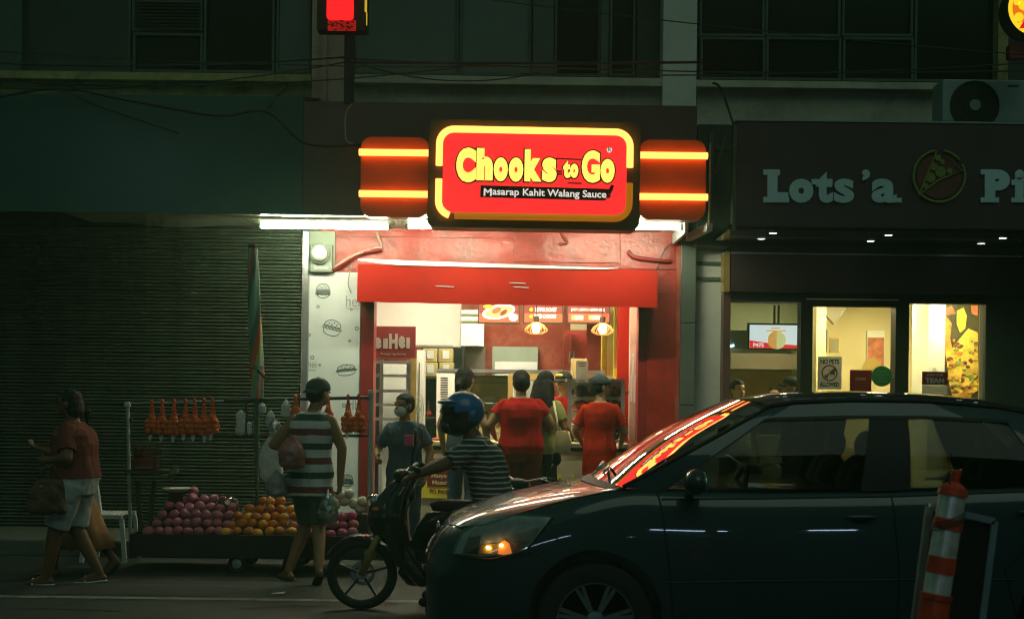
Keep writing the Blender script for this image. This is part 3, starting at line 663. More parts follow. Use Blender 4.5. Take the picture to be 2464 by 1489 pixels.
# ------------------------------------------------------------------ pizza shop on the right
pz = thing('pizza_shop', 'dark fronted pizza shop with big warmly lit windows', 'shop', W(2100, 1340, YF))
YP = 12.0
lb = thing('pizza_signboard', 'long unlit maroon signboard with pale slab lettering and pizza slice emblem', 'sign', W(2150, 553, YP))
x0, x1, z0, z1 = RW(1770, 297, 2900, 553, YP)
MB().bbox(x0, x1, YP, YP + 0.25, z0, z1, 0.012).build('board', M['board_night'], lb)
part('edge_trim', M['frame_green'], 1764, 300, 1772, 552, YP - 0.012, YP + 0.1, lb)
part('top_trim', M['ac_shell'], 1770, 293, 2900, 297, YP - 0.01, YP + 0.1, lb)
def slab(bd, u0, v0, u1, v1, serifs=(), bold=0.06):
    text('lettering', bd, M['letter_cyan'], lb, RW(u0, v0, u1, v1, YP), YP - 0.001, bold, 0.02)
    for s in serifs: 
        q = RW(*s, YP); MB().box(q[0], q[1], YP - 0.0205, YP - 0.001, q[2], q[3]).build('serif', M['letter_cyan'], lb)
slab('L', 1846, 409, 1896, 488, ((1836, 409, 1876, 422), (1836, 475, 1898, 488)), 0.09)
slab('o', 1898, 431, 1956, 489, (), 0.075); slab('t', 1962, 414, 2003, 489, ((1952, 432, 2002, 445),), 0.055); slab('s', 2006, 431, 2054, 489, (), 0.035)
slab(',', 2073, 409, 2092, 436, (), 0.05); slab('a', 2096, 431, 2156, 489, ((2140, 477, 2168, 488),), 0.04)
slab('P', 2368, 409, 2428, 488, ((2358, 409, 2392, 421), (2358, 476, 2402, 488)), 0.07); slab('i', 2440, 409, 2462, 488, ((2432, 434, 2452, 446), (2432, 477, 2472, 488)), 0.06); slab('z', 2476, 433, 2520, 488, (), 0.04); slab('z', 2524, 433, 2570, 488, (), 0.04); slab('a', 2574, 431, 2630, 489, (), 0.035)
ce = W(2259, 425, YP - 0.003); re_ = 62 * YP / FPX
ringp = [Vector((ce.x + re_ * cos(a), ce.y - 0.01, ce.z + re_ * sin(a))) for a in [radians(t) for t in range(100, 392, 6)]]
MB().tube(ringp, 0.013, 6).build('emblem_ring', M['olive'], lb, True)
arcp = [Vector((ce.x + re_ * cos(radians(t)), ce.y - 0.01, ce.z + re_ * sin(radians(t)))) for t in range(38, 82, 6)]
MB().tube(arcp, 0.013, 6).build('emblem_ring', M['olive'], lb, True)
MB().lathe([(re_ * 0.86, -0.001), (re_ * 0.86, -0.006)], ce, 30, 'Y').build('emblem_disc', M['logo_red'], lb)
tri = [W(2254, 364, YP - .02), W(2316, 411, YP - .02), W(2262, 432, YP - .02), W(2236, 450, YP - .02), W(2211, 470, YP - .02)]
MB().tube(tri, 0.009, 6, closed=True).build('emblem_slice', M['olive'], lb)
for u, v, r in ((2256, 380, 8), (2246, 402, 9), (2266, 390, 6), (2262, 414, 13), (2238, 428, 12), (2284, 412, 7), (2226, 448, 6)):
    MB().lathe([(r * YP / FPX, -0.007), (r * YP / FPX, -0.016)], W(u, v, YP - .004), 14, 'Y').build('emblem_topping', M['olive'], lb)
# soffit, downlights
zso = W(2100, 556, YP).z
MB().box(W(1755, 500, YP).x, 9, YP + 0.02, YF + 0.3, zso, zso + 0.05).build('soffit', M['black_gloss'], pz)
M['downlight'] = emit('downlight', (0.85, 0.95, 1.0), 5)
for i, (u, v) in enumerate(((1832, 574.5), (1860, 561), (2095, 580), (2138, 566), (2361, 586), (2413, 573))):
    b = (v - V0) * CR - (u - U0) * SR; d = (zso - CAMZ) * FPX / -b; p = W(u, v, d)
    t = thing('downlight', ('%s small round downlight under the pizza signboard, %s from the left' % (('rear', 'front')[i % 2] if False else 'glowing', ('first', 'second', 'third', 'fourth', 'fifth', 'sixth')[i])), 'lamp', p, 0, 'downlights under the pizza signboard')
    MB().lathe([(0.05, 0.004), (0.05, -0.001), (0.042, -0.002)], p, 18).build('trim_ring', M['zinc'], t)
    MB().lathe([(0.034, -0.0022), (0.032, -0.0032)], p, 18).build('bulb', M['downlight'], t)
# header wall, window frames
zw = W(2100, 720, YF).z; zh = zso + 0.06
x0 = RW(1755, 660, 2900, 660, YF)[0]
MB().box(x0, 9, YF - 0.10, YF + 0.2, zw + 0.05, zh).build('header', M['board_dark'], pz)
part('header_end', M['brass'], 1742, 606, 1756, 702, YF - 0.10, YF + 0.1, pz)
part('header_trim', M['zinc'], 1760, 611, 2460, 614, YF - 0.13, YF - 0.1, pz)
colpart('jamb', M['maroon_frame'], 1738, 1755, YF - 0.02, YF + 0.2, zw + 0.04, pz)
for u0, u1, m in ((1925, 1953, 'black'), (2153, 2185, 'black'), (2370, 2900, 'wall_dark')):
    colpart('jamb', M[m], u0, u1, YF - 0.03, YF + 0.15, zw + 0.05, pz)
MB().box(W(1755, 800, YF).x, W(2372, 800, YF).x, YF - 0.02, YF + 0.12, 0.14, 0.35).build('plinth', M['maroon_frame'], pz)
M['pane'] = glass('pane', (0.93, 0.95, 0.9), 0.03)
for u0, u1, vt in ((1755, 1925, 726), (1953, 2153, 738), (2185, 2370, 731)):
    x0, x1, _, _ = RW(u0, 900, u1, 900, YF); zt = W((u0 + u1) / 2, vt, YF).z
    MB().box(x0, x1, YF + 0.02, YF + 0.026, 0.36, zt).build('window_pane', M['pane'], pz)
    MB().box(x0, x1, YF - 0.02, YF + 0.1, zt, zw + 0.05).build('window_head', M['black'], pz)
part('light_slit', M['cream'], 1940, 719, 2164, 722, YF - 0.034, YF - 0.02, pz)
# interior
xi0, xi1 = W(1742, 900, YF).x, W(2600, 900, YF).x; yb = 16.6
MB().box(xi0 - 0.5, xi1 + 1, YF + 0.2, yb + 0.1, 0.08, 0.14).build('floor', M['floor_tile'], pz)
MB().box(xi0 - 0.5, xi1 + 1, YF + 0.2, yb + 0.1, 2.75, 2.85).build('ceiling', M['cream'], pz)
MB().box(xi0 - 0.5, W(1945, 900, yb).x, yb, yb + 0.1, 0.14, 2.75).build('back_wall', M['greygreen'], pz)
MB().box(W(1945, 900, yb).x + 0.002, xi1 + 1, yb, yb + 0.1, 0.14, 2.75).build('back_wall', M['cream_wall'], pz)
xd = W(1966, 900, 14.6).x
MB().box(xi0 - 0.62, xi0 - 0.5, YF + 0.2, yb + 0.1, 0.14, 2.75).build('side_wall', M['greygreen'], pz)
MB().box(xi1 + 1, xi1 + 1.1, YF + 0.2, yb + 0.1, 0.14, 2.75).build('side_wall', M['cream_wall'], pz)
MB().box(W(1940, 900, 15.5).x, W(1962, 900, 15.5).x, 15.0, yb - 0.002, 0.14, 2.75).build('partition', M['cream_wall'], pz)
MB().box(W(2100, 900, 15.0).x + 0.5, W(2245, 900, 15.0).x, 14.6, 15.2, 0.14, 2.75).build('pier', M['white_panel'], pz)
MB().prism([(W(1966, 745, 15.2).x, W(1966, 738, 15.2).z), (W(2040, 738, 15.2).x, W(2040, 738, 15.2).z), (W(2005, 780, 15.2).x, W(2005, 780, 15.2).z)], 15.15, 15.25).build('bulkhead', M['taupe'], pz)
# kitchen hood and steel back
part('range_hood', M['taupe'], 1758, 850, 1925, 888, 15.6, 16.3, pz)
part('steel_panel', M['brass'], 1758, 890, 1925, 960, 16.3, 16.4, pz)
part('upper_panel', M['greygreen'], 1758, 730, 1925, 795, 15.9, 16.0, pz)
M['warm_panel'] = emit('warm_panel', (1.0, 0.82, 0.42), 115)
M['warm_dim'] = emit('warm_dim', (1.0, 0.78, 0.36), 3.0)
for i, (xa, ya_) in enumerate(((W(2030, 800, 14.5).x, 14.5), (W(2300, 800, 14.5).x, 14.3), (W(2150, 800, 15.5).x, 15.4))):
    t = thing('ceiling_lamp', 'warm ceiling lamp inside the pizza shop, %s window' % ('behind the middle', 'behind the right', 'near the back wall of the middle')[i], 'lamp', (xa, ya_, 2.74), 0, 'ceiling lamps inside the pizza shop')
    MB().box(xa - 0.3, xa + 0.3, ya_ - 0.12, ya_ + 0.12, 2.71, 2.748).build('housing', M['white_enamel'], t); MB().box(xa - 0.28, xa + 0.28, ya_ - 0.1, ya_ + 0.1, 2.70, 2.709).build('diffuser', M['warm_panel'], t)
for i, (u, v) in enumerate(((1795, 744), (1868, 746))):
    p = W(u, v, 15.2); p.z = 2.745
    t = thing('kitchen_lamp', 'small warm round lamp on the pizza kitchen ceiling, %s' % ('left one', 'right one above the screen')[i], 'lamp', p, 0, 'kitchen ceiling lamps')
    MB().lathe([(0.075, 0.004), (0.07, -0.012)], p, 18).build('trim_ring', M['zinc'], t); MB().lathe([(0.06, -0.0125), (0.055, -0.016)], p, 18).build('bulb', M['warm_panel'], t)
# TV
tv = thing('menu_screen', 'tilted wall screen showing a pizza offer in the left pizza window', 'screen', W(1865, 838, 14.4))
M['scr_w'] = emit('scr_w', (0.72, 0.85, 0.95), 0.85); M['scr_r'] = emit('scr_r', (0.8, 0.03, 0.03), 0.8); M['scr_o'] = emit('scr_o', (0.75, 0.42, 0.12), 0.75); M['scr_g'] = emit('scr_g', (0.7, 0.72, 0.35), 0.75)
x0, x1, z0, z1 = RW(1804, 782, 1930, 838, 14.4)
MB().box(x0 - 0.02, x1 + 0.02, 14.41, 14.46, z0 - 0.02, z1 + 0.02).build('bezel', M['black_gloss'], tv)
MB().box(x0, x1, 14.404, 14.409, z0, z1).build('display', M['scr_w'], tv)
MB().prism([(x0, z0), (x1, z0), (x1, z0 + 0.035), (x0 + (x1 - x0) * .45, z0 + 0.05), (x0, z0 + 0.085)], 14.40, 14.4035).build('screen_print', M['scr_r'], tv)
c = W(1869, 818, 14.4); MB().lathe([(0.1, 0), (0.1, -0.004)], c, 24, 'Y').build('screen_print', M['scr_o'], tv)
MB().prism([(c.x, c.z)] + [(c.x + 0.1 * cos(radians(a)), c.z + 0.1 * sin(radians(a))) for a in range(-90, 91, 15)], 14.392, 14.3955).build('screen_print', M['scr_g'], tv)
text('screen_print', 'P475', M['scr_w'], tv, RW(1812, 825, 1838, 835, 14.4), 14.3995, 0.03, 0.002)
for v_, w_ in ((788, 22), (794, 48)): part('screen_print', M['scr_o'], 1867 - w_ / 2, v_, 1867 + w_ / 2, v_ + 3, 14.4005, 14.4035, tv)
for u in (1862, 1872): part('bracket', M['black'], u, 735, u + 4, 782, 14.42, 14.45, tv)
def framed(label, u0, v0, u1, v1, y, fm, pm, name='picture_frame', cat='picture', fr=0.02):
    t = thing(name, label, cat, W((u0 + u1) / 2, v1, y)); x0, x1, z0, z1 = RW(u0, v0, u1, v1, y)
    MB().bbox(x0, x1, y, y + 0.03, z0, z1, 0.005).build('frame', M[fm], t); MB().box(x0 + fr, x1 - fr, y - 0.003, y - 0.0005, z0 + fr, z1 - fr).build('print', M[pm], t); return t
framed('narrow black framed picture in the middle pizza window', 1978, 793, 1991, 848, 15.2, 'black', 'white_panel')
framed('square gold framed portrait in the middle pizza window', 1996, 812, 2021, 848, 15.6, 'brass', 'taupe')
M['food_print'] = mat('food_print', (0.55, 0.16, 0.08), 0.5, var=0.9, scale=7)
M['food_dark'] = mat('food_dark', (0.05, 0.04, 0.02), 0.5, var=0.6, scale=5)
po = thing('food_poster', 'tall narrow food poster on the cream wall in the middle pizza window', 'poster', W(2110, 900, 16.5))
part('sheet', M['white_panel'], 2086, 795, 2128, 895, 16.56, 16.59, po); part('print', M['food_print'], 2088, 812, 2127, 880, 16.553, 16.559, po)
MB().lathe([(0.12, 0), (0.12, -0.004)], W(2098, 885, 16.55), 20, 'Y').build('print', M['brass'], po)
# big pizza poster of three boards
bp_ = thing('pizza_poster', 'large dark poster of a melting pizza slice in the right window', 'poster', W(2300, 945, 14.9))
M['crust'] = mat('crust', (0.50, 0.26, 0.04), 0.5, var=0.5, scale=14, bump=0.3)
M['cheese'] = mat('cheese', (0.72, 0.48, 0.08), 0.45, var=0.55, scale=9, bump=0.4, bscale=18)
M['lemon'] = mat('lemon', (0.75, 0.62, 0.06), 0.45, var=0.3, scale=12)
for a, b in ((2245, 2287), (2288, 2333), (2334, 2356)): part('board', M['food_dark'], a, 700, b - 0.6, 1010, 14.9, 14.93, bp_)
def pz_poly(name, m, pts, dy): 
    q = [W(u, v, 14.9) for u, v in pts]; MB().prism([(p.x, p.z) for p in q], 14.9 - dy - 0.003, 14.9 - dy).build(name, M[m], bp_)
pz_poly('print', 'crust', [(2258, 770), (2275, 758), (2290, 778), (2286, 815), (2296, 860), (2288, 905), (2278, 870), (2268, 830)], 0.001)
pz_poly('print', 'cheese', [(2275, 845), (2290, 838), (2330, 790), (2352, 800), (2354, 900), (2325, 935), (2300, 985), (2285, 930)], 0.004)
pz_poly('print', 'crust', [(2296, 960), (2356, 905), (2356, 930), (2305, 990)], 0.008)
pz_poly('print', 'lemon', [(2302, 748), (2318, 740), (2326, 760), (2322, 790), (2310, 800), (2302, 780)], 0.004)
pz_poly('print', 'food_print', [(2258, 745), (2290, 735), (2300, 755), (2270, 760)], 0.001)
pz_poly('print', 'food_print', [(2335, 735), (2352, 735), (2352, 760), (2338, 755)], 0.004)
for i in range(64):
    u, v = random.uniform(2286, 2352), random.uniform(812, 945)
    MB().ell(W(u, v, 14.888), random.uniform(.015, .04), 0.006, random.uniform(.012, .03), 8, 5).build('topping_print', M[random.choice(('lemon', 'crust', 'crust', 'logo_red', 'olive'))], bp_)
# glass stickers
YG = YF + 0.012
ns = thing('no_pets_notice', 'white notice reading NO PETS ALLOWED with crossed-out animals on glass', 'notice', W(1996, 935, YG))
part('sheet', M['paper_thin'], 1968, 858, 2025, 936, YG, YG + 0.004, ns)
text('lettering', 'NO PETS', M['ink'], ns, RW(1974, 864, 2019, 876, YG), YG - 0.0005, 0.04, 0.003); text('lettering', 'ALLOWED', M['ink'], ns, RW(1972, 919, 2019, 930, YG), YG - 0.0005, 0.04, 0.003)
c = W(1996, 897, YG - .004); rr = 18 * YG / FPX
MB().tube([c + Vector((rr * cos(a), 0, rr * sin(a))) for a in [2 * pi * i / 28 for i in range(28)]], 0.007, 6, closed=True).build('ban_ring', M['red_cab'], ns)
MB().beam(c + Vector((-rr * .7, 0, -rr * .7)), c + Vector((rr * .7, 0, rr * .7)), 0.004, 0.011).build('ban_bar', M['red_cab'], ns)
def pet(u, v, s):
    q = W(u, v, YG - .003); mb = MB().ell(q, .02 * s, .003, .016 * s, 10, 6).ell(q + Vector((.02 * s, 0, .02 * s)), .012 * s, .003, .011 * s, 8, 6)
    for dx in (-.014, -.004, .008, .016): mb.box(q.x + dx * s - .002, q.x + dx * s + .002, q.y - .002, q.y, q.z - .032 * s, q.z)
    mb.beam(q + Vector((-.018 * s, 0, .005)), q + Vector((-.032 * s, 0, .022 * s)), 0.003, 0.004); mb.build('animal_figure', M['ink'], ns)
pet(2003, 896, 1.3); pet(1988, 905, 0.9)
os_ = thing('open_sticker', 'maroon OPEN sticker on the middle pizza window', 'sticker', W(2071, 940, YG))
part('sheet', M['film_maroon'], 2045, 890, 2097, 945, YG, YG + 0.004, os_); text('lettering', 'OPEN', M['plaster_pink'], os_, RW(2058, 908, 2083, 915, YG), YG - 0.0005, 0.02, 0.003)
gs = thing('green_sticker', 'round green sticker beside the maroon OPEN sticker', 'sticker', W(2122, 930, YG))
MB().lathe([(25 * YG / FPX, 0.004), (25 * YG / FPX, 0)], W(2122, 905, YG), 32, 'Y').build('disc', M['film_green'], gs)
for v_, w_ in ((893, 26), (900, 34), (908, 20), (916, 28)): part('print_line', M['greygreen'], 2122 - w_ / 2, v_, 2122 + w_ / 2, v_ + 2.5, YG - .002, YG - .0005, gs)
js = thing('hiring_notice', 'red and white notice reading JOIN OUR TEAM hanging in the right window', 'notice', W(2250, 945, YG))
part('sheet', M['film_maroon'], 2219, 894, 2280, 926, YG, YG + 0.004, js); part('sheet', M['paper_thin'], 2219, 926.5, 2280, 950, YG, YG + 0.004, js)
text('lettering', 'JOIN OUR', M['paper'], js, RW(2230, 899, 2270, 906, YG), YG - 0.0005, 0.02, 0.003); text('lettering', 'TEAM', M['paper'], js, RW(2226, 909, 2272, 921, YG), YG - 0.0005, 0.05, 0.003)
MB().tube([W(2248, 894, YG), W(2246, 887, YG), W(2250, 884, YG), W(2252, 890, YG), W(2250, 894, YG)], 0.004, 5).build('hook', M['steel'], js)
# low counters in the pizza shop that show through the car windows
MB().box(W(1760, 1000, 15).x, W(1930, 1000, 15).x, 14.9, 15.5, 0.14, 1.1).build('counter', M['greygreen'], pz)
MB().box(W(1980, 1000, 15).x, W(2360, 1000, 15).x, 15.9, 16.4, 0.14, 0.95).build('bench_seat', M['brass'], pz)

# air conditioner on the ledge
ac = thing('air_conditioner', 'pale outdoor air conditioner unit standing on the pizza signboard', 'air conditioner', W(2370, 295, 12.6))
ya2 = 12.55
part('shell', M['ac_shell'], 2268, 192, 2560, 296, ya2, ya2 + 0.32, ac, bev=0.015)
c = W(2345, 254, ya2); ra = 60 * ya2 / FPX
MB().lathe([(ra, -0.003), (ra * 0.96, -0.02), (ra * 0.94, -0.003)], c, 40, 'Y', cap=False).build('grille_ring', M['wall_dark'], ac)
MB().lathe([(ra * 0.95, -0.004), (ra * 0.95, -0.006)], c, 40, 'Y').build('fan_opening', M['black'], ac)
for k in range(1, 6): MB().tube([c + Vector((ra * k / 6.2 * cos(a), -0.016, ra * k / 6.2 * sin(a))) for a in [2 * pi * i / 30 for i in range(30)]], 0.003, 5, closed=True).build('grille_wire', M['wall_dark'], ac)
for k in range(12):
    a = 2 * pi * k / 12; MB().beam(c + Vector((0.05 * cos(a), -0.014, 0.05 * sin(a))), c + Vector((ra * .96 * cos(a), -0.014, ra * .96 * sin(a))), 0.004).build('grille_wire', M['wall_dark'], ac)
MB().lathe([(0.055, -0.007), (0.052, -0.024)], c, 24, 'Y').build('hub', M['ac_shell'], ac)
part('badge', M['wall_dark'], 2425, 205, 2452, 209, ya2 - .004, ya2 - .001, ac)
# ------------------------------------------------------------------ inside the chicken shop
XL, XR, YB = W(872, 900, YF).x, W(1556, 900, YF).x, 17.2
rm = shop
MB().box(XL - 0.8, XR + 0.1, YF + 0.22, YB, 0.10, 0.16).build('floor', M['floor_tile'], rm)
MB().box(XL - 0.8, XR + 0.1, YF + 0.24, YB, 3.05, 3.12).build('ceiling', M['white_panel'], rm)
MB().box(XL - 0.8, XR + 0.1, YB, YB + 0.1, 0.16, 3.05).build('back_wall', M['red_wall'], rm)
MB().box(XL - 0.9, XL - 0.8, YF + 0.22, YB, 0.16, 3.05).build('side_wall', M['white_panel'], rm)
MB().box(XR + 0.1, XR + 0.2, YF + 0.24, YB, 0.16, 3.05).build('side_wall', M['red_wall'], rm)
M['shop_panel'] = emit('shop_panel', (1.0, 0.96, 0.68), 66)
for i, (x, y) in enumerate(((-0.75, 13.74), (0.55, 13.74), (-0.2, 15.9))):
    t = thing('ceiling_panel_lamp', 'white ceiling lamp inside the chicken shop, %s' % ('front left', 'front right', 'at the back')[i], 'lamp', (x, y, 3.04), 0, 'ceiling lamps inside the chicken shop')
    MB().box(x - 0.5, x + 0.5, y - 0.13, y + 0.13, 3.0, 3.045).build('housing', M['white_enamel'], t); MB().box(x - 0.48, x + 0.48, y - 0.11, y + 0.11, 2.985, 2.999).build('diffuser', M['shop_panel'], t)
# white wall board, maroon sign, glazed rack on the left
part('bulkhead', M['white_enamel'], 899, 725, 1107, 833, 15.0, 15.3, rm)
part('bulkhead_rail', M['steel'], 1000, 830, 1090, 835, 14.96, 15.0, rm)
hs = thing('maroon_panel_sign', 'square maroon sign with grey lettering hung inside the shop on the left', 'sign', W(950, 862, 13.9))
part('board', M['maroon_sign'], 900, 785, 1000, 861, 13.9, 13.92, hs)
for ch, r in (('e', (899, 812, 918, 838)), ('i', (922, 814, 933, 838)), ('H', (936, 803, 957, 839)), ('e', (959, 808, 975, 838)), ('i', (978, 812, 986, 838))):
    text('lettering', ch if ch != 'i' else 'I', M['letter_grey'], hs, RW(*r, 13.9), 13.899, 0.06, 0.004)
text('lettering', 'Tunay ng Sarap', M['letter_grey'], hs, RW(915, 849, 977, 855, 13.9), 13.899, 0.0, 0.003)
rk = thing('glass_rack', 'white shelved glass rack standing left inside the shop', 'rack', W(950, 1180, 14.0))
def rp(name, m, u0, v0, u1, v1, y0, y1, par): return part(name, M[m], u0, v0, u1, v1, y0, y1, par)
rp('post', 'zinc', 896, 740, 902, 1200, 13.86, 13.9, rk); rp('post', 'zinc', 912, 866, 920, 1200, 14.02, 14.08, rk); rp('post', 'zinc', 976, 866, 986, 1200, 14.02, 14.08, rk); rp('post', 'brass', 986, 862, 1000, 1200, 14.0, 14.08, rk)
for v in (868, 900, 937, 970, 1004): rp('rail', 'zinc', 898, v, 986, v + 7, 13.99, 14.03, rk)
rp('back_panel', 'white_enamel', 921, 868, 976, 1200, 14.2, 14.22, rk); rp('side_panel', 'black', 900, 868, 912, 1200, 14.2, 14.22, rk)
fr_ = thing('white_post', 'tall white enamel post beside the shelved rack', 'post', W(1010, 1180, 14.2))
rp('body', 'white_enamel', 1001, 842, 1019, 1200, 14.2, 14.5, fr_); rp('seam', 'black', 1007, 872, 1009, 1060, 14.19, 14.199, fr_)
# electric fan behind the seller
fan = thing('stand_fan', 'small round cage fan behind the masked seller', 'fan', W(1008, 1000, 14.0))
c = W(1006, 985, 14.1)
for k in (0.35, 0.7, 1.0): MB().tube([c + Vector((0.06 * k * cos(a), 0.1 * 0, 0.17 * k * sin(a))) for a in [2 * pi * i / 24 for i in range(24)]], 0.005, 5, closed=True).build('cage_ring', M['zinc'], fan)
MB().lathe([(0.03, -0.03), (0.03, 0.05)], c, 14, 'Y').build('motor', M['meter_grey'], fan)
MB().tube([c + Vector((0, 0.05, 0)), c + Vector((0, 0.07, -0.3)), Vector((c.x, c.y + 0.07, 0.17))], 0.014, 8).build('stand', M['meter_grey'], fan)
# dark shelf with cartons
sf = thing('dark_shelf', 'dark shelf unit holding cartons at the back of the shop', 'shelf', W(1060, 1120, 16.6))
rp('back', 'black', 1012, 832, 1112, 1120, 16.9, 16.94, sf)
for u in (1011, 1109): rp('upright', 'black', u, 832, u + 5, 1120, 16.4, 16.88, sf)
for v in (906, 1003): rp('board', 'wood_dark', 1016, v, 1108, v + 5, 16.4, 16.88, sf)
bx = 0
for r, v in enumerate((838, 872)):
    for q, u in enumerate((1018, 1054)):
        t = thing('carton', 'brown carton with white label on the dark shelf, %s %s of four' % (('upper', 'lower')[r], ('left', 'right')[q]), 'carton', W(u + 17, v + 33, 16.45), 0, 'cartons on the dark shelf')
        part('box', M['carton'], u + q + r * 2, v, u + 34 + q + r * 2, v + 33, 16.42, 16.8, t, bev=0.008); part('label', M['paper'], u + 10 + q, v + 5, u + 26 + q, v + 25, 16.412, 16.419, t)
bt = thing('sauce_bottle', 'small dark sauce bottle with red label on the dark shelf', 'bottle', W(1030, 1003, 16.5))
c = W(1030, 1003, 16.5); MB().lathe([(0.035, 0), (0.037, 0.08), (0.03, 0.13), (0.012, 0.17), (0.012, 0.2)], c, 14).build('glass', M['black_gloss'], bt, 40); MB().lathe([(0.0375, 0.03), (0.0385, 0.075)], c, 14).build('label', M['red_cab'], bt)
# cabinets and hatches on the back wall
rp('wall_cabinet', 'white_enamel', 1108, 746, 1164, 832, 16.7, 17.1, rm); rp('wall_cabinet_shelf', 'greygreen', 1108, 752, 1160, 757, 16.66, 16.7, rm); rp('wall_cabinet_shelf', 'greygreen', 1108, 768, 1160, 773, 16.66, 16.7, rm)
rp('wall_panel_dark', 'taupe', 1108, 834, 1166, 1000, 17.0, 17.15, rm)
rp('hatch', 'greygreen', 1184, 834, 1294, 1000, 17.08, 17.19, rm); rp('hatch_light', 'white_panel', 1190, 870, 1292, 1000, 17.06, 17.078, rm)
cb = thing('red_cupboard', 'red wall cupboard with chrome handles at the back of the shop', 'cupboard', W(1390, 890, 16.2))
rp('body', 'red_cab', 1362, 795, 1412, 892, 16.2, 16.7, cb); rp('door', 'red_gloss', 1356, 800, 1376, 890, 16.15, 16.199, cb); rp('handle', 'steel', 1369, 845, 1372, 872, 16.12, 16.149, cb); rp('handle', 'steel', 1379, 845, 1382, 870, 16.16, 16.198, cb)
rp('pale_panel', 'cream', 1374, 748, 1412, 794, 16.9, 17.1, rm)
# yellow and white corner column, red strip, posters
rp('corner_column', 'yellow_paint', 1448, 735, 1460, 1060, 15.4, 15.6, rm); rp('corner_column', 'cream', 1461, 735, 1476, 1060, 15.35, 15.6, rm); rp('corner_column', 'yellow_paint', 1477, 735, 1486, 1060, 15.2, 15.6, rm)
rp('red_strip', 'red_awning', 1487, 735, 1513, 1060, 14.6, 14.8, rm)
rp('pale_strip', 'plaster_pink', 1515, 735, 1536, 1060, 14.2, 14.3, rm)
wn_ = thing('wall_notices', 'white paper strips pinned to the right inner wall of the shop', 'notice', W(1522, 970, 14.1))
for u0, v0, u1, v1 in ((1520, 850, 1526, 905), (1517, 905, 1522, 965), (1524, 902, 1529, 968), (1530, 910, 1533, 972)): rp('paper_strip', 'paper', u0, v0, u1, v1, 14.15, 14.16, wn_)
# lit menu boards
M['mb_red'] = emit('mb_red', (0.75, 0.10, 0.05), 0.7); M['mb_brown'] = emit('mb_brown', (0.16, 0.035, 0.025), 0.8); M['mb_white'] = emit('mb_white', (1, 0.86, 0.72), 1.0); M['mb_food'] = emit('mb_food', (0.8, 0.33, 0.14), 0.75); M['mb_blue'] = emit('mb_blue', (0.55, 0.75, 0.78), 0.9); M['mb_green'] = emit('mb_green', (0.55, 0.65, 0.02), 0.9)
ym = 14.6
def menu(u0, u1, label):
    t = thing('menu_board', label, 'menu board', W((u0 + u1) / 2, 776, ym), 0, 'lit menu boards above the counter')
    rp('frame', 'wood_dark', u0 - 3, 690, u1 + 3, 779, ym, ym + 0.06, t)
    rp('panel', 'mb_brown', u0, 692, u1, 754, ym - 0.006, ym - 0.001, t); rp('panel', 'mb_red', u0, 754.5, u1, 775, ym - 0.006, ym - 0.001, t); return t
t = menu(1153, 1248, 'lit menu board with a picture of grilled chicken, leftmost of three')
def blob2(u, v, ru, rv, m, dy, par, rot=0):
    c = W(u, v, ym); k = ym / FPX; MB().prism([(c.x + (ru * cos(a) * cos(rot) - rv * sin(a) * sin(rot)) * k, c.z + (ru * cos(a) * sin(rot) + rv * sin(a) * cos(rot)) * k) for a in [2 * pi * i / 24 for i in range(24)]], ym - dy - 0.003, ym - dy).build('picture', M[m], par)
blob2(1200, 750, 40, 17, 'mb_white', 0.008, t, 0.2); blob2(1201, 750, 34, 13, 'mb_food', 0.012, t, 0.2); blob2(1195, 747, 12, 6, 'mb_red', 0.016, t, 0.4); blob2(1212, 752, 10, 5, 'mb_brown', 0.016, t, 0.6); blob2(1235, 764, 11, 9, 'mb_blue', 0.02, t); blob2(1235, 761, 7, 3, 'mb_white', 0.024, t); blob2(1175, 738, 12, 4, 'mb_green', 0.016, t)
t = menu(1262, 1353, 'lit menu board reading PEPPER ROAST and FRIED CHOOKS, middle of three')
text('lettering', 'PEPPER ROAST', M['mb_white'], t, RW(1288, 740, 1340, 750, ym), ym - 0.007, 0.03, 0.003); text('lettering', 'FRIED CHOOKS', M['mb_white'], t, RW(1286, 756, 1338, 766, ym), ym - 0.007, 0.03, 0.003)
for v in (745, 761): blob2(1278, v, 4, 4, 'mb_green', 0.008, t)
t = menu(1368, 1466, 'lit menu board reading JUICY LIEMPO / LIEMPO SISIG, rightmost of three')
text('lettering', 'JUICY LIEMPO / LIEMPO SISIG', M['mb_white'], t, RW(1374, 742, 1455, 750, ym), ym - 0.007, 0.02, 0.003)
for u, n_ in ((1390, '240'), (1431, '290')):
    rp('price_box', 'mb_food', u - 15, 758, u + 15, 770, ym - 0.0095, ym - 0.0065, t); text('lettering', n_, M['mb_white'], t, RW(u - 6, 759, u + 12, 769, ym), ym - 0.0097, 0.02, 0.003)
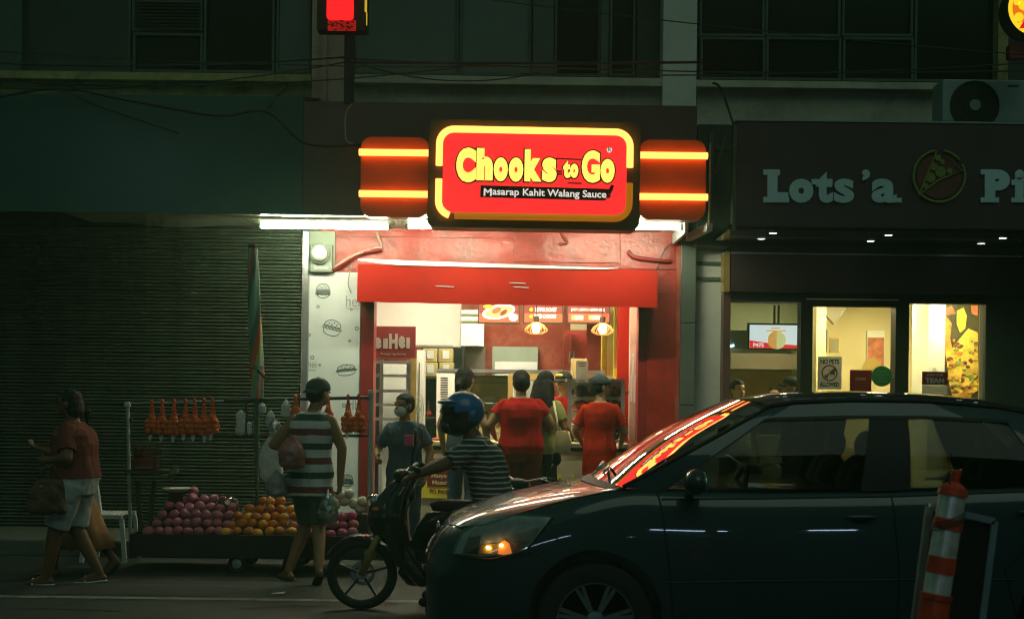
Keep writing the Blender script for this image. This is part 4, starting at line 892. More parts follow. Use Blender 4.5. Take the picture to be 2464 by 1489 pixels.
# pendant lamps with wooden cage shades
M['bulb'] = emit('bulb', (1.0, 0.70, 0.30), 22)
for i, (u, v) in enumerate(((1290, 788), (1450, 790))):
    yl = 14.0; c = W(u, v, yl); k = yl / FPX
    t = thing('pendant_lamp', 'glowing pendant bulb in slatted wooden shade, %s' % ('left one above the counter', 'right one beside the yellow column')[i], 'lamp', c, 0, 'pendant lamps')
    MB().tube([c + Vector((0, 0, 0.1)), Vector((c.x, c.y, 3.05))], 0.005, 6).build('cord', M['black'], t)
    MB().lathe([(0.03, 0.05), (0.032, 0.12)], c, 16).build('socket', M['wood_dark'], t)
    MB().lathe([(0.004, -0.06), (0.03, -0.05), (0.042, -0.015), (0.036, 0.02), (0.018, 0.05)], c, 18).build('bulb', M['bulb'], t, True)
    for j in range(18):
        a = 2 * pi * j / 18; d = Vector((cos(a), sin(a), 0)); prof = ((0.028, 0.055), (0.085, 0.02), (0.118, -0.02), (0.115, -0.04), (0.075, -0.062))
        MB().tube([c + d * r + Vector((0, 0, h)) for r, h in prof], 0.0045, 5).build('shade_slat', M['wood_lamp'], t)
    MB().tube([c + Vector((0.07 * cos(a), 0.07 * sin(a), -0.064)) for a in [2 * pi * q / 20 for q in range(20)]], 0.004, 5, closed=True).build('shade_ring', M['wood_lamp'], t)
# counter
ct = thing('shop_counter', 'long counter with pale top across the shop opening', 'counter', W(1270, 1340, 13.45))
xa, xb = W(1015, 1080, 13.4).x, W(1512, 1080, 13.4).x
z_ct = 1.04
MB().bbox(xa, xb, 13.38, 14.04, z_ct - 0.05, z_ct, 0.01).build('top', M['counter_top'], ct)
MB().box(xa, xb, 13.42, 13.46, 0.16, z_ct - 0.06).build('front', M['counter_front'], ct)
part('edge_strip', M['steel'], 1370, 1068, 1512, 1076, 13.36, 13.379, ct); part('dark_gap', M['black'], 1030, 1076, 1512, 1084, 13.40, 13.419, ct)
# banner on the counter front
bn = thing('slogan_banner', 'yellow and maroon banner reading Masyadong Masarap on the counter front', 'banner', W(1060, 1200, 13.38))
part('sheet', M['yellow_paint'], 1012, 1126, 1104, 1198, 13.39, 13.4, bn); part('panel', M['maroon_sign'], 1028, 1128, 1102, 1170, 13.382, 13.389, bn)
text('lettering', 'Masyadong', M['cream'], bn, RW(1038, 1139, 1104, 1152, 13.38), 13.381, 0.02, 0.003); text('lettering', 'Masarap', M['cream'], bn, RW(1040, 1155, 1090, 1168, 13.38), 13.381, 0.03, 0.003); text('lettering', 'PO PWEDE', M['maroon_sign'], bn, RW(1034, 1178, 1094, 1189, 13.38), 13.388, 0.01, 0.003, tilt=-0.08)
for i in range(6):
    u = 1030 + i * 13; c = W(u, 1108, 13.4); s = 6 * 13.4 / FPX
    MB().prism([(c.x - s, c.z + s), (c.x + s, c.z + s), (c.x, c.z - s)], 13.40, 13.418).build('bunting_flag', M[('yellow_paint', 'red_cab', 'ink')[i % 3]], ct)
gd = MB()
for u in (1340, 1372, 1400): 
    q = RW(u, 1140, u + 14, 1175, 13.4); MB().prism([(q[0], q[2]), (q[1], q[2]), (q[1] - .02, q[3]), (q[0] + .02, q[3])], 13.41, 13.419).build('letter_print', M['yellow_paint'], ct)
    c = W(u + 7, 1158, 13.4); MB().prism([(c.x + (0.02 if k % 2 else 0.045) * cos(pi / 2 + k * pi / 5), c.z + (0.02 if k % 2 else 0.045) * sin(pi / 2 + k * pi / 5)) for k in range(10)], 13.403, 13.409).build('star_print', M['ink'], ct)
# glazed roaster
ro = thing('glass_roaster', 'long steel and glass roasting cabinet behind the customers', 'roaster', W(1250, 1060, 14.6))
YR = 14.55
rp('top_rail', 'steel', 1048, 889, 1456, 897, YR, YR + 0.5, ro); rp('vent_panel', 'white_enamel', 1050, 898, 1093, 1022, YR, YR + 0.45, ro)
for i in range(18): rp('vent_slot', 'black', 1060, 908 + i * 5.6, 1078, 910.5 + i * 5.6, YR - 0.004, YR - 0.0005, ro)
rp('base', 'counter_top', 1050, 1024, 1456, 1062, YR + 0.02, YR + 0.45, ro)
M['case_glass'] = glass('case_glass', (0.9, 0.92, 0.86), 0.05)
rp('post', 'brass', 1222, 898, 1234, 1022, YR, YR + 0.03, ro); rp('back_panel', 'cream', 1095, 905, 1222, 1010, YR + 0.44, YR + 0.46, ro); rp('inner_frame', 'taupe', 1095, 903, 1222, 908, YR + 0.05, YR + 0.2, ro)
rp('glass', 'case_glass', 1094, 899, 1221, 1022, YR + 0.005, YR + 0.01, ro); rp('glass', 'case_glass', 1236, 915, 1360, 1022, YR + 0.005, YR + 0.01, ro); rp('hood_panel', 'brass', 1236, 898, 1455, 914, YR + 0.003, YR + 0.4, ro)
for v in (920, 970): MB().tube([W(1100, v, YR + .2), W(1220, v + 1, YR + .2)], 0.008, 6).build('spit_bar', M['steel'], ro)
# warmer case on the counter with roast chickens
wc = thing('warmer_case', 'glass warmer case with shelves of roast chicken on the right of the counter', 'display case', W(1440, 1065, 13.5))
YW = 13.55
for u in (1366, 1494): rp('post', 'steel', u, 915, u + 9, 1066, YW, YW + 0.03, wc)
rp('top', 'steel', 1364, 911, 1505, 918, YW - 0.01, YW + 0.5, wc)
for v in (955, 988, 1022, 1058): rp('shelf', 'white_enamel', 1375, v, 1495, v + 4, YW + 0.02, YW + 0.45, wc)
rp('back_panel', 'white_enamel', 1375, 918, 1495, 1062, YW + 0.455, YW + 0.47, wc); rp('glass', 'case_glass', 1376, 919, 1494, 1064, YW + 0.005, YW + 0.009, wc)
def chicken():
    mb = MB().ell((0, 0, 0.055), 0.10, 0.07, 0.06, 14, 8).ell((0.085, 0.04, 0.05), 0.05, 0.028, 0.03, 10, 6).ell((0.085, -0.04, 0.05), 0.05, 0.028, 0.03, 10, 6).ell((-0.03, 0.07, 0.05), 0.05, 0.022, 0.028, 8, 6).ell((-0.03, -0.07, 0.05), 0.05, 0.022, 0.028, 8, 6).limb((0.12, 0.04, 0.05), (0.15, 0.035, 0.06), 0.012, 0.01, n=6)
    return mb.mesh('roast_chicken')
ckm = chicken(); ckm.shade_smooth()
for r, v in enumerate((955, 988, 1022, 1058)):
    for q, u in enumerate((1397, 1425, 1455, 1480)):
        o = link('roast_chicken', ckm, M['meat']); o.location = W(u, v, YW + 0.18); o.location.y += random.uniform(-.06, .1); o.rotation_euler.z = random.uniform(0, 6)
        tag(o, 'brown roast chicken on the %s shelf of the warmer case, %s in its row' % (('top', 'second', 'third', 'bottom')[r], ('first', 'second', 'third', 'last')[q]), 'chicken', 'roast chickens in the warmer case')
        o.scale = [random.uniform(.9, 1.1)] * 3
sp_ = thing('small_standing_card', 'white standing payment card on top of the warmer case', 'card', W(1400, 918, YW - .005))
part('card', M['paper_thin'], 1386, 868, 1415, 921, YW - 0.025, YW - 0.015, sp_); part('foot', M['steel'], 1392, 919, 1410, 923, YW - 0.05, YW + 0.02, sp_)
for v_, w_ in ((873, 20), (879, 16), (914, 14)): part('print_line', M['ink_pale'], 1400.5 - w_ / 2, v_, 1400.5 + w_ / 2, v_ + 2.5, YW - .027, YW - .0255, sp_)
cbx = part('box', M['carton'], 1376, 862, 1412, 911, 14.2, 14.5, None); tag(cbx, 'plain cream box behind the white standing card', 'box')
yb_ = thing('yellow_tub', 'bright yellow-green tub between the roast chickens', 'tub', W(1470, 975, YW + .1)); MB().lathe([(0.07, 0), (0.08, 0.07)], W(1468, 988, YW + .04), 18).build('body', M['lemon'], yb_)
# bits on the counter at the left
for i, (u, m, lab) in enumerate(((1052, 'red_cab', 'small red packet lying on the left end of the counter'), (1068, 'yellow_paint', 'small yellow packet lying on the left end of the counter'), (1040, 'plastic_white', 'small white tray at the left end of the counter'))):
    c = W(u, 1060, 13.5); tag(MB().bbox(c.x - .05, c.x + .05, 13.46, 13.56, z_ct + 0.001, z_ct + (0.03, 0.09, 0.015)[i], 0.008).build(('packet', 'packet', 'tray')[i], M[m]), lab, ('packet', 'packet', 'tray')[i])
# ------------------------------------------------------------------ fruit cart
YK = 11.0; zt_ = 0.315
xk0, xk1 = W(312, 1290, YK).x, W(872, 1290, YK).x
kt = thing('fruit_cart', 'low dark wooden fruit cart with pipe frame at the kerb', 'cart', ((xk0 + xk1) / 2, 11.35, 0))
MB().box(xk0, xk1, YK + 0.0, YK + 0.035, 0.13, zt_).build('side_board', M['cart'], kt); MB().box(xk0, xk1, 11.70, 11.735, 0.13, zt_).build('side_board', M['cart'], kt)
for x in (xk0, xk1 - 0.03): MB().box(x, x + 0.03, YK + 0.036, 11.699, 0.13, zt_).build('end_board', M['cart'], kt)
for i in range(5): MB().box(xk0 + 0.031, xk1 - 0.031, YK + 0.037 + i * 0.132, YK + 0.037 + i * 0.132 + 0.128, 0.22, 0.245).build('plank', M['wood_dark'], kt)
for u in (515, 700):
    for y in (YK + 0.06, 11.62):
        c = Vector((W(u, 1300, YK).x, y, 0.075)); 
        if u == 515: c.x = W(567, 1368, YK).x
        wl_ = MB().lathe([(0.045, -0.02), (0.075, -0.017), (0.075, 0.017), (0.045, 0.02)], c, 20, 'Y').build('wheel', M['rubber'], kt, 40)
        MB().lathe([(0.04, -0.022), (0.012, -0.03), (0.012, 0.03), (0.04, 0.022)], c, 16, 'Y').build('hub', M['zinc'], wl_, 40)
        MB().box(c.x - 0.12, c.x + 0.12, y - 0.035 if y < 11.3 else y - 0.03, y + 0.035, 0.155, 0.215).build('wheel_bracket', M['cart'], kt)
yp2 = 11.5
def post(u0, v0, u1, v1, r, name='frame_post', m='zinc', y=yp2): return MB().tube([W(u0, v0, y), W(u1, v1, y)], r, 10).build(name, M[m], kt, 40)
post(307, 968, 314, 1300, 0.016); post(616, 955, 619, 1300, 0.019, m='frame_green'); post(893, 940, 889, 1300, 0.023)
for u, v in ((307, 970), (893, 941)): 
    c = W(u, v, yp2); MB().bbox(c.x - .024, c.x + .024, c.y - .024, c.y + .024, c.z - .03, c.z + .01, .006).build('pipe_cap', M['plastic_white'], kt)
post(305, 970, 545, 964, 0.006, 'hanging_rail', 'zinc'); post(540, 964, 893, 956, 0.016, 'hanging_rail', 'black'); post(313, 1048, 893, 1048, 0.012, 'cross_rail', 'black'); post(593, 962, 595, 1048, 0.012, 'frame_post', 'black')
post(313, 1010, 318, 1010, 0.02, 'clamp', 'black')
MB().box(W(310, 1145, 11.4).x, W(418, 1145, 11.4).x, 11.25, 11.6, 0.80, 0.825).build('side_shelf', M['wood_dark'], kt)
for u in (330, 372): MB().beam(W(u, 1155, 11.4), W(u + 10 - (u > 340) * 26, 1290, 11.4), 0.035).build('shelf_strut', M['wood_dark'], kt)

# umbrella rolled up on its pole
um = thing('rolled_umbrella', 'rolled up green striped vendor umbrella standing above the fruit cart', 'umbrella', W(616, 960, yp2))
M['umb_g'] = mat('umb_g', (0.20, 0.38, 0.28), 0.7, var=0.2, bump=0.2); M['umb_d'] = mat('umb_d', (0.09, 0.17, 0.13), 0.7, var=0.2, bump=0.2); M['umb_r'] = mat('umb_r', (0.5, 0.12, 0.05), 0.7); M['umb_y'] = mat('umb_y', (0.42, 0.36, 0.04), 0.7)
nk, ns_ = 30, 40; vs = []; fs = []; mi = []
for i in range(ns_ + 1):
    q = i / ns_; c = W(608 + 12 * q, 596 + 362 * q, yp2); r = (10.5 + 7.0 * q ** 0.6) * yp2 / FPX * (0.85 if q > 0.86 else 1)
    for k in range(nk):
        a = 2 * pi * k / nk - q * 6.5; rr = r * (1 + 0.10 * sin(5 * a + 9 * q) + 0.05 * noise.noise((k * .5, q * 9, 0)))
        vs.append((c.x + rr * cos(a), c.y + rr * sin(a), c.z))
sec = ['umb_g'] * 8 + ['umb_d'] * 4 + ['umb_r'] * 4 + ['umb_y'] * 2 + ['umb_g'] * 5 + ['umb_r'] * 3 + ['umb_d'] * 4
for i in range(ns_):
    for k in range(nk): fs.append((i * nk + k, i * nk + (k + 1) % nk, (i + 1) * nk + (k + 1) % nk, (i + 1) * nk + k)); mi.append(sec[k])
o = MB().add(vs, fs).build('canopy_roll', None, um, True); names = ['umb_g', 'umb_d', 'umb_r', 'umb_y']
for n_ in names: o.data.materials.append(M[n_])
for p, k in zip(o.data.polygons, mi): p.material_index = names.index(k)
MB().lathe([(0.04, 0), (0.045, 0.02), (0.02, 0.035)], W(608, 597, yp2), 14).build('top_cap', M['wall_dark'], um, 40)
MB().tube([W(609, 900, yp2), W(618, 962, yp2), W(620, 1100, yp2)], 0.02, 10).build('pole', M['frame_green'], um, 40)
a = W(619, 890, yp2 - .06); MB().beam(a, a + Vector((0.09, 0, -0.09)), 0.01, 0.02).build('tie_strap', M['wall_dark'], um)
MB().lathe([(0.062, -0.012), (0.064, 0.012)], W(618, 884, yp2), 16, cap=False).build('tie_strap', M['umb_d'], um)

# fruit heaps, every piece its own
def fruit_mesh(nm, dent=0.18, k=1.0):
    mb = MB().ell((0, 0, 0), 1, 1, 0.92, 16, 10); 
    for i, (x, y, z) in enumerate(mb.v):
        r = math.hypot(x, y); d = dent * math.exp(-(r / 0.3) ** 2); mb.v[i] = (x, y, z - d * (1 if z > 0 else -0.6))
    me = mb.mesh(nm); me.shade_smooth(); return me
apm = {k: fruit_mesh('apple_' + k) for k in ('apple', 'apple_bright')}; orm = {k: fruit_mesh('orange_' + k, 0.05) for k in ('orange', 'orange_bright', 'orange_net')}; tum = fruit_mesh('turnip_m', -0.12)
for d in (apm, orm):
    for k, me in d.items(): me.materials.append(M[k])
tum.materials.append(M['turnip'])
ORD = ('first', 'second', 'third', 'fourth', 'fifth', 'sixth', 'seventh', 'eighth', 'ninth', 'tenth', 'eleventh', 'twelfth')
def heap(rows, name, pick, r, what, where, group, cat, y0=YK + 0.09, z0=zt_ - 0.01):
    xs = []
    for j, (ua, ub) in enumerate(rows):
        xa, xb = W(ua, 1285, YK + .1).x, W(ub, 1285, YK + .1).x; n = max(1, round((xb - xa) / (2.05 * r)) + 1); xs += [xa, xb]
        rn = 'bottom row' if j == 0 else 'top row' if j == len(rows) - 1 else ORD[j] + ' row up'
        for i in range(n):
            q = i / max(1, n - 1); o = link(name, pick(j)); f = random.uniform(.94, 1.14)
            o.location = (xa + (xb - xa) * q + random.uniform(-.008, .008), y0 + j * 0.075 + random.uniform(-.018, .018), z0 + r * 0.7 + j * 1.42 * r + random.uniform(-.010, .010))
            o.rotation_euler = (random.uniform(-.9, .5), random.uniform(-.6, .6), random.uniform(0, 6)); o.scale = (r * f, r * f, r * f * random.uniform(.9, 1.05))
            tag(o, '%s, %s from left, %s of %s' % (what, ORD[i], rn, where), cat, group)
    xa, xb = min(xs), max(xs); z1 = z0 + (len(rows) - 1.6) * 1.42 * r
    mb = MB().add([(xa + .02, YK + .13, .246), (xb - .02, YK + .13, .246), (xb - .05, y0 + len(rows) * .075 + .03, z1), (xa + .05, y0 + len(rows) * .075 + .03, z1), (xb - .05, 11.69, z1), (xa + .05, 11.69, z1), (xb - .02, 11.69, .246), (xa + .02, 11.69, .246)], [(0, 1, 2, 3), (3, 2, 4, 5), (5, 4, 6, 7), (0, 3, 5, 7), (1, 6, 4, 2)])
    mb.build('tray_lining', M['wood_dark'], kt)
heap([(360, 552), (372, 545), (380, 540), (390, 545), (420, 520), (440, 450)], 'apple', lambda j: apm['apple'], 0.043, 'dusky pink apple', 'big left heap', 'apples in the left heap', 'apple')
heap([(546, 700), (555, 700), (565, 700), (585, 690), (615, 660)], 'orange', lambda j: orm['orange_bright' if random.random() < .3 else 'orange'], 0.041, 'orange', 'middle heap on the cart', 'oranges in the middle heap', 'orange')
heap([(745, 850), (752, 848), (768, 842)], 'apple', lambda j: apm['apple_bright' if random.random() < .5 else 'apple'], 0.043, 'bright pink apple', 'small right heap', 'apples in the right heap', 'apple')
for i, (u, v) in enumerate(((806, 1215), (828, 1205), (852, 1212), (818, 1190), (840, 1188), (866, 1222), (796, 1232), (872, 1206))):
    o = link('turnip', tum); o.location = W(u, v, YK + 0.36 + .02 * (i % 3)); o.rotation_euler = (random.uniform(-.8, .8), random.uniform(-.8, .8), 0); o.scale = [0.048] * 3
    tag(o, 'white round turnip behind the pink apples, ' + ('third from left at middle height', 'just above the pole side of the pile', 'right of centre', 'upper left one', 'upper right one', 'low right one', 'lowest left one', 'far right one')[i], 'turnip', 'turnips on the cart')
rc = MB().box(W(795, 1240, YK).x, W(876, 1240, YK).x, YK + 0.30, YK + 0.52, 0.246, 0.47).build('turnip_crate', M['cart']); tag(rc, 'low dark crate under the white turnips', 'crate')
def pouch(u0, v0, u1, v1, y, label, m):
    mb = MB(); n = 14; c = W((u0 + u1) / 2, (v0 + v1) / 2, y); hw = (u1 - u0) / 2 * y / FPX; hh = (v1 - v0) / 2 * y / FPX
    mb.ell(c, hw, 0.06, hh, 20, 14)
    for i, p in enumerate(mb.v):
        d = Vector(p) - c; q = noise.noise(Vector(p) * 14) * 0.35 + noise.noise(Vector(p) * 31) * 0.18; mb.v[i] = tuple(c + d * (1 + q))
    return tag(mb.build('net_pouch', M[m], None, 50), label, 'net bag')
M['film_red'] = glass('film_red', (0.75, 0.30, 0.25), 0.12, 0.12)
pouch(520, 1196, 572, 1236, 11.35, 'shiny reddish net pouch between the apple and orange heaps', 'film_red'); pouch(630, 1193, 690, 1222, 11.45, 'shiny reddish net pouch on top of the oranges', 'film_red')
# orange net bags hanging from the rail
def netbag(u, vt, vb, wd, label, group, card=True, y=yp2 - 0.02):
    k = y / FPX; top = W(u, vt, y); H = (vb - vt) * k; R0 = wd / 2 * k
    t = thing('orange_net_bag', label, 'net bag', top, 0, group)
    prof = [(0.006, 0), (0.012, 0.12), (R0 * 0.45, 0.42), (R0 * 0.85, 0.62), (R0, 0.78), (R0 * 0.8, 0.95), (R0 * 0.3, 1.0)]
    def pr(q):
        for (r0, h0), (r1, h1) in zip(prof[:-1], prof[1:]):
            if q <= h1: return r0 + (r1 - r0) * (q - h0) / (h1 - h0)
        return prof[-1][0]
    mb = MB()
    for s in (-1, 1):
        for j in range(11):
            pts = []
            for i in range(13):
                q = i / 12; a = 2 * pi * j / 11 + s * q * 2.2; pts.append(top + Vector((pr(q) * cos(a), pr(q) * sin(a), -q * H)))
            mb.tube(pts, 0.0022, 3, cap=False)
    mb.build('net', M['net'], t)
    MB().ell(top + Vector((0, -.01, 0.012)), 0.016, 0.014, 0.018, 8, 6).build('knot', M['net'], t)
    n = 0; fr = 0.034
    for (q, m_) in ((0.9, 3), (0.76, 4), (0.62, 3), (0.5, 1)):
        for i in range(m_):
            a = 2 * pi * i / m_ + q * 9; rr = max(0, min(R0 - fr * 0.7, R0 * 0.62)) if m_ > 1 else 0.0
            o = link('orange', orm['orange_net'], None, t, world=False); o.location = (rr * cos(a), rr * sin(a), -q * H); o.scale = [fr * random.uniform(.9, 1.05)] * 3
    if card:
        c = top + Vector((random.uniform(-.012, .012), -0.01, -H * 1.02)); MB().prism([(c.x - .024, c.z + .02), (c.x + .026, c.z + .022), (c.x + .004, c.z - .05), (c.x - .012, c.z - .048)], c.y - .003, c.y).build('price_tag', M['plastic_white'], t)
for i, (u, vt) in enumerate(((366, 968), (391, 968), (419, 967), (447, 966), (469, 966), (491, 965), (512, 965))):
    netbag(u, vt, 1044 + (i % 3) * 2, 31, '%s net bag of oranges from the left on the cart rail' % ('first', 'second', 'third', 'fourth', 'fifth', 'sixth', 'seventh')[i], 'net bags hanging from the cart rail')
netbag(790, 958, 1020, 26, 'net bag of oranges hanging just right of the capped man', 'net bags hanging from the cart rail', False); netbag(712, 958, 1010, 22, 'net bag of oranges half hidden behind the grey cap', 'net bags hanging from the cart rail', False)
netbag(838, 956, 1040, 30, 'net bag of oranges second from the right pipe of the cart', 'net bags hanging from the cart rail', True); netbag(864, 955, 1040, 32, 'net bag of oranges hanging next to the right pipe of the cart', 'net bags hanging from the cart rail', False)
# plastic bags on the rail
M['film'] = glass('film', (0.80, 0.84, 0.82), 0.35, 0.25)
M['film_w'] = mat('film_w', (0.62, 0.66, 0.66), 0.35, var=0.1, bump=0.5, bscale=18, alpha=0.85)
def bag(u0, v0, u1, v1, y, label, m='film_w', neck=0.3, amp=0.22, name='plastic_bag', dp=0.06):
    k = y / FPX; top = W((u0 + u1) / 2, v0, y); H = (v1 - v0) * k; R0 = (u1 - u0) / 2 * k; mb = MB(); n, mm_ = 22, 14; vs = []; fs = []
    for i in range(mm_ + 1):
        q = i / mm_; r = R0 * (0.16 + 0.84 * min(1, max(0, (q - 0.05) / neck)) ** 0.7) * (1 - 0.55 * max(0, (q - 0.86) / 0.14) ** 2)
        for j in range(n):
            a = 2 * pi * j / n; f = 1 + amp * noise.noise((cos(a) * 2.2 + u0, sin(a) * 2.2, q * 4)) + amp * 0.6 * noise.noise((cos(a) * 5, sin(a) * 5 + v0, q * 9))
            vs.append((top.x + r * f * cos(a), top.y + min(dp, R0) / R0 * r * f * sin(a), top.z - q * H))
    for i in range(mm_):
        for j in range(n): fs.append((i * n + j, (i + 1) * n + j, (i + 1) * n + (j + 1) % n, i * n + (j + 1) % n))
    fs.append(tuple(range((mm_ + 1) * n - 1, mm_ * n - 1, -1)))
    o = MB().add(vs, fs).build(name, M[m], None, 60); return tag(o, label, 'plastic bag', 'plastic bags on the cart')
bag(677, 960, 699, 1004, yp2 - .02, 'small cone of thin white plastic bag hanging on the rail'); bag(622, 968, 640, 994, yp2 - .03, 'little tied white plastic pouch near the umbrella pole', neck=.25)
bag(648, 1006, 676, 1045, yp2 - .1, 'clear bunched plastic bag above the big white bag', 'film'); bag(628, 1040, 682, 1160, yp2 - .08, 'big white plastic carrier bag hanging left of the capped man', neck=.35); bag(700, 1000, 716, 1040, yp2 - .02, 'small clear plastic bag on the rail behind the capped man', 'film'); bag(640, 985, 662, 1030, yp2 - .05, 'crumpled white plastic bag tied to the umbrella pole'); bag(568, 985, 590, 1046, yp2 - .02, 'pale rag of plastic hanging between the oranges and the pole', neck=.1); bag(594, 1014, 606, 1046, yp2 - .02, 'narrow white plastic strip hanging beside the pole', neck=.1)
# jar and scale
M['jar'] = glass('jar', (0.55, 0.36, 0.30), 0.12, 0.08)
jr = thing('plastic_tub', 'clear square plastic tub with reddish goods on the cart shelf', 'tub', W(354, 1143, 11.4))
x0, x1, _, _ = RW(326, 1100, 382, 1100, 11.4)
MB().bbox(x0, x1, 11.3, 11.5, 0.826, 1.03, 0.015).build('shell', M['jar'], jr); MB().bbox(x0 + .012, x1 - .012, 11.31, 11.49, 0.83, 0.92, 0.012).build('contents', M['food_print'], jr); MB().bbox(x0 - .006, x1 + .006, 11.295, 11.505, 1.031, 1.05, 0.006).build('lid', M['film_red'], jr)
lf = MB(); c = W(408, 1136, 11.35)
lf.add([c + Vector(q) for q in ((-0.11, 0, -0.03), (-0.03, -.03, 0.0), (0.05, -.02, 0.05), (0.075, 0, 0.055), (0.05, .03, 0.0), (0.01, .01, -0.09), (-0.03, .03, -0.03))], [(0, 1, 6), (1, 2, 4, 6), (2, 3, 4), (4, 5, 6)]); tag(lf.build('banana_leaf', M['leaf'], None), 'folded green leaf hanging off the cart shelf', 'leaf')
sc = thing('weighing_scale', 'hanging weighing scale with shallow steel pan over the apples', 'scale', W(426, 1200, 11.45))
c = W(426, 1176, 11.4); MB().lathe([(0.02, -0.03), (0.07, -0.022), (0.112, 0.0), (0.128, 0.008), (0.124, 0.011), (0.108, 0.004), (0.068, -0.016), (0.004, -0.022)], c, 30, cap=False).build('pan', M['white_enamel'], sc, True)
MB().box(c.x - .06, c.x + .06, c.y - .05, c.y + .05, c.z - 0.2, c.z - 0.031).build('body', M['cart'], sc)
# white plastic chair behind the walkers
ch = thing('plastic_chair', 'white plastic chair with slotted seat left of the fruit cart', 'chair', W(268, 1330, 11.8))
cx = W(268, 1240, 11.8).x; cy = 11.8; zs_ = 0.40
for i in range(7): MB().bbox(cx - 0.14 + i * 0.04, cx - 0.108 + i * 0.04, cy - 0.2, cy + 0.2, zs_, zs_ + 0.018, 0.004).build('seat_slat', M['plastic_white'], ch)
MB().bbox(cx - 0.16, cx + 0.16, cy - 0.225, cy - 0.201, zs_ - 0.02, zs_ + 0.02, 0.006).build('seat_rim', M['plastic_white'], ch); MB().bbox(cx - 0.16, cx + 0.16, cy + 0.201, cy + 0.225, zs_ - 0.02, zs_ + 0.02, 0.006).build('seat_rim', M['plastic_white'], ch)
for sx in (-1, 1):
    for sy in (-1, 1): MB().beam((cx + sx * .15, cy + sy * .2, zs_ - 0.02), (cx + sx * .19, cy + sy * .22, 0.0), 0.035).build('leg', M['plastic_white'], ch)
MB().beam((cx - .16, cy - .2, zs_), (cx - .22, cy - .2, zs_ + .38), 0.03, 0.05).build('back_post', M['plastic_white'], ch); MB().beam((cx - .16, cy + .2, zs_), (cx - .22, cy + .2, zs_ + .38), 0.03, 0.05).build('back_post', M['plastic_white'], ch)
MB().bbox(cx - .235, cx - .21, cy - .2, cy + .2, zs_ + .24, zs_ + .40, 0.008).build('backrest', M['cart'], ch)
# ------------------------------------------------------------------ people
WS = bpy.data.scenes.new('workshop')      # empty side scene in which skins are fused, removed at the end
def fuse(mb, name, m, parent, voxel=0.009, smooth=4, fold=0.0, fscale=9.0, seed=0.0, fstretch=1.0):
    """many overlapping closed shapes -> one continuous skin"""
    me = mb.mesh('tmp'); ob = bpy.data.objects.new('tmp', me); WS.collection.objects.link(ob)
    r = ob.modifiers.new('r', 'REMESH'); r.mode = 'VOXEL'; r.voxel_size = voxel
    if smooth:
        s = ob.modifiers.new('s', 'SMOOTH'); s.factor = 0.5; s.iterations = smooth
    with bpy.context.temp_override(scene=WS, view_layer=WS.view_layers[0]):
        dg = bpy.context.evaluated_depsgraph_get(); out = bpy.data.meshes.new_from_object(ob.evaluated_get(dg))
    bpy.data.objects.remove(ob); bpy.data.meshes.remove(me)
    if fold:
        cos_ = [v.co.copy() for v in out.vertices]; nrm = [v.normal.copy() for v in out.vertices]; flat = []
        for c_, n_ in zip(cos_, nrm):
            p = Vector((c_.x, c_.y, c_.z * fstretch)) * fscale; p.x += seed
            flat += (c_ + n_ * (fold * (abs(noise.noise(p)) * 1.6 - 0.45 + 0.5 * noise.noise(p * 2.3))))[:]
        out.vertices.foreach_set('co', flat); out.update()
    out.name = name; out.materials.clear(); return link(name, out, m, parent, True, world=False)

def hand(mb, wr, d, palm, s=1.0, curl=0.5, side=1):
    """palm and five bent fingers; d forearm direction, palm = palm facing direction"""
    d = Vector(d).normalized(); palm = Vector(palm); palm = (palm - d * palm.dot(d)).normalized(); x = d.cross(palm).normalized() * side
    wr = Vector(wr); mb.limb(wr, wr + d * 0.03 * s, 0.024 * s, 0.026 * s)
    for k in (-1.2, -0.4, 0.4, 1.2): mb.limb(wr + d * 0.02 * s + x * 0.012 * k * s, wr + d * 0.075 * s + x * 0.018 * k * s, 0.015 * s, 0.0125 * s, n=8)
    for k, L in ((-1.2, 0.055), (-0.4, 0.068), (0.4, 0.072), (1.2, 0.064)):
        p0 = wr + d * 0.078 * s + x * 0.0185 * k * s; c1 = cos(curl * 0.7); s1 = sin(curl * 0.7); p1 = p0 + (d * c1 + palm * s1) * L * 0.45 * s
        c2 = cos(curl * 2.0); s2 = sin(curl * 2.0); p2 = p1 + (d * c2 + palm * s2) * L * 0.55 * s
        mb.limb(p0, p1, 0.0105 * s, 0.0095 * s, n=7); mb.limb(p1, p2, 0.0095 * s, 0.008 * s, n=7)
    t0 = wr + d * 0.02 * s + x * 0.026 * s; t1 = t0 + (d * 0.6 + x * 0.6 + palm * 0.4) * 0.04 * s; t2 = t1 + (d * 0.85 + palm * (0.3 + curl * 0.5)) * 0.034 * s
    mb.limb(t0, t1, 0.013 * s, 0.0115 * s, n=7); mb.limb(t1, t2, 0.0115 * s, 0.009 * s, n=7)

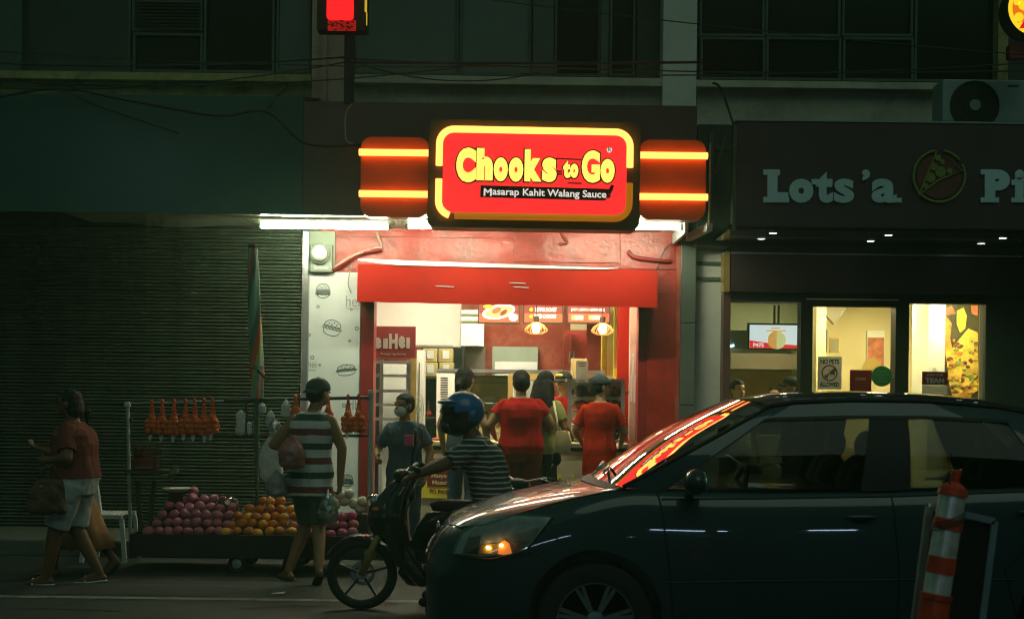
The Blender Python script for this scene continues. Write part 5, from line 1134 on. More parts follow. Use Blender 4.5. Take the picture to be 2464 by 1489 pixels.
def person(label, loc, rz, h=1.6, bulk=1.0, lean=(0, 0), head=(0, 0, 0), arms=None, legs=None, skin='skin', top=None, sleeve=0.55, topm=None, hem=0.80, bottom=None, botm=None, shoes=None, hair=None, hairm='hair', face=True, voxel=0.009, neck_open=1.0, group=None, fold=0.006, belly=0.0, shoe_m='rubber', hip_drop=0.0, topfold=None):
    """local frame: x right, y forward, z up; figure laid out for 1.60 m and scaled"""
    t = thing('person', label, 'person', loc, rz, group); k = h / 1.6; B = bulk
    lx, ly = lean
    def LN(z): return max(0, (z - 0.82) / 0.55)
    def P(x, y, z): return Vector((x + lx * LN(z), y + ly * LN(z), z - hip_drop))
    legs = legs or {-1: ((-.09, .01, .45), (-.095, -.02, .08)), 1: ((.09, .01, .45), (.095, -.02, .08))}
    arms = arms or {-1: ((-.24, -.02, 1.06), (-.24, .06, .82)), 1: ((.24, -.02, 1.06), (.24, .06, .82))}
    sb = MB()
    def torso(mb, e, z0=0.80, z1=1.36, op=False):
        secs = [(0.80, .155 * B, .105 * B + belly * .3), (0.88, .165 * B, .118 * B + belly * .7), (0.97, .148 * B, .105 * B + belly), (1.06, .142 * B, .10 * B + belly * .8), (1.16, .155 * B, .112 * B + belly * .4), (1.235, .162 * B, .108 * B), (1.28, .150 * (.6 + .4 * B), .094 * B), (1.315, .118 * (.6 + .4 * B), .078), (1.345, .082, .066), (1.375, .060, .056)]
        out = []
        if z0 < .8: secs = [(z0, .172 * B, .124 * B + belly * .5), (0.80, .164 * B, .116 * B + belly * .5)] + secs[1:]
        for z, rx, ry in secs:
            if z < z0 - 1e-6 or z > z1 + 1e-6: continue
            c = P(0, 0, z); out.append((c.x, c.y, c.z, rx + e, ry + e, 2.2))
        mb.loft(out, 24)
    torso(sb, -0.004)
    sh = {s: P(.162 * s * (.62 + .38 * B), 0, 1.275) for s in (-1, 1)}
    # neck + head
    hx, hy, hyaw = head; nk = P(0, 0.0, 1.36); hc = P(hx, 0.035 + hy, 1.492)
    sb.limb(nk - Vector((0, 0, .03)), hc - Vector((0, 0.01, .05)), .056, .05)
    RH = Matrix.Rotation(hyaw, 3, 'Z') @ Matrix.Rotation(-hy * 2.2, 3, 'X') @ Matrix.Rotation(hx * 1.5, 3, 'Y')
    def H(x, y, z): return hc + RH @ Vector((x, y, z))
    sb.ell(H(0, -.008, .022), .074, .092, .086, 18, 12, RH); sb.ell(H(0, .022, -.038), .058, .066, .068, 16, 10, RH); sb.ell(H(0, .05, -.075), .032, .03, .025, 12, 8, RH)
    if face:
        sb.limb(H(0, .083, .008), H(0, .102, -.022), .009, .015, n=8); sb.ell(H(.012, .094, -.03), .01, .01, .008, 8, 6); sb.ell(H(-.012, .094, -.03), .01, .01, .008, 8, 6)
        sb.ell(H(0, .083, -.058), .024, .014, .010, 10, 6, RH)
        for s in (-1, 1): sb.ell(H(.032 * s, .075, .025), .02, .012, .009, 10, 6, RH)
    for s in (-1, 1): sb.ell(H(.076 * s, -.004, -.012), .012, .022, .032, 10, 8, RH)
    # limbs
    hip = {s: P(.085 * s * B, 0, .84) for s in (-1, 1)}; A = {}; LG = {}
    for s in (-1, 1):
        el, wr = arms[s][0], arms[s][1]; el = P(*el); wr = P(*wr); A[s] = (el, wr)
        sb.limb(sh[s] - Vector((.012 * s, 0, 0)), el, .05 * (.5 + .5 * B), .040 * (.5 + .5 * B), k=1.05); sb.limb(el, wr, .040 * (.5 + .5 * B), .026, k=1.04)
        d = (wr - el).normalized(); pf = arms[s][2] if len(arms[s]) > 2 else (-s, 0, 0); curl = arms[s][3] if len(arms[s]) > 3 else 0.5
        hand(sb, wr, arms[s][4] if len(arms[s]) > 4 else d, pf, 1.0, curl, s if len(arms[s]) < 6 else arms[s][5])
        kn, an = Vector(legs[s][0]), Vector(legs[s][1]); kn = Vector((kn.x, kn.y, kn.z - hip_drop * .5)); LG[s] = (kn, an)
        sb.limb(hip[s], kn, .085 * B, .055 * (.4 + .6 * B), k=1.04); sb.limb(kn, an, .054 * (.4 + .6 * B), .036, k=1.12)
        fd = Vector(legs[s][2]).normalized() if len(legs[s]) > 2 else Vector((0, 1, 0)); up = Vector((0, 0, 1))
        heel = an + Vector((0, 0, -.045)) - fd * .035; ball = an + fd * .11 + Vector((0, 0, -.055)) + Vector((0, 0, legs[s][3] if len(legs[s]) > 3 else 0)); toe = ball + fd * .06 + Vector((0, 0, -.006))
        sb.limb(heel, ball, .030, .030, n=10); sb.limb(an, ball, .034, .026, n=10); sb.limb(ball + Vector((.018, 0, 0)), toe + Vector((.014, 0, 0)), .019, .014, n=8); sb.limb(ball - Vector((.014, 0, 0)), toe - Vector((.014, 0, 0)), .018, .013, n=8)
        LG[s] = (kn, an, fd, heel, ball, toe)
    body = fuse(sb, 'body', M[skin], t, voxel, 3)
    if face:
        for s in (-1, 1):
            MB().ell(H(.031 * s, .083, .012), .011, .008, .007, 8, 6, RH).build('eye', M['hair'], t, True, world=False)
            MB().ell(H(.032 * s, .088, .036), .018, .006, .004, 8, 5, RH).build('eyebrow', M['hair'], t, True, world=False)
        MB().ell(H(0, .094, -.058), .020, .006, .005, 10, 6, RH).build('mouth', M['lip'], t, True, world=False)
    # clothes
    if bottom:
        cb = MB(); secs = []
        for z, rx, ry in ((0.74, .15 * B, .10 * B), (0.80, .158 * B, .112 * B), (0.88, .168 * B, .122 * B + belly * .7), (0.915, .155 * B, .112 * B + belly * .8)):
            c = P(0, 0, z); secs.append((c.x, c.y, c.z, rx + .004, ry + .004, 2.3))
        cb.loft(secs, 24)
        for s in (-1, 1):
            kn, an = LG[s][0], LG[s][1]
            if bottom <= 1: e = hip[s].lerp(kn, bottom); cb.limb(hip[s], e, .085 * B + .010, (.085 + (.055 - .085) * bottom) * B + .026, flat1=True, n=16)
            else: cb.limb(hip[s], kn, .085 * B + .010, .055 * B + .02, n=16); e = kn.lerp(an, bottom - 1); cb.limb(kn, e, .055 * B + .02, .05 * B + .012, flat1=True, n=16)
        fuse(cb, 'lower_garment', botm, t, voxel, 3, fold * .8, 8, 3.3)
    if top:
        cl = MB(); torso(cl, .02, hem, 1.345 if neck_open else 1.375)
        for s in (-1, 1):
            if sleeve > 0:
                el, wr = A[s]
                q = min(1, sleeve); e = sh[s].lerp(el, q); cl.limb(sh[s] - Vector((.012 * s, 0, 0)), e, .057 * (.5 + .5 * B), .064 * (.5 + .5 * B), flat1=True, n=16)
                if sleeve > 1: cl.limb(el, el.lerp(wr, sleeve - 1), .055, .042, flat1=True, n=14)
        fuse(cl, 'shirt', topm, t, voxel, 2, fold if topfold is None else topfold, 7, 1.7, .55)
    if shoes:
        for s in (-1, 1):
            kn, an, fd, heel, ball, toe = LG[s]; so = MB(); n = Vector((-fd.y, fd.x, 0)); low = Vector((0, 0, -.026))
            if shoes == 'slipper':
                so.limb(heel + low, ball + low, .034, .040, n=12); so.limb(ball + low, toe + low + fd * .01, .040, .03, n=12)
                for i, p in enumerate(so.v):
                    zc_ = (heel.z + low.z) + (ball.z - heel.z) * max(0, min(1, (Vector(p) - heel).dot(fd) / .15)); so.v[i] = (p[0], p[1], zc_ + (p[2] - zc_) * .3)
                so.build('slipper', M[shoe_m], t, True, world=False)
                MB().tube([ball + n * .036 + low, ball + fd * .005 + Vector((0, 0, .028)), ball - n * .036 + low], .010, 7).build('slipper_strap', M[shoe_m], t, True, world=False)
            else:
                so.limb(heel, ball, .040, .042, n=12); so.limb(ball, toe, .042, .032, n=12); so.limb(an, heel, .045, .038, n=12)
                fuse(so, 'shoe', M[shoe_m], t, voxel, 3)
    # hair
    if hair:
        hb = MB()
        if hair != 'bald': hb.ell(H(0, -.018, .04), .084, .098, .084, 18, 12, RH)
        if hair == 'short': hb.ell(H(0, -.04, -.005), .08, .076, .075, 16, 10, RH)
        if hair in ('bun', 'pony', 'long', 'bob'): hb.ell(H(0, -.045, -.01), .086, .08, .085, 16, 10, RH)
        if hair == 'bun': hb.ell(H(0, -.115, .02), .045, .035, .045, 12, 8, RH)
        if hair == 'pony': hb.limb(H(0, -.1, .0), H(0, -.15, -.05), .026, .036); hb.limb(H(0, -.15, -.05), H(-.01, -.15, -.15), .036, .014)
        if hair == 'bob': hb.ell(H(0, -.06, -.055), .088, .07, .07, 14, 10, RH)
        if hair == 'long':
            for s in (-1, 0, 1): hb.limb(H(.05 * s, -.06, -.02), H(.075 * s, -.095, -.2), .062, .066); hb.limb(H(.075 * s, -.095, -.2), H(.085 * s + .01, -.12, -.42), .066, .03)
        hm = fuse(hb, 'hair', M[hairm], t, 0.009, 2, .004, 22, 0, .4)
        # keep the face clear of hair
        Ri = RH.inverted()
        for v in hm.data.vertices:
            q = Ri @ (v.co - hc)
            if q.y > 0.035 and q.z < 0.062:
                q.y = 0.035 + (q.y - 0.035) * 0.1; q.x *= 0.9; v.co = hc + RH @ q
    t.scale = (k, k, k)
    return t, H, dict(sh=sh, arm=A, leg=LG, hip=hip, P=P, hc=hc, RH=RH)

def cap(t, H, RH, m, brim=0, up=0.0, name='cap', logo=None):
    cp = MB(); cp.ell(H(0, -.012, .045), .092, .106, .082, 20, 14, RH); o = cp.build(name, m, t, True, world=False)
    Ri = RH.inverted(); hc = H(0, 0, 0)
    for v in o.data.vertices:
        q = Ri @ (v.co - hc)
        if q.z < 0.035: q.z = 0.035 - 0.25 * (0.035 - q.z); v.co = hc + RH @ q
    bm = MB(); n = 12; vs = []
    R2 = Matrix.Rotation(brim, 3, 'Z')
    for j, (rad, z) in enumerate(((.085, .045), (.125, .04 + up * .5), (.165, .028 + up))):
        for i in range(n + 1):
            a = radians(35 + 110 * i / n); w_ = 0.098 * cos(a) * (1 - j * .06); q = R2 @ Vector((w_, -.012 + (.08 + (rad - .085)) * sin(a) ** .8 if j else -.012 + .09 * sin(a), z - .012 * abs(cos(a)))); vs.append(H(*q))
    fs = [(j * (n + 1) + i, j * (n + 1) + i + 1, (j + 1) * (n + 1) + i + 1, (j + 1) * (n + 1) + i) for j in (0, 1) for i in range(n)]
    b = bm.add(vs, fs).build('brim', m, t, True, world=False); sm = b.modifiers.new('s', 'SOLIDIFY'); sm.thickness = .008
    MB().ell(H(0, -.012, .128), .01, .01, .006, 8, 6).build('cap_button', m, t, True, world=False)

D90 = radians(90)
def ground_at(u, v, z=0.0):
    """distance at which a point of height z shows at this height in the frame"""
    b = (v - V0) * CR - (u - U0) * SR; d = (CAMZ - z) * FPX / b; return W(u, v, d)
cl_maroon = mat('cloth_maroon', (0.16, 0.045, 0.035), 0.85, spec=0.15, var=0.15, bump=0.2, bscale=30); cl_white = mat('cloth_white', (0.46, 0.52, 0.52), 0.85, spec=0.15, var=0.08, bump=0.2, bscale=25); cl_peach = mat('cloth_peach', (0.42, 0.22, 0.11), 0.85, spec=0.15, var=0.12, bump=0.3, bscale=25)
cl_green = mat('cloth_green', (0.08, 0.14, 0.105), 0.85, spec=0.15, var=0.15, bump=0.25); cl_blue = mat('cloth_blue', (0.055, 0.085, 0.13), 0.85, spec=0.15, var=0.12, bump=0.25); cl_black = mat('cloth_black', (0.014, 0.015, 0.016), 0.8, spec=0.15, var=0.2, bump=0.2); cl_red = mat('cloth_red', (0.40, 0.008, 0.008), 0.8, spec=0.15, var=0.1, bump=0.25); cl_dred = mat('cloth_dred', (0.16, 0.022, 0.014), 0.85, spec=0.15, var=0.15, bump=0.25); cl_orange = mat('cloth_orange', (0.52, 0.024, 0.008), 0.8, spec=0.15, var=0.1, bump=0.25); cl_lime = mat('cloth_lime', (0.36, 0.38, 0.14), 0.8, spec=0.15, var=0.12, bump=0.3); cl_denim = mat('cloth_denim', (0.05, 0.07, 0.10), 0.85, spec=0.15, var=0.25, bump=0.25); cl_grey = mat('cloth_grey', (0.06, 0.075, 0.085), 0.8, spec=0.15, var=0.12)
# 1 woman in maroon top walking left
p = ground_at(165, 1403)
legs = {-1: ((-.10, .13, .46), (-.10, .20, .075)), 1: ((.10, .03, .45), (.10, -.17, .085), (0, 1, 0), -.01)}
t, H, J = person('woman in maroon top and white shorts walking left with a brown shoulder bag', (p.x + .05, p.y, 0), D90, 1.49, 1.42, lean=(0, .03), head=(0, .0, 0), arms={-1: ((-.27, -.02, 1.05), (-.13, .20, 1.02), (1, 0, 0), .9), 1: ((.26, .0, 1.05), (.14, .22, 1.0), (-1, 0, 0), .9)}, legs=legs, skin='skin_dark', top=1, sleeve=.75, topm=cl_maroon, hem=.82, bottom=.95, botm=cl_white, hair='bob', shoes='slipper', shoe_m='plastic_white', fold=.011, belly=.02)
sbag = thing('shoulder_bag', 'soft brown shoulder bag held at the hip of the woman in maroon', 'bag', W(112, 1235, p.y - .22)); c = W(112, 1188, p.y - .24)
M['bagbrown'] = mat('bagbrown', (0.075, 0.045, 0.02), 0.6, var=0.25, bump=0.4, bscale=15)
mb = MB().loft([(c.x + .03, c.y, c.z - .15, .10, .05, 3), (c.x, c.y, c.z - .13, .155, .07, 3), (c.x - .0, c.y, c.z - .02, .14, .07, 3), (c.x + .02, c.y, c.z + .10, .11, .045, 3), (c.x + .02, c.y, c.z + .12, .10, .02, 3)], 20)
sbm = fuse(mb, 'bag_body', M['bagbrown'], None, .012, 3, .012, 9); sbm.parent = sbag; sbm.matrix_parent_inverse = Matrix.Translation(sbag.location).inverted()
MB().tube([c + Vector((-.06, 0, .1)), c + Vector((-.02, .0, .2)), c + Vector((.04, .03, .22)), c + Vector((.09, .02, .1))], .012, 7).build('handle', M['bagbrown'], sbag, True); MB().ell(c + Vector((-.02, -.065, .06)), .012, .008, .01, 8, 6).build('clasp', M['brass'], sbag)
# 2 woman in peach skirt behind her
p2 = ground_at(205, 1396)
t, H, J = person('woman in a long peach skirt walking left behind the woman in maroon', (p2.x - .20, p2.y + .30, 0), D90, 1.47, .95, arms={-1: ((-.22, .10, 1.08), (-.14, .26, 1.12), (0, 0, 1), .6), 1: ((.22, .02, 1.05), (.18, .22, 1.0), (-1, 0, 0), .5)}, legs={-1: ((-.08, .12, .46), (-.08, .14, .075)), 1: ((.08, -.06, .46), (.08, -.34, .14), (0, .75, -.65), 0)}, skin='skin_dark', top=1, topm=cl_black, hair='pony', shoes='slipper', fold=.006)
sk = MB(); sk.loft([(0, -.10, .24, .17, .25, 2), (0, -.06, .45, .165, .20, 2), (0, -.03, .70, .16, .145, 2), (0, 0, .86, .155, .125, 2), (0, 0, .97, .14, .11, 2)], 28)
for i, (x, y, z) in enumerate(sk.v): a = math.atan2(y, x); f = 1 + .09 * sin(9 * a + 2) * max(0, (.9 - z) / .6); sk.v[i] = (x * f, y * f, z + .015 * sin(7 * a) * (z < .3))
sk.build('skirt', cl_peach, t, True, world=False)
# 3 man in striped tank top seen from behind
p3 = ground_at(745, 1400)
stripe = bands('striped_tank', [(0, (0.60, 0.62, 0.60)), (.27, (0.20, 0.03, 0.03)), (.5, (0.60, 0.62, 0.60)), (.77, (0.025, 0.07, 0.045))], 0.228, 'Z', wob=.012, phase=.15)
legs = {-1: ((-.07, .13, .46), (-.18, .02, .075), (-.75, .7, 0)), 1: ((.07, .03, .46), (.17, -.20, .13), (-.5, .8, -.45), 0)}
t, H, J = person('man in striped tank top and backwards grey cap carrying bags past the fruit cart', (p3.x - .02, p3.y + .08, 0), radians(-14), 1.60, 1.03, lean=(.02, .0), head=(.03, .0, -.45), arms={-1: ((-.30, -.06, 1.08), (-.16, .17, 1.0), (1, 0, 0), .9), 1: ((.25, .03, 1.06), (.25, .02, .80), (-1, 0, 0), 1.0)}, legs=legs, skin='skin', top=1, sleeve=0, topm=stripe, hem=.68, bottom=1.0, botm=cl_green, hair='short', shoes='slipper', fold=.011)
cap(t, H, J['RH'], cl_grey, brim=pi, up=-.02)
cl = MB(); 
for s in (-1, 1): cl.limb(J['sh'][s] + Vector((-.07 * s, 0, -.02)), J['sh'][s] + Vector((-.05 * s, 0, .03)), .05, .035, n=12)
fuse(cl, 'shoulder_strap', stripe, t, .01, 2)
def held(u0, v0, u1, v1, y, label, m, **k): o = bag(u0, v0, u1, v1, y, label, m, **k); o['group'] = 'bags carried by the man in the striped tank top'; return o
M['film_pink'] = mat('film_pink', (0.34, 0.13, 0.13), 0.3, var=0.4, scale=14, bump=0.5, bscale=20); M['film_mix'] = mat('film_mix', (0.30, 0.28, 0.30), 0.3, var=0.4, scale=14, bump=0.5, bscale=20)
held(672, 1046, 736, 1128, p3.y - .16, 'pinkish plastic bag tucked under the arm of the man in the striped tank top', 'film_pink', neck=.4, dp=.12)
held(640, 1130, 694, 1195, p3.y - .02, 'greyish plastic bag hanging below the left arm of the striped man', 'film_mix', neck=.4, dp=.1)
held(766, 1176, 812, 1262, p3.y - .02, 'clear bag of garlic and onions hanging from the right hand of the striped man', 'film', neck=.35, dp=.1)
for i, (u, v) in enumerate(((778, 1215), (796, 1222), (786, 1240), (802, 1205), (776, 1236))):
    o = link('onion', tum); o.location = W(u, v, p3.y - .02); o.scale = [.034] * 3; tag(o, 'pale onion in the clear bag held by the striped man, ' + ('upper left', 'right at middle height', 'lowest', 'uppermost right', 'lower left')[i], 'onion', 'onions in the carried bag')
# 5 masked fruit seller
p5 = W(972, 1300, 11.9)
t, H, J = person('fruit seller in dark blue t-shirt and white face mask behind the cart', (p5.x, 11.9, 0), radians(168), 1.50, .98, head=(-.0, .02, -.5), arms={-1: ((-.25, .0, 1.06), (-.24, .12, .84), (1, 0, 0), .6), 1: ((.27, .04, 1.06), (.20, .24, 1.0), (-1, 0, 0), .5)}, skin='skin', top=1, sleeve=.75, topm=cl_blue, hem=.72, bottom=1.9, botm=cl_denim, hair='short', shoes='slipper', fold=.010)
mk = MB(); mk.ell(H(0, .052, -.048), .062, .055, .056, 16, 12, J['RH']); mk.build('face_mask', M['plastic_white'], t, True, world=False)
for s in (-1, 1): MB().tube([H(.055 * s, .055, -.03), H(.075 * s, .02, -.01)], .003, 5).build('mask_loop', M['paper'], t, world=False)
c = J['P'](-.075, .13, 1.17); MB().bbox(c.x - .045, c.x + .045, c.y - .012, c.y + .012, c.z - .055, c.z + .045, .008).build('pocket', M['apple_bright'], t, world=False)
# 6 woman in red top
t, H, J = person('woman in red top with hair bun seen from behind at the counter', (W(1250, 1300, 12.75).x, 12.75, .14), radians(5), 1.60, 1.26, arms={-1: ((-.30, -.0, 1.08), (-.24, .2, .98), (1, 0, 0), .6), 1: ((.30, .0, 1.08), (.22, .22, .98), (-1, 0, 0), .6)}, skin='skin_light', top=1, sleeve=.5, topm=cl_red, hem=.80, bottom=1.4, botm=cl_dred, hair='bun', shoes='slipper', belly=.0, fold=.012, face=False)
# 7 long haired woman with bag
t, H, J = person('woman with long dark hair and lime top leaning to the counter with handbag', (W(1300, 1300, 12.95).x, 12.95, .14), radians(-32), 1.60, .92, lean=(0, .04), arms={-1: ((-.22, .06, 1.06), (-.14, .26, 1.04), (1, 0, 0), .6), 1: ((.24, .02, 1.06), (.2, .22, .98), (-1, 0, 0), .6)}, skin='skin', top=1, sleeve=.7, topm=cl_lime, hem=.80, bottom=1.9, botm=cl_black, hair='long', shoes='slipper', fold=.011, face=False)
hb_ = thing('handbag', 'beige handbag hanging from the shoulder of the long haired woman', 'bag', W(1354, 1090, 12.7)); c = W(1354, 1060, 12.68); M['beige'] = mat('beige', (0.42, 0.30, 0.15), 0.5, var=0.1, bump=0.1)
MB().loft([(c.x, c.y, c.z - .12, .075, .04, 4), (c.x, c.y, c.z - .1, .078, .045, 4), (c.x - .005, c.y, c.z + .06, .062, .03, 4), (c.x - .008, c.y, c.z + .10, .05, .012, 4)], 20).build('body', M['beige'], hb_, 40)
MB().tube([c + Vector((-.05, 0, .1)), W(1340, 1010, 12.72), W(1332, 965, 12.8)], .011, 6).build('strap', M['cream'], hb_, True); MB().tube([c + Vector((.05, 0, .09)), c + Vector((.075, -.01, .0)), c + Vector((.06, -.02, -.04))], .012, 6).build('strap', M['cream'], hb_, True); MB().ell(c + Vector((-.03, -.03, .11)), .014, .008, .014, 8, 6).build('buckle', M['brass'], hb_)
# 8 boy in orange-red shirt
t, H, J = person('boy in bright red t-shirt and dark cap looking into the warmer case', (W(1440, 1300, 12.8).x, 12.8, .14), radians(-8), 1.56, .9, head=(0, 0, -1.05), arms={-1: ((-.24, .02, 1.06), (-.2, .2, .95), (1, 0, 0), .6), 1: ((.24, .02, 1.06), (.2, .2, .95), (-1, 0, 0), .6)}, skin='skin_light', top=1, sleeve=.75, topm=cl_orange, hem=.62, bottom=1.5, botm=cl_black, hair='short', shoes='shoe', fold=.011)
cap(t, H, J['RH'], cl_grey, brim=.1, up=.06)
# 9 staff with cap
t, H, J = person('shop worker in black cap and red shirt looking down behind the counter', (W(1354, 1300, 14.22).x, 14.22, .16), radians(165), 1.60, .95, head=(0, .03, -.25), skin='skin_light', top=1, topm=cl_red, bottom=1.9, botm=cl_black, hair='short', voxel=.011)
cap(t, H, J['RH'], cl_black, brim=0, up=-.01); MB().ell(H(0, .085, .085), .045, .012, .018, 10, 6, J['RH']).build('cap_badge', M['yellow_paint'], t, world=False)
ap = MB().loft([(0, .02, .60, .15, .12, 2.6), (0, .02, .95, .155, .125, 2.6), (0, .02, 1.16, .11, .128, 2.6)], 20); ap.build('apron', cl_black, t, True, world=False)
# 10 woman with ponytail at the counter, 11 staff behind glass
t, H, J = person('woman with a ponytail at the counter behind the helmeted rider', (W(1112, 1300, 12.85).x, 12.85, .14), radians(-25), 1.62, .95, skin='skin_light', top=1, topm=cl_grey, bottom=1.9, botm=cl_denim, hair='pony', shoes='slipper', voxel=.011, face=False)
t, H, J = person('shop worker in red shirt and orange hair net behind the roaster', (W(1165, 1300, 15.3).x, 15.3, .16), radians(180), 1.50, .95, skin='skin_light', top=1, topm=cl_red, bottom=1.9, botm=cl_black, hair='short', hairm='net', voxel=.012)
t, H, J = person('shop worker in a dark cap standing behind the roaster glass', (W(1194, 1300, 15.7).x, 15.7, .16), radians(170), 1.52, .95, skin='skin', top=1, topm=cl_red, bottom=1.9, botm=cl_black, hair='short', voxel=.012); cap(t, H, J['RH'], cl_black)
# pizza shop people
for i, (u, y, rz, hh, lab, tm, hr) in enumerate(((1768, 14.2, 200, 1.56, 'dark haired worker in pale shirt at the left edge of the pizza window', cl_white, 'short'), (1862, 15.6, 150, 1.52, 'cook turned away in the pizza kitchen below the screen', cl_grey, 'short'), (1906, 14.4, 100, 1.60, 'pizza worker in a dark cap seen in profile below the screen', cl_black, 'short'))):
    t, H, J = person(lab, (W(u, 1300, y).x, y, .14), radians(rz), hh, .95, skin='skin_light', top=1, topm=tm, bottom=1.9, botm=cl_black, hair=hr, voxel=.012)
    if i == 2: cap(t, H, J['RH'], cl_black)
# ------------------------------------------------------------------ dark blue saloon car
def lerp_tab(tab, s):
    if s <= tab[0][0]: return tab[0][1]
    for (a, va), (b, vb) in zip(tab[:-1], tab[1:]):
        if s <= b: t_ = (s - a) / (b - a); return va + (vb - va) * t_
    return tab[-1][1]
def ev_mesh(ob):
    WS.collection.objects.link(ob)
    with bpy.context.temp_override(scene=WS, view_layer=WS.view_layers[0]):
        dg = bpy.context.evaluated_depsgraph_get(); out = bpy.data.meshes.new_from_object(ob.evaluated_get(dg))
    bpy.data.objects.remove(ob); return out
CX, CY = -0.47, 7.78
car = thing('car', 'dark blue saloon car crossing the foreground with the sign mirrored on its bonnet', 'car', (CX + 2.1, CY, 0))
M['paint'] = mat('paint', (0.014, 0.042, 0.052), 0.45, 0.2, var=0.0, coat=1.0, spec=.3); M['paint'].node_tree.nodes['Principled BSDF'].inputs['Coat Roughness'].default_value = 0.02
M['car_glass'] = glass('car_glass', (0.30, 0.35, 0.32), 0.02, 0.01, 0.4); M['screen_glass'] = glass('screen_glass', (0.45, 0.5, 0.48), 0.10, 0.015); M['lamp_glass'] = glass('lamp_glass', (0.8, 0.85, 0.85), 0.12, 0.03)
M['seal'] = mat('seal', (0.006, 0.006, 0.006), 0.6, var=0); M['car_in'] = mat('car_in', (0.02, 0.02, 0.02), 0.8, var=0.1); M['reflector'] = mat('reflector', (0.5, 0.56, 0.56), 0.3, 0.0, var=0.3, scale=20); M['fill_bulb'] = emit('fill_bulb', (1.0, 0.48, 0.16), 45); M['amber_glow'] = emit('amber_glow', (1.0, 0.26, 0.04), 0.75, (0.75, 0.22, 0.03)); M['rim'] = mat('rim', (0.20, 0.26, 0.27), 0.35, 0.6, var=0.1)
zt_t = [(0, .60), (.04, .69), (.10, .765), (.2, .825), (.35, .875), (.5, .915), (.7, .962), (.9, 1.0), (1.1, 1.03), (1.4, 1.03), (2.5, 1.02), (3.5, 1.07), (3.75, 1.10), (4.1, 1.09), (4.22, 1.04), (4.30, .90)]
zs_t = [(0, .56), (.04, .63), (.10, .69), (.2, .745), (.35, .795), (.5, .845), (.7, .91), (.9, .962), (1.1, 1.0), (1.4, .985), (2.4, 1.0), (3.5, 1.05), (3.75, 1.06), (4.1, 1.04), (4.22, .98), (4.30, .84)]
wd_t = [(0, .46), (.04, .60), (.10, .685), (.2, .745), (.35, .79), (.5, .815), (.8, .842), (1.2, .85), (3.2, .85), (3.7, .83), (4.1, .77), (4.22, .70), (4.30, .55)]
st_ = [0, .02, .05, .10, .16, .25, .35, .45, .6, .75, .92, 1.08, 1.25, 1.5, 1.9, 2.3, 2.7, 3.1, 3.4, 3.6, 3.8, 4.0, 4.15, 4.24, 4.29, 4.31]
vs = []; NS = 0
for s in st_:
    zt, zs, wd = lerp_tab(zt_t, s), lerp_tab(zs_t, s), lerp_tab(wd_t, s)
    half = [(0, zt), (.40, zt - .004), (.70, zt - .02), (.86, zs + .012), (.925, zs - .02), (.965, zs - .09), (.985, min(zs - .14, .78)), (1.0, min(.62, zs - .18)), (.992, .48), (.985, .38), (.97, .28), (.93, .215), (.80, .19), (.4, .18), (0, .18)]
    ring = [(f * wd, z) for f, z in half] + [(-f * wd, z) for f, z in half[-2:0:-1]]
    NS = len(ring); vs += [(CX + s, CY + y, z) for y, z in ring]
fs = []
for i in range(len(st_) - 1):
    for k in range(NS): fs.append((i * NS + k, i * NS + (k + 1) % NS, (i + 1) * NS + (k + 1) % NS, (i + 1) * NS + k))
fs += [tuple(range(NS - 1, -1, -1)), tuple(range((len(st_) - 1) * NS, len(st_) * NS))]
me = MB().add(vs, fs).mesh('shell'); bm = bmesh.new(); bm.from_mesh(me); bmesh.ops.recalc_face_normals(bm, faces=bm.faces[:]); bm.to_mesh(me); bm.free()
ob = bpy.data.objects.new('shell', me); sm = ob.modifiers.new('s', 'SUBSURF'); sm.levels = 2; me2 = ev_mesh(ob)
cut = MB()
for s in (.92, 3.47):
    for y in (-1, 1): cut.lathe([(.345, -.3), (.345, .3)], (CX + s, CY + y * .85, .335), 40, 'Y')
cme = cut.mesh('cut'); bm = bmesh.new(); bm.from_mesh(cme); bmesh.ops.recalc_face_normals(bm, faces=bm.faces[:]); bm.to_mesh(cme); bm.free()
cob = bpy.data.objects.new('cut', cme); WS.collection.objects.link(cob); ob = bpy.data.objects.new('shell', me2); bo = ob.modifiers.new('b', 'BOOLEAN'); bo.operation = 'DIFFERENCE'; bo.object = cob; bo.solver = 'EXACT'
me3 = ev_mesh(ob); bpy.data.objects.remove(cob)
bvh = BVHTree.FromPolygons([v.co.copy() for v in me2.vertices], [list(p.vertices) for p in me2.polygons])
me3.materials.clear(); me3.name = 'body'; body_ = link('body', me3, M['paint'], car, 35)
def onb(s, z, off=.004, far=False):
    """point on the near flank of the body at length s, height z"""
    d = 1 if not far else -1; hit = bvh.ray_cast(Vector((CX + s, CY - 3 * d, z)), Vector((0, d, 0)))
    if hit[0] is None: hit = bvh.find_nearest(Vector((CX + s, CY - .8 * d, z)))
    n = hit[1]; n = -n if n.y * d > 0 else n
    return hit[0] + n * off
def ontop(s, y, off=.004):
    hit = bvh.ray_cast(Vector((CX + s, CY + y, 3)), Vector((0, 0, -1)))
    if hit[0] is None: hit = bvh.find_nearest(Vector((CX + s, CY + y, .9)))
    n = hit[1]; n = -n if n.z < 0 else n
    return hit[0] + n * off
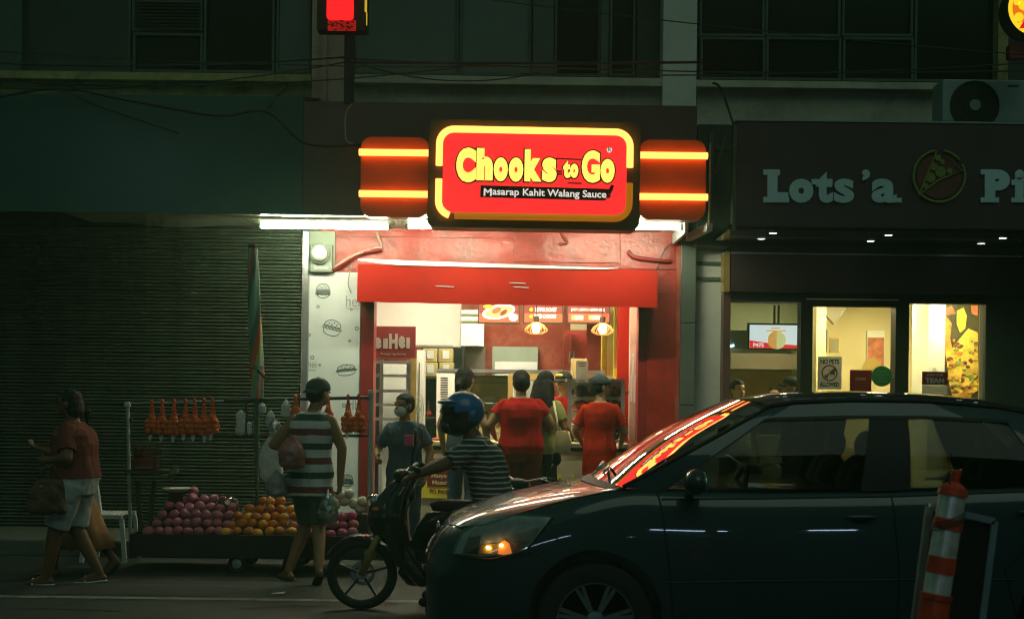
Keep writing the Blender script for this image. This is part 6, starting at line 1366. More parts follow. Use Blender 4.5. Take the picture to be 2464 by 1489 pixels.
def patch(poly, name, m, parent, off, far=False, n=14):
    """side-view quad patch (4 curves corners bl, br, tr, tl in s,z or polygons of equal bottom/top chains) laid on the flank"""
    bot, top_ = poly; vs = []; fs = []
    def samp(ch, q):
        x = q * (len(ch) - 1); i = min(int(x), len(ch) - 2); f = x - i; return (ch[i][0] + (ch[i + 1][0] - ch[i][0]) * f, ch[i][1] + (ch[i + 1][1] - ch[i][1]) * f)
    for j in range(n + 1):
        for i in range(n * 2 + 1):
            b, t_ = samp(bot, i / (2 * n)), samp(top_, i / (2 * n)); q = j / n; vs.append(onb(b[0] + (t_[0] - b[0]) * q, b[1] + (t_[1] - b[1]) * q, off, far))
    w_ = 2 * n + 1
    for j in range(n):
        for i in range(2 * n): fs.append((j * w_ + i, j * w_ + i + 1, (j + 1) * w_ + i + 1, (j + 1) * w_ + i))
    return MB().add(vs, fs).build(name, m, parent, True)
def seam(pts, name='panel_gap', m=None, r=.005, off=.0005, top=False, n=10, parent=None):
    P = []
    for (a, b), (c, d) in zip(pts[:-1], pts[1:]):
        for i in range(n): q = i / n; P.append((ontop if top else onb)(a + (c - a) * q, b + (d - b) * q, off))
    P.append((ontop if top else onb)(*pts[-1], off)); return MB().tube(P, r, 6).build(name, m or M['seal'], parent or car)
def cs(u, v, y=7.0): p = W(u, v, y); return (p.x - CX, p.z)
# headlamps
for far in (False, True):
    bot = [cs(1092, 1335), cs(1150, 1338), cs(1230, 1334), cs(1268, 1318)]; top_ = [cs(1112, 1290), cs(1160, 1258), cs(1230, 1243), cs(1326, 1244)]
    hl = patch((bot, top_), 'headlamp', M['reflector'], car, .002, far)
    patch(([cs(1112, 1333), cs(1150, 1334)], [cs(1128, 1296), cs(1158, 1290)]), 'reflector_bowl', M['seal'], hl, .005, far); patch(([cs(1198, 1331), cs(1215, 1333), cs(1232, 1329)], [cs(1204, 1306), cs(1214, 1299), cs(1226, 1306)]), 'indicator', M['amber_glow'], hl, .006, far); patch(([cs(1150, 1332), cs(1198, 1332)], [cs(1158, 1312), cs(1204, 1306)]), 'side_reflector', M['brass'], hl, .0055, far); patch(([cs(1232, 1328), cs(1262, 1316)], [cs(1228, 1303), cs(1266, 1300)]), 'side_reflector', M['plaster_pink'], hl, .0055, far)  # amber reflection on the indicator is put in as a glow
    for u_, v_ in ((1176, 1318), (1208, 1312)): MB().ell(onb(*cs(u_, v_), .016, far), .009, .007, .007, 10, 6).build('bulb', M['fill_bulb'], hl, True)  # added bulbs that light the reflectors behind the lens
    patch((bot, top_), 'lens', M['lamp_glass'], hl, .026, far)
seam([cs(1090, 1341), cs(1180, 1344), cs(1275, 1322), cs(1320, 1345)]); seam([cs(1333, 1243), cs(1268, 1320)])
# bonnet, wing and door gaps
seam([(.135, .45), (.12, .2), (.12, 0), (.12, -.2), (.135, -.45), (.2, -.6), (.33, -.69)], top=True); seam([(.33, -.69), (.6, -.72), (.9, -.74), (1.08, -.745)], top=True)
seam([(.33, .69), (.6, .72), (.9, .74), (1.08, .745)], top=True)
seam([(1.33, .30), (1.30, .60), (1.26, .90), (1.24, .985)]); seam([(2.50, .26), (2.50, .6), (2.47, .98)]); seam([(1.33, .27), (2.5, .26), (3.15, .27)]); seam([(3.15, .27), (3.05, .6), (3.2, .75), (3.38, .98)])
seam([(1.26, .945), (1.8, .955), (2.5, .975), (3.4, 1.02)], 'waist_seal', r=.006)
M['chrome'] = mat('chrome', (0.45, 0.55, 0.58), 0.2, 0.9, var=0); seam([(1.28, .515), (1.8, .53), (2.5, .545), (3.1, .555)], 'sill_moulding', M['seal'], .006, .000)
# door handles, repeater
for s, z in ((2.30, .865), (3.20, .90)):
    c = onb(s, z, .02); MB().ell(c, .085, .016, .014, 16, 8).build('door_handle', M['paint'], car, True); c = onb(s, z - .004, .002); MB().ell(c, .05, .006, .03, 14, 8).build('handle_recess', M['seal'], car, True)
c = onb(1.10, .745, .004); MB().ell(c, .032, .008, .011, 14, 8).build('side_repeater', M['lamp_glass'], car, True)
# grille and lower bumper opening, plate, emblem
fr_p = [(y, z) for y, z in ((-.42, .60), (.42, .60), (.36, .67), (-.36, .67))]
def onf(y, z, off=.004):
    hit = bvh.ray_cast(Vector((CX - 2, CY + y, z)), Vector((1, 0, 0))); return (hit[0] if hit[0] else Vector((CX + .05, CY + y, z))) + Vector((-off, 0, 0))
for z0, z1, ya_, nm in ((.575, .66, .38, 'grille'), (.26, .40, .46, 'intake')):
    vs = [onf(-ya_ + 2 * ya_ * i / 12, z0 + (z1 - z0) * j / 4, .003) for j in range(5) for i in range(13)]; MB().add(vs, [(j * 13 + i, j * 13 + i + 1, (j + 1) * 13 + i + 1, (j + 1) * 13 + i) for j in range(4) for i in range(12)]).build(nm, M['seal'], car)
MB().tube([onf(-.38 + .76 * i / 10, .60, .01) for i in range(11)], .008, 6).build('grille_bar', M['chrome'], car); MB().tube([onf(-.38 + .76 * i / 10, .63, .01) for i in range(11)], .008, 6).build('grille_bar', M['chrome'], car)
c = onf(0, .71, .012); MB().ell(c, .012, .055, .04, 12, 8).build('emblem', M['chrome'], car, True)
MB().box(c.x - .03, c.x - .02, CY - .2, CY + .2, .44, .53).build('number_plate', M['white_panel'], car)
# wheels
wp = None
def wheel(s, y):
    c = Vector((CX + s, CY + y * .735, .305)); o = -1 if y < 0 else 1
    w_ = MB().lathe([(.205, -.09 * o), (.25, -.10 * o), (.29, -.095 * o), (.303, -.07 * o), (.305, .07 * o), (.29, .095 * o), (.25, .10 * o), (.205, .09 * o)], c, 48, 'Y', cap=False).build('wheel', M['rubber'], car, 50)
    MB().lathe([(.212, .075 * o), (.205, .088 * o), (.195, .085 * o), (.19, .03 * o), (.19, -.08 * o)], c, 40, 'Y', cap=False).build('rim', M['rim'], w_, 40)
    MB().lathe([(.19, -.03 * o), (.02, -.03 * o)], c, 30, 'Y').build('brake_disc', M['seal'], w_)
    for k in range(7):
        a = 2 * pi * (k + .25) / 7; d = Vector((cos(a), 0, sin(a))); n = Vector((-sin(a), 0, cos(a)))
        for q in (-.32, .32):
            MB().beam(c + Vector((0, .062 * o, 0)) + d * .045 + n * .006 * q, c + Vector((0, .07 * o, 0)) + d * .195 + n * .055 * q, .02, .022, (0, 1, 0)).build('spoke', M['rim'], w_)
    MB().lathe([(.052, .05 * o), (.05, .078 * o), (.03, .084 * o)], c, 24, 'Y').build('hub_cap', M['rim'], w_, 40)
for s in (.92, 3.47):
    for y in (-1, 1): wheel(s, y)
for s in (.92, 3.47):
    for y in (-1, 1): MB().lathe([(.347, -.28), (.347, .0)] if y < 0 else [(.347, 0), (.347, .28)], (CX + s, CY + y * (.85 - .29) , .335), 36, 'Y', cap=False).build('arch_liner', M['seal'], car)
# greenhouse
def rail_s(t_): return lerp_tab([(0, 1.87), (.05, 1.93), (.47, 2.42), (.545, 2.58), (.84, 3.10), (1, 3.38)], t_)
def belt_p(t_): s = 1.06 + (3.78 - 1.06) * t_; return Vector((s, .765 - .05 * max(0, t_ - .8), lerp_tab([(1.06, 1.005), (1.25, .985), (1.7, .985), (2.4, 1.0), (3.4, 1.05), (3.8, 1.085)], s)))
def rail_p(t_): s = rail_s(t_); return Vector((s, .575 - .03 * max(0, t_ - .6), lerp_tab([(1.87, 1.44), (2.0, 1.462), (2.3, 1.478), (2.7, 1.478), (3.1, 1.45), (3.38, 1.40)], s)))
def side_p(t_, h_, off=0):
    a, b = belt_p(t_), rail_p(t_); p = a.lerp(b, h_); p.y += .035 * sin(pi * h_) + off; return p
def side_mesh(t0, t1, h0, h1, name, m, parent, sgn, off=0, nt=16, nh=10):
    vs = []; fs = []
    for j in range(nh + 1):
        for i in range(nt + 1): p = side_p(t0 + (t1 - t0) * i / nt, h0 + (h1 - h0) * j / nh, off); vs.append((CX + p.x, CY + sgn * p.y, p.z))
    for j in range(nh):
        for i in range(nt): fs.append((j * (nt + 1) + i, j * (nt + 1) + i + 1, (j + 1) * (nt + 1) + i + 1, (j + 1) * (nt + 1) + i))
    return MB().add(vs, fs).build(name, m, parent, True)
for sgn in (-1, 1):
    side_mesh(.075, .462, .0, .80, 'front_window', M['car_glass'], car, sgn); side_mesh(.555, .835, .0, .80, 'rear_window', M['car_glass'], car, sgn)
    side_mesh(0, .072, .0, 1, 'windscreen_pillar', M['paint'], car, sgn, .006); side_mesh(.065, .08, .0, .8, 'window_seal', M['seal'], car, sgn, .004)
    side_mesh(.46, .557, .0, .80, 'door_pillar', M['seal'], car, sgn, .005); side_mesh(.83, 1, .0, 1, 'rear_pillar', M['paint'], car, sgn, .006)
    side_mesh(.07, .84, .79, .83, 'window_seal', M['seal'], car, sgn, .008, 40, 3); side_mesh(.07, .84, .83, 1.0, 'door_frame', M['paint'], car, sgn, .006, 40, 5)
    rl = [side_p(.0 + 1.0 * i / 40, 1, .006) for i in range(41)]; MB().tube([(CX + p.x, CY + sgn * p.y, p.z) for p in rl], .014, 8).build('roof_gutter', M['seal'], car, True)
    ap_ = [side_p(.0, i / 12, .004) for i in range(13)]; MB().tube([(CX + p.x, CY + sgn * p.y, p.z) for p in ap_], .012, 8).build('screen_trim', M['seal'], car, True)
def roof_z(s, y): 
    e = rail_p(max(0, min(1, next((i / 60 for i in range(61) if rail_s(i / 60) >= s), 1)))); c = lerp_tab([(1.72, 1.475), (2.0, 1.518), (2.4, 1.535), (2.8, 1.528), (3.1, 1.505), (3.45, 1.44)], s); f = min(1, abs(y) / e.y); return c + (e.z - c) * f ** 2.4
nx, ny = 24, 16; vs = []
for i in range(nx + 1):
    for j in range(ny + 1):
        q = -1 + 2 * j / ny; s0 = 1.74 + .13 * q * q; s1 = 3.42 - .05 * q * q; s = s0 + (s1 - s0) * i / nx; yw_ = lerp_tab([(1.7, .575), (2.8, .57), (3.4, .56)], s); vs.append((CX + s, CY + q * yw_, roof_z(s, q * yw_)))
MB().add(vs, [(i * (ny + 1) + j, i * (ny + 1) + j + 1, (i + 1) * (ny + 1) + j + 1, (i + 1) * (ny + 1) + j) for i in range(nx) for j in range(ny)]).build('roof', M['paint'], car, True)
def screen(name, base, topc, m, bulge):
    vs = []; n, k = 18, 12
    for i in range(k + 1):
        for j in range(n + 1):
            q = -1 + 2 * j / n; b = Vector((base[0] + base[3] * q * q, base[1] * q, base[2] - .02 * q * q)); t_ = Vector((topc[0] + topc[3] * q * q, topc[1] * q, topc[2] - .036 * abs(q) ** 2.4)); f = i / k; p = b.lerp(t_, f); p.x += bulge * sin(pi * f) ; p.z += .025 * sin(pi * f); vs.append((CX + p.x, CY + p.y, p.z))
    return MB().add(vs, [(i * (n + 1) + j, i * (n + 1) + j + 1, (i + 1) * (n + 1) + j + 1, (i + 1) * (n + 1) + j) for i in range(k) for j in range(n)]).build(name, m, car, True)
screen('windscreen', (.94, .765, 1.025, .12), (1.74, .575, 1.478, .13), M['screen_glass'], -.02); screen('rear_screen', (3.92, .70, 1.10, -.1), (3.42, .56, 1.445, -.05), M['car_glass'], .02)
# scuttle and wipers
vs = []
for i in range(13): y = -.74 + 1.48 * i / 12; q = (y / .74) ** 2; vs += [(CX + .88 + .13 * q, CY + y, ontop(.88 + .1 * q, y, .006).z), (CX + 1.0 + .12 * q, CY + y, 1.045 - .01 * q)]
MB().add(vs, [(2 * i, 2 * i + 2, 2 * i + 3, 2 * i + 1) for i in range(12)]).build('scuttle_panel', M['seal'], car)
for y0, y1 in ((-.45, .2), (.05, .62)):
    p0 = Vector((CX + .98, CY + y0, 1.06)); p1 = Vector((CX + 1.03, CY + (y0 + y1) / 2, 1.085)); p2 = Vector((CX + 1.05, CY + y1, 1.075))
    MB().tube([p0, p1], .009, 6).build('wiper_arm', M['zinc'], car, True); MB().tube([p1 - Vector((0, .3, .01)), p2], .008, 6).build('wiper_blade', M['seal'], car, True)
# mirrors
for sgn in (-1, 1):
    c = Vector((CX + 1.42, CY + sgn * .93, 1.045)); mh = MB().ell(c, .06, .105, .07, 18, 12); 
    mr_ = mh.build('door_mirror', M['paint'], car, True); MB().tube([c + Vector((.03, -sgn * .07, -.05)), Vector((CX + 1.40, CY + sgn * .78, .985))], .02, 8).build('mirror_arm', M['seal'], mr_, True); MB().ell(c + Vector((.045, 0, 0)), .02, .085, .055, 16, 10).build('mirror_glass', M['chrome'], mr_, True)
# interior
MB().bbox(CX + 1.2, CX + 1.62, CY - .68, CY + .68, .72, 1.0, .06).build('dashboard', M['car_in'], car); MB().box(CX + 1.2, CX + 3.6, CY - .68, CY + .68, .3, .36).build('cabin_floor', M['car_in'], car)
def seat(x, y, rear=False):
    w_ = .25 if not rear else .62; so = fuse(MB().bbox(CX + x, CX + x + .5, CY + y - w_, CY + y + w_, .42, .58, .05).limb((CX + x + .48, CY + y - w_ * .55, .55), (CX + x + .66, CY + y - w_ * .5, 1.06), .10, .09).limb((CX + x + .48, CY + y + w_ * .55, .55), (CX + x + .66, CY + y + w_ * .5, 1.06), .10, .09).limb((CX + x + .48, CY + y, .55), (CX + x + .66, CY + y, 1.08), .11, .10), 'seat', M['car_in'], None, .02, 3); so.parent = car; so.matrix_parent_inverse = Matrix.Translation(car.location).inverted()
    for yy in ((y,) if not rear else (y - .3, y + .3)): h_ = MB().ell((CX + x + .70, CY + yy, 1.22), .06, .13, .09, 14, 10).build('headrest', M['car_in'], car, True); MB().tube([(CX + x + .68, CY + yy, 1.05), (CX + x + .70, CY + yy, 1.2)], .012, 6).build('headrest_post', M['seal'], car)
seat(1.75, -.36); seat(1.75, .36); seat(2.65, 0, True)
cw = Vector((CX + 1.72, CY - .36, .93)); MB().tube([cw + Vector((.06 * sin(a), .18 * cos(a), .17 * sin(a))) for a in [2 * pi * i / 28 for i in range(28)]], .014, 8, closed=True).build('steering_wheel', M['car_in'], car, True)

# ------------------------------------------------------------------ motorcycles
def scooter(label, loc, rz, paint, group=None, lean=0):
    """small underbone motorcycle, local x forward"""
    t = thing('motorcycle', label, 'motorcycle', loc, rz, group)
    def b(mb, nm, m, par=t, sm=True): return mb.build(nm, m, par, sm, world=False)
    R = .245
    for x, nm in ((.62, 'front_wheel'), (-.60, 'rear_wheel')):
        c = Vector((x, 0, R + .0)); prof = [(R - .055, -.02), (R - .04, -.034), (R - .012, -.03), (R, 0), (R - .012, .03), (R - .04, .034), (R - .055, .02)]
        w_ = b(MB().lathe(prof, c, 40, 'Y', cap=False), nm, M['rubber']); b(MB().lathe([(R - .05, -.018), (R - .066, -.02), (R - .07, 0), (R - .066, .02), (R - .05, .018)], c, 36, 'Y', cap=False), 'rim', M['moto_rim'], w_, True)
        for k in range(5):
            a = 2 * pi * k / 5 + .3; d = Vector((cos(a), 0, sin(a))); n = Vector((-sin(a), 0, cos(a)))
            b(MB().beam(c + d * .03, c + d * (R - .06) + n * .012, .016, .018, (0, 1, 0)), 'spoke', M['moto_rim'], w_, False)
        b(MB().lathe([(.035, -.045), (.035, .045)], c, 16, 'Y'), 'hub', M['zinc'], w_, 40); b(MB().lathe([(.085, -.05), (.085, -.046), (.06, -.046)], c, 24, 'Y', cap=False), 'brake_disc', M['steel'], w_, 40)
    hs_ = Vector((.36, 0, .86))
    for y in (-.06, .06): b(MB().tube([(.62, y, R), (.53, y, .46), (.43, y, .66)], [.024, .026, .02], 10), 'fork_leg', M['brass'])
    b(MB().tube([(.44, 0, .62), (.34, 0, .92)], .026, 10), 'steering_stem', M['black'])
    fd = []; 
    for i in range(13):
        a = radians(30 + 130 * i / 12); fd.append((.62 + (R + .035) * cos(a), (R + .035) * sin(a) + R))
    vs = []
    for (x, z) in fd:
        for y in (-.055, -.03, 0, .03, .055): vs.append((x, y, z - .12 * abs(y) ** 1.2 * 3))
    b(MB().add(vs, [(i * 5 + j, i * 5 + j + 1, (i + 1) * 5 + j + 1, (i + 1) * 5 + j) for i in range(12) for j in range(4)]), 'front_fender', paint)
    # leg shield and nose
    ls = MB().loft([(.30, 0, .34, .05, .10, 2.5), (.36, 0, .5, .07, .17, 2.5), (.38, 0, .66, .075, .19, 2.5), (.36, 0, .80, .075, .16, 2.5), (.30, 0, .90, .06, .12, 2.5), (.26, 0, .95, .03, .07, 2.5)], 20).limb((.42, 0, .62), (.52, 0, .60), .09, .05).limb((.36, 0, .8), (.50, 0, .68), .11, .08).ell((.46, 0, .64), .13, .15, .17).limb((.40, -.1, .55), (.34, -.1, .36), .07, .06).limb((.40, .1, .55), (.34, .1, .36), .07, .06)
    so = fuse(ls, 'leg_shield', paint, t, .012, 4)
    b(MB().ell((.545, 0, .75), .05, .085, .05, 16, 10), 'headlamp', M['lamp_glass']); b(MB().ell((.525, 0, .75), .045, .08, .045, 14, 8), 'reflector', M['reflector'])
    for y in (-.12, .12): b(MB().ell((.52, y, .70), .03, .025, .018, 12, 8), 'indicator', M['orange'])
    # body, seat, tail
    so = fuse(MB().loft([(.0, 0, .28, .30, .10, 2.6), (-.05, 0, .42, .36, .12, 2.6), (-.2, 0, .58, .45, .13, 2.6), (-.28, 0, .68, .46, .12, 2.6)], 24).limb((-.5, 0, .66), (-.88, 0, .80), .11, .05).limb((.3, 0, .36), (.0, 0, .33), .09, .12), 'side_cover', paint, t, .014, 4)
    b(MB().loft([(-.26, 0, .69, .40, .125, 2.8), (-.26, 0, .735, .42, .13, 2.8), (-.27, 0, .76, .38, .11, 2.8)], 24), 'seat', M['rubber'])
    b(MB().ell((-.90, 0, .80), .03, .08, .035, 12, 8), 'tail_lamp', M['red_cab']); b(MB().tube([(-.55, .10, .78), (-.85, .09, .84), (-.92, 0, .85), (-.85, -.09, .84), (-.55, -.10, .78)], .012, 8), 'grab_rail', M['black'])
    so = fuse(MB().ell((-.02, 0, .30), .16, .11, .10).ell((.1, 0, .30), .09, .07, .06), 'engine', M['zinc'], t, .014, 3)
    fuse(MB().loft([(.05, 0, .17, .26, .09, 2.6), (.08, 0, .26, .30, .13, 2.6), (.06, 0, .34, .28, .12, 2.6)], 20).limb((.33, -.09, .40), (.2, -.11, .22), .06, .05).limb((.33, .09, .40), (.2, .11, .22), .06, .05), 'under_cowl', paint, t, .014, 3)
    b(MB().tube([(-.05, -.13, .24), (-.35, -.14, .25), (-.8, -.15, .33)], [.025, .03, .045], 12), 'exhaust', M['steel'])
    b(MB().beam((-.1, -.10, .30), (-.6, -.07, R), .05, .06), 'swing_arm', M['black'], t, False); b(MB().beam((.02, -.20, .26), (.02, .20, .26), .03, .03), 'foot_peg_bar', M['black'], t, False)
    # handlebar, grips, mirrors, levers, dash
    b(MB().tube([(.22, -.33, .98), (.27, -.22, 1.0), (.33, -.08, .95), (.33, .08, .95), (.27, .22, 1.0), (.22, .33, .98)], .012, 8), 'handlebar', M['zinc'])
    for y in (-1, 1):
        b(MB().tube([(.255, y * .24, .995), (.215, y * .35, .98)], .018, 10), 'grip', M['rubber']); b(MB().tube([(.29, y * .2, .99), (.30, y * .3, .975), (.27, y * .36, .965)], .006, 6), 'lever', M['steel'])
        b(MB().tube([(.27, y * .22, 1.0), (.26, y * .27, 1.1), (.24, y * .30, 1.16)], .006, 6), 'mirror_stalk', M['black']); b(MB().ell((.24, y * .31, 1.19), .012, .05, .065, 14, 10), 'mirror', M['black_gloss'])
    b(MB().ell((.35, 0, .93), .07, .10, .045, 14, 8), 'dashboard', M['black'])
    b(MB().tube([(-.08, .13, .26), (-.05, .2, .1), (-.03, .23, .01)], .012, 6), 'side_stand', M['black'])
    if lean: t.rotation_euler.x = lean
    return t
M['moto_rim'] = mat('moto_rim', (0.05, 0.06, 0.06), .4, .5, var=.1); M['moto_black'] = mat('moto_black', (0.010, 0.014, 0.016), 0.2, 0.1, var=0, coat=.8); M['moto_red'] = mat('moto_red', (0.25, 0.012, 0.012), 0.25, 0.1, var=0, coat=.8)
pm = ground_at(868, 1468); xr_ = pm.x - .0
scooter('black motorcycle ridden left by the helmeted rider in front of the car', (pm.x + .62, 9.2, 0), pi, M['moto_black'])
sx = pm.x + .62
scooter('parked dark motorcycle behind the car bonnet with mirrors and headlamp showing', (W(1268, 1200, 11.0).x, 11.0, 0), radians(-118), M['moto_black'], lean=-.1).scale = (.86, .86, .86)
scooter('parked red motorcycle seen through the side window of the car', (W(1850, 1200, 11.2).x - .1, 11.3, 0), radians(-125), M['moto_red'], lean=-.1)
# rider: facing left, seated
rst = bands('rider_shirt', [(0, (0.028, 0.035, 0.045)), (.68, (0.42, 0.48, 0.50))], 0.036, 'Z', wob=.02)
hd = .065
arms = {-1: ((-.26, .26, 1.16), (-.30, .47, 1.09), (0, 0, -1), 1.1), 1: ((.26, .26, 1.16), (.30, .47, 1.09), (0, 0, -1), 1.1)}
legs = {-1: ((-.16, .40, .70), (-.17, .33, .25), (0, 1, 0)), 1: ((.16, .40, .70), (.17, .33, .25), (0, 1, 0))}
t, H, J = person('rider in blue full-face helmet and thin striped shirt on the black motorcycle', (sx + .32, 9.2, -.11), D90, 1.62, 1.24, lean=(0, .17), head=(0, .02, 0), arms=arms, legs=legs, skin='skin_dark', top=1, sleeve=.85, topm=rst, hem=.78, bottom=1.7, botm=cl_black, hair=None, shoes='shoe', fold=.010, hip_drop=.045, face=False)
M['helmet_blue'] = mat('helmet_blue', (0.02, 0.16, 0.42), 0.3, var=.1, coat=.5); M['helmet_black'] = mat('helmet_black', (0.01, 0.011, 0.012), 0.3, var=0, coat=.3)
hl_ = fuse(MB().ell(H(0, -.012, .025), .128, .150, .135, 20, 14).ell(H(0, .03, -.06), .11, .125, .09, 18, 12), 'helmet', M['helmet_blue'], t, .009, 5)
hc = J['hc']; hl_.data.materials.append(M['helmet_black']); hl_.data.materials.append(M['glass_dark']); hl_.data.materials.append(M['white_enamel'])
for p in hl_.data.polygons:
    q = p.center - hc
    if q.z < .035 - (q.y + .15) * .10 and not (q.z > -.045 and q.y < -.05): p.material_index = 1
    if q.y > .045 and -.03 < q.z < .055: p.material_index = 2
    if q.z > .145 - abs(q.y) * .15: p.material_index = 3
MB().ell(H(0, .05, .085), .12, .115, .022, 18, 8).build('helmet_peak', M['helmet_blue'], t, True, world=False)
fuse(MB().limb(H(-.06, .10, -.085), H(.06, .10, -.085), .045, .045).ell(H(0, .11, -.085), .07, .05, .045), 'chin_bar', M['helmet_black'], t, .009, 3)

# ------------------------------------------------------------------ bollard and board in the foreground
yb0 = 4.35; ax0, ax1 = W(2232, 1560, yb0), W(2296, 1165, yb0)
bl = thing('traffic_bollard', 'leaning orange traffic post with reflective white sleeves in the right foreground', 'bollard', (ax0.x - .07, yb0, 0))
ax = (ax1 - ax0).normalized(); base_ = ax0 - ax * (ax0.z / ax.z)
M['post_orange'] = mat('post_orange', (0.70, 0.07, 0.02), 0.5, var=.3, scale=12, dirt=(.12, .03, .015), dscale=9, damt=.6); M['sleeve'] = mat('sleeve', (0.92, 0.92, 0.86), 0.3, 0.45, var=.08, scale=30, dirt=(.35, .34, .3), dscale=14, damt=.6); M['wire'] = mat('wire', (0.05, 0.03, 0.02), .6)
def bseg(va, vb, ra, rb, nm, m, steps=6, lip=0):
    pa = ax0 + ax * (W(0, 0, yb0).z * 0); za, zb_ = W(2260, va, yb0).z, W(2260, vb, yb0).z
    A_ = base_ + ax * (za / ax.z); B_ = base_ + ax * (zb_ / ax.z); ra *= .92; rb *= .92; pts = [A_.lerp(B_, i / steps) for i in range(steps + 1)]; rs = [ra + (rb - ra) * i / steps for i in range(steps + 1)]
    if lip: pts = [A_ - ax * .004] + pts + [B_ + ax * .004]; rs = [ra * .8] + rs + [rb * .8]
    return MB().tube(pts, rs, 28).build(nm, m, bl, 50)
zg = lambda v: W(2260, v, yb0).z
bseg(1900, 1432, .060, .052, 'lower_post', M['post_orange']); bseg(1440, 1428, .056, .056, 'collar', M['post_orange'], lip=1)
bseg(1430, 1376, .0485, .0480, 'reflective_sleeve', M['sleeve']); bseg(1378, 1338, .0505, .050, 'orange_band', M['post_orange'], lip=1); bseg(1340, 1268, .0480, .0475, 'reflective_sleeve', M['sleeve']); bseg(1272, 1246, .052, .050, 'orange_band', M['post_orange'], lip=1); bseg(1248, 1186, .0475, .047, 'reflective_sleeve', M['sleeve']); bseg(1190, 1174, .054, .050, 'cap', M['post_orange'], lip=1); bseg(1172, 1158, .046, .016, 'cap_top', M['post_orange']); bseg(1160, 1134, .014, .018, 'knob', M['post_orange'], lip=1)
MB().lathe([(.18, 0.0), (.18, .03), (.09, .06)], (base_.x, base_.y, 0.0), 28).build('base', M['rubber'], bl, 40)
k0 = base_ + ax * (zg(1252) / ax.z); 
for e in (0, .012, -.01): MB().tube([k0 + Vector((.052 * cos(a), .052 * sin(a), e + .02 * cos(a))) for a in [2 * pi * i / 24 for i in range(24)]], .002, 5, closed=True).build('wire_tie', M['wire'], bl)
k1 = base_ + ax * (zg(1164) / ax.z); MB().tube([k1 + Vector((-.02, -.02, .0)), k1 + Vector((-.03, -.02, .03)), k1 + Vector((-.015, -.02, .05)), k1 + Vector((-.028, -.02, .075)), k1 + Vector((-.012, -.01, .1))], .003, 5).build('wire_tie', M['wire'], bl)
bd = thing('sign_board', 'framed dark board seen from behind, wired to the leaning traffic post', 'sign', (W(2290, 1500, 4.5).x, 4.5, 0))
yb1 = 4.48; cn = [W(2236, 1218, yb1), W(2392, 1253, yb1), W(2340, 1660, yb1), W(2184, 1625, yb1)]
M['alu'] = mat('alu', (0.30, 0.42, 0.42), .35, .6, var=.15); M['board_back'] = mat('board_back', (0.012, 0.012, 0.011), .7, var=.2)
for i in range(4): MB().beam(cn[i], cn[(i + 1) % 4], .022, .022, (0, 1, 0)).build('frame', M['alu'], bd)
MB().add([p + Vector((0, .004, 0)) for p in cn] + [p + Vector((0, .010, 0)) for p in cn], [(0, 1, 2, 3), (7, 6, 5, 4), (0, 4, 5, 1), (1, 5, 6, 2), (2, 6, 7, 3), (3, 7, 4, 0)]).build('panel', M['board_back'], bd)
for a, b_ in ((cn[3], Vector((cn[3].x - .04, yb1, 0))), (cn[2], Vector((cn[2].x - .04, yb1, 0)))): MB().beam(a, b_, .022, .022, (0, 1, 0)).build('leg', M['alu'], bd)

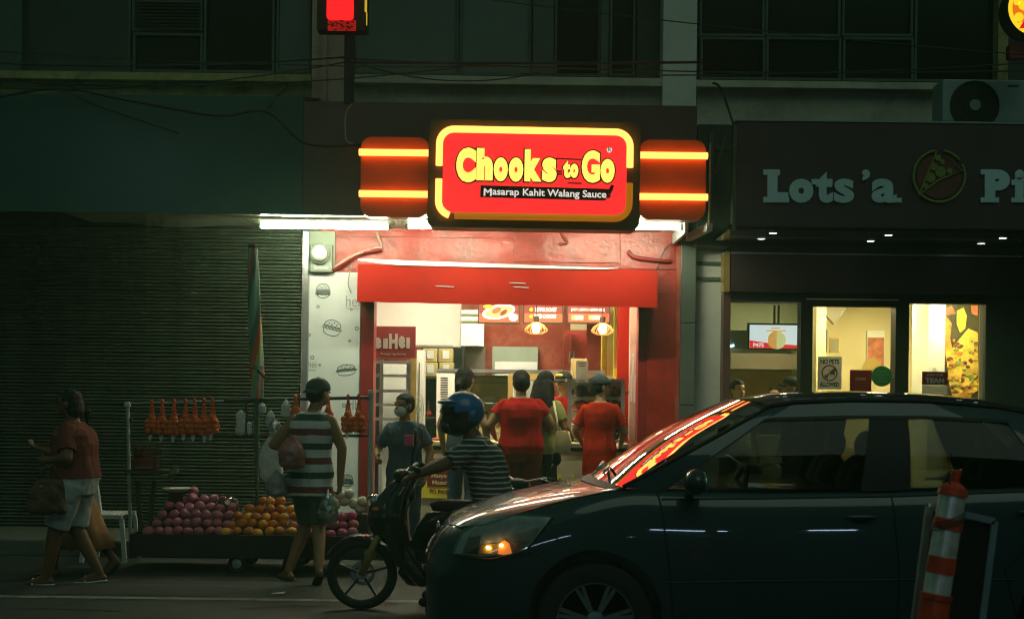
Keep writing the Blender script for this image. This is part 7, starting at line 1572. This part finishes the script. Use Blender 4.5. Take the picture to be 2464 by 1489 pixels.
# ------------------------------------------------------------------ overhead wires
def span(u0, v0, u1, v1, y, r, lab, sag=.05, y1=None):
    a, b = W(u0, v0, y), W(u1, v1, y1 or y); pts = [a.lerp(b, i / 6) - Vector((0, 0, sag * 4 * (i / 6) * (1 - i / 6))) for i in range(7)]; cable(pts, r, lab, 'overhead_wire', 'wire', 'cable', 'overhead wires')
Yw = 11.2
span(-60, 150, 830, 138, Yw, .008, 'upper overhead wire running from the left edge to the hanging sign'); span(-60, 190, 1200, 150, Yw + .1, .006, 'thin overhead wire crossing low in front of the left windows', .12); span(-60, 210, 860, 145, Yw + .15, .006, 'slack wire rising from the left to the sign post', .1)
span(840, 150, 1700, 150, Yw, .012, 'thick bundled wire between the two columns', .01); span(820, 140, 2500, 170, Yw - .1, .006, 'long thin wire along the top of the right windows', .06); span(1100, -10, 2500, 135, Yw - .2, .005, 'thin pale wire slanting down to the right corner', .03); span(840, 145, 1300, 175, Yw + .1, .006, 'drooping loop of wire under the thick bundle', .12); span(1250, 178, 2500, 150, Yw + .1, .006, 'second thin wire below the bundle on the right', .05); span(-60, 120, 1250, 160, Yw + .2, .005, 'thin wire high across the left windows', .05)
cable([W(-20, 238, 12.0), W(140, 213, 12.0), W(300, 240, 12.0), W(520, 278, 12.0), W(640, 268, 12.0), W(735, 345, 12.0), W(870, 348, 12.0)], .013, 'thick cable sagging along the green fascia to the lit sign', 'fascia_cable'); cable([W(640, 270, 12.0), W(680, 215, 12.3), W(690, 205, 12.8)], .014, 'short strut cable from the fascia up to the yellow beam', 'fascia_cable'); cable([W(848, 250, 12.0), W(832, 275, 12.0), W(832, 335, 12.0), W(850, 347, 12.0)], .009, 'grey cable looping down the maroon fascia beside the hanging sign post', 'fascia_cable', m='meter_grey'); cable([W(1715, 200, 12.9), W(1735, 215, 12.9), W(1765, 300, 12.4)], .012, 'cable curving from the ledge to the pizza signboard', 'fascia_cable'); cable([W(148, 213, 12.0), W(250, 260, 12.05), W(430, 320, 12.05)], .006, 'thin cable shadowing the green fascia', 'fascia_cable')
bpy.data.scenes.remove(WS)
# ------------------------------------------------------------------ thin green haze, added to lift the blacks and halo the lamps
hz = MB().box(-125, 125, -20, 60, -1.2, 13.0).build('haze', None); tag(hz, kind='stuff')
hm_ = bpy.data.materials.new('haze'); hm_.use_nodes = True; nt_ = hm_.node_tree; nt_.nodes.remove(nt_.nodes['Principled BSDF'])
pv__ = nt_.nodes.new('ShaderNodeVolumePrincipled'); pv__.inputs['Color'].default_value = (0.52, 1.0, 0.66, 1); pv__.inputs['Density'].default_value = 0.0065; pv__.inputs['Anisotropy'].default_value = 0.55
nt_.links.new(pv__.outputs[0], nt_.nodes['Material Output'].inputs['Volume']); hz.data.materials.append(hm_)
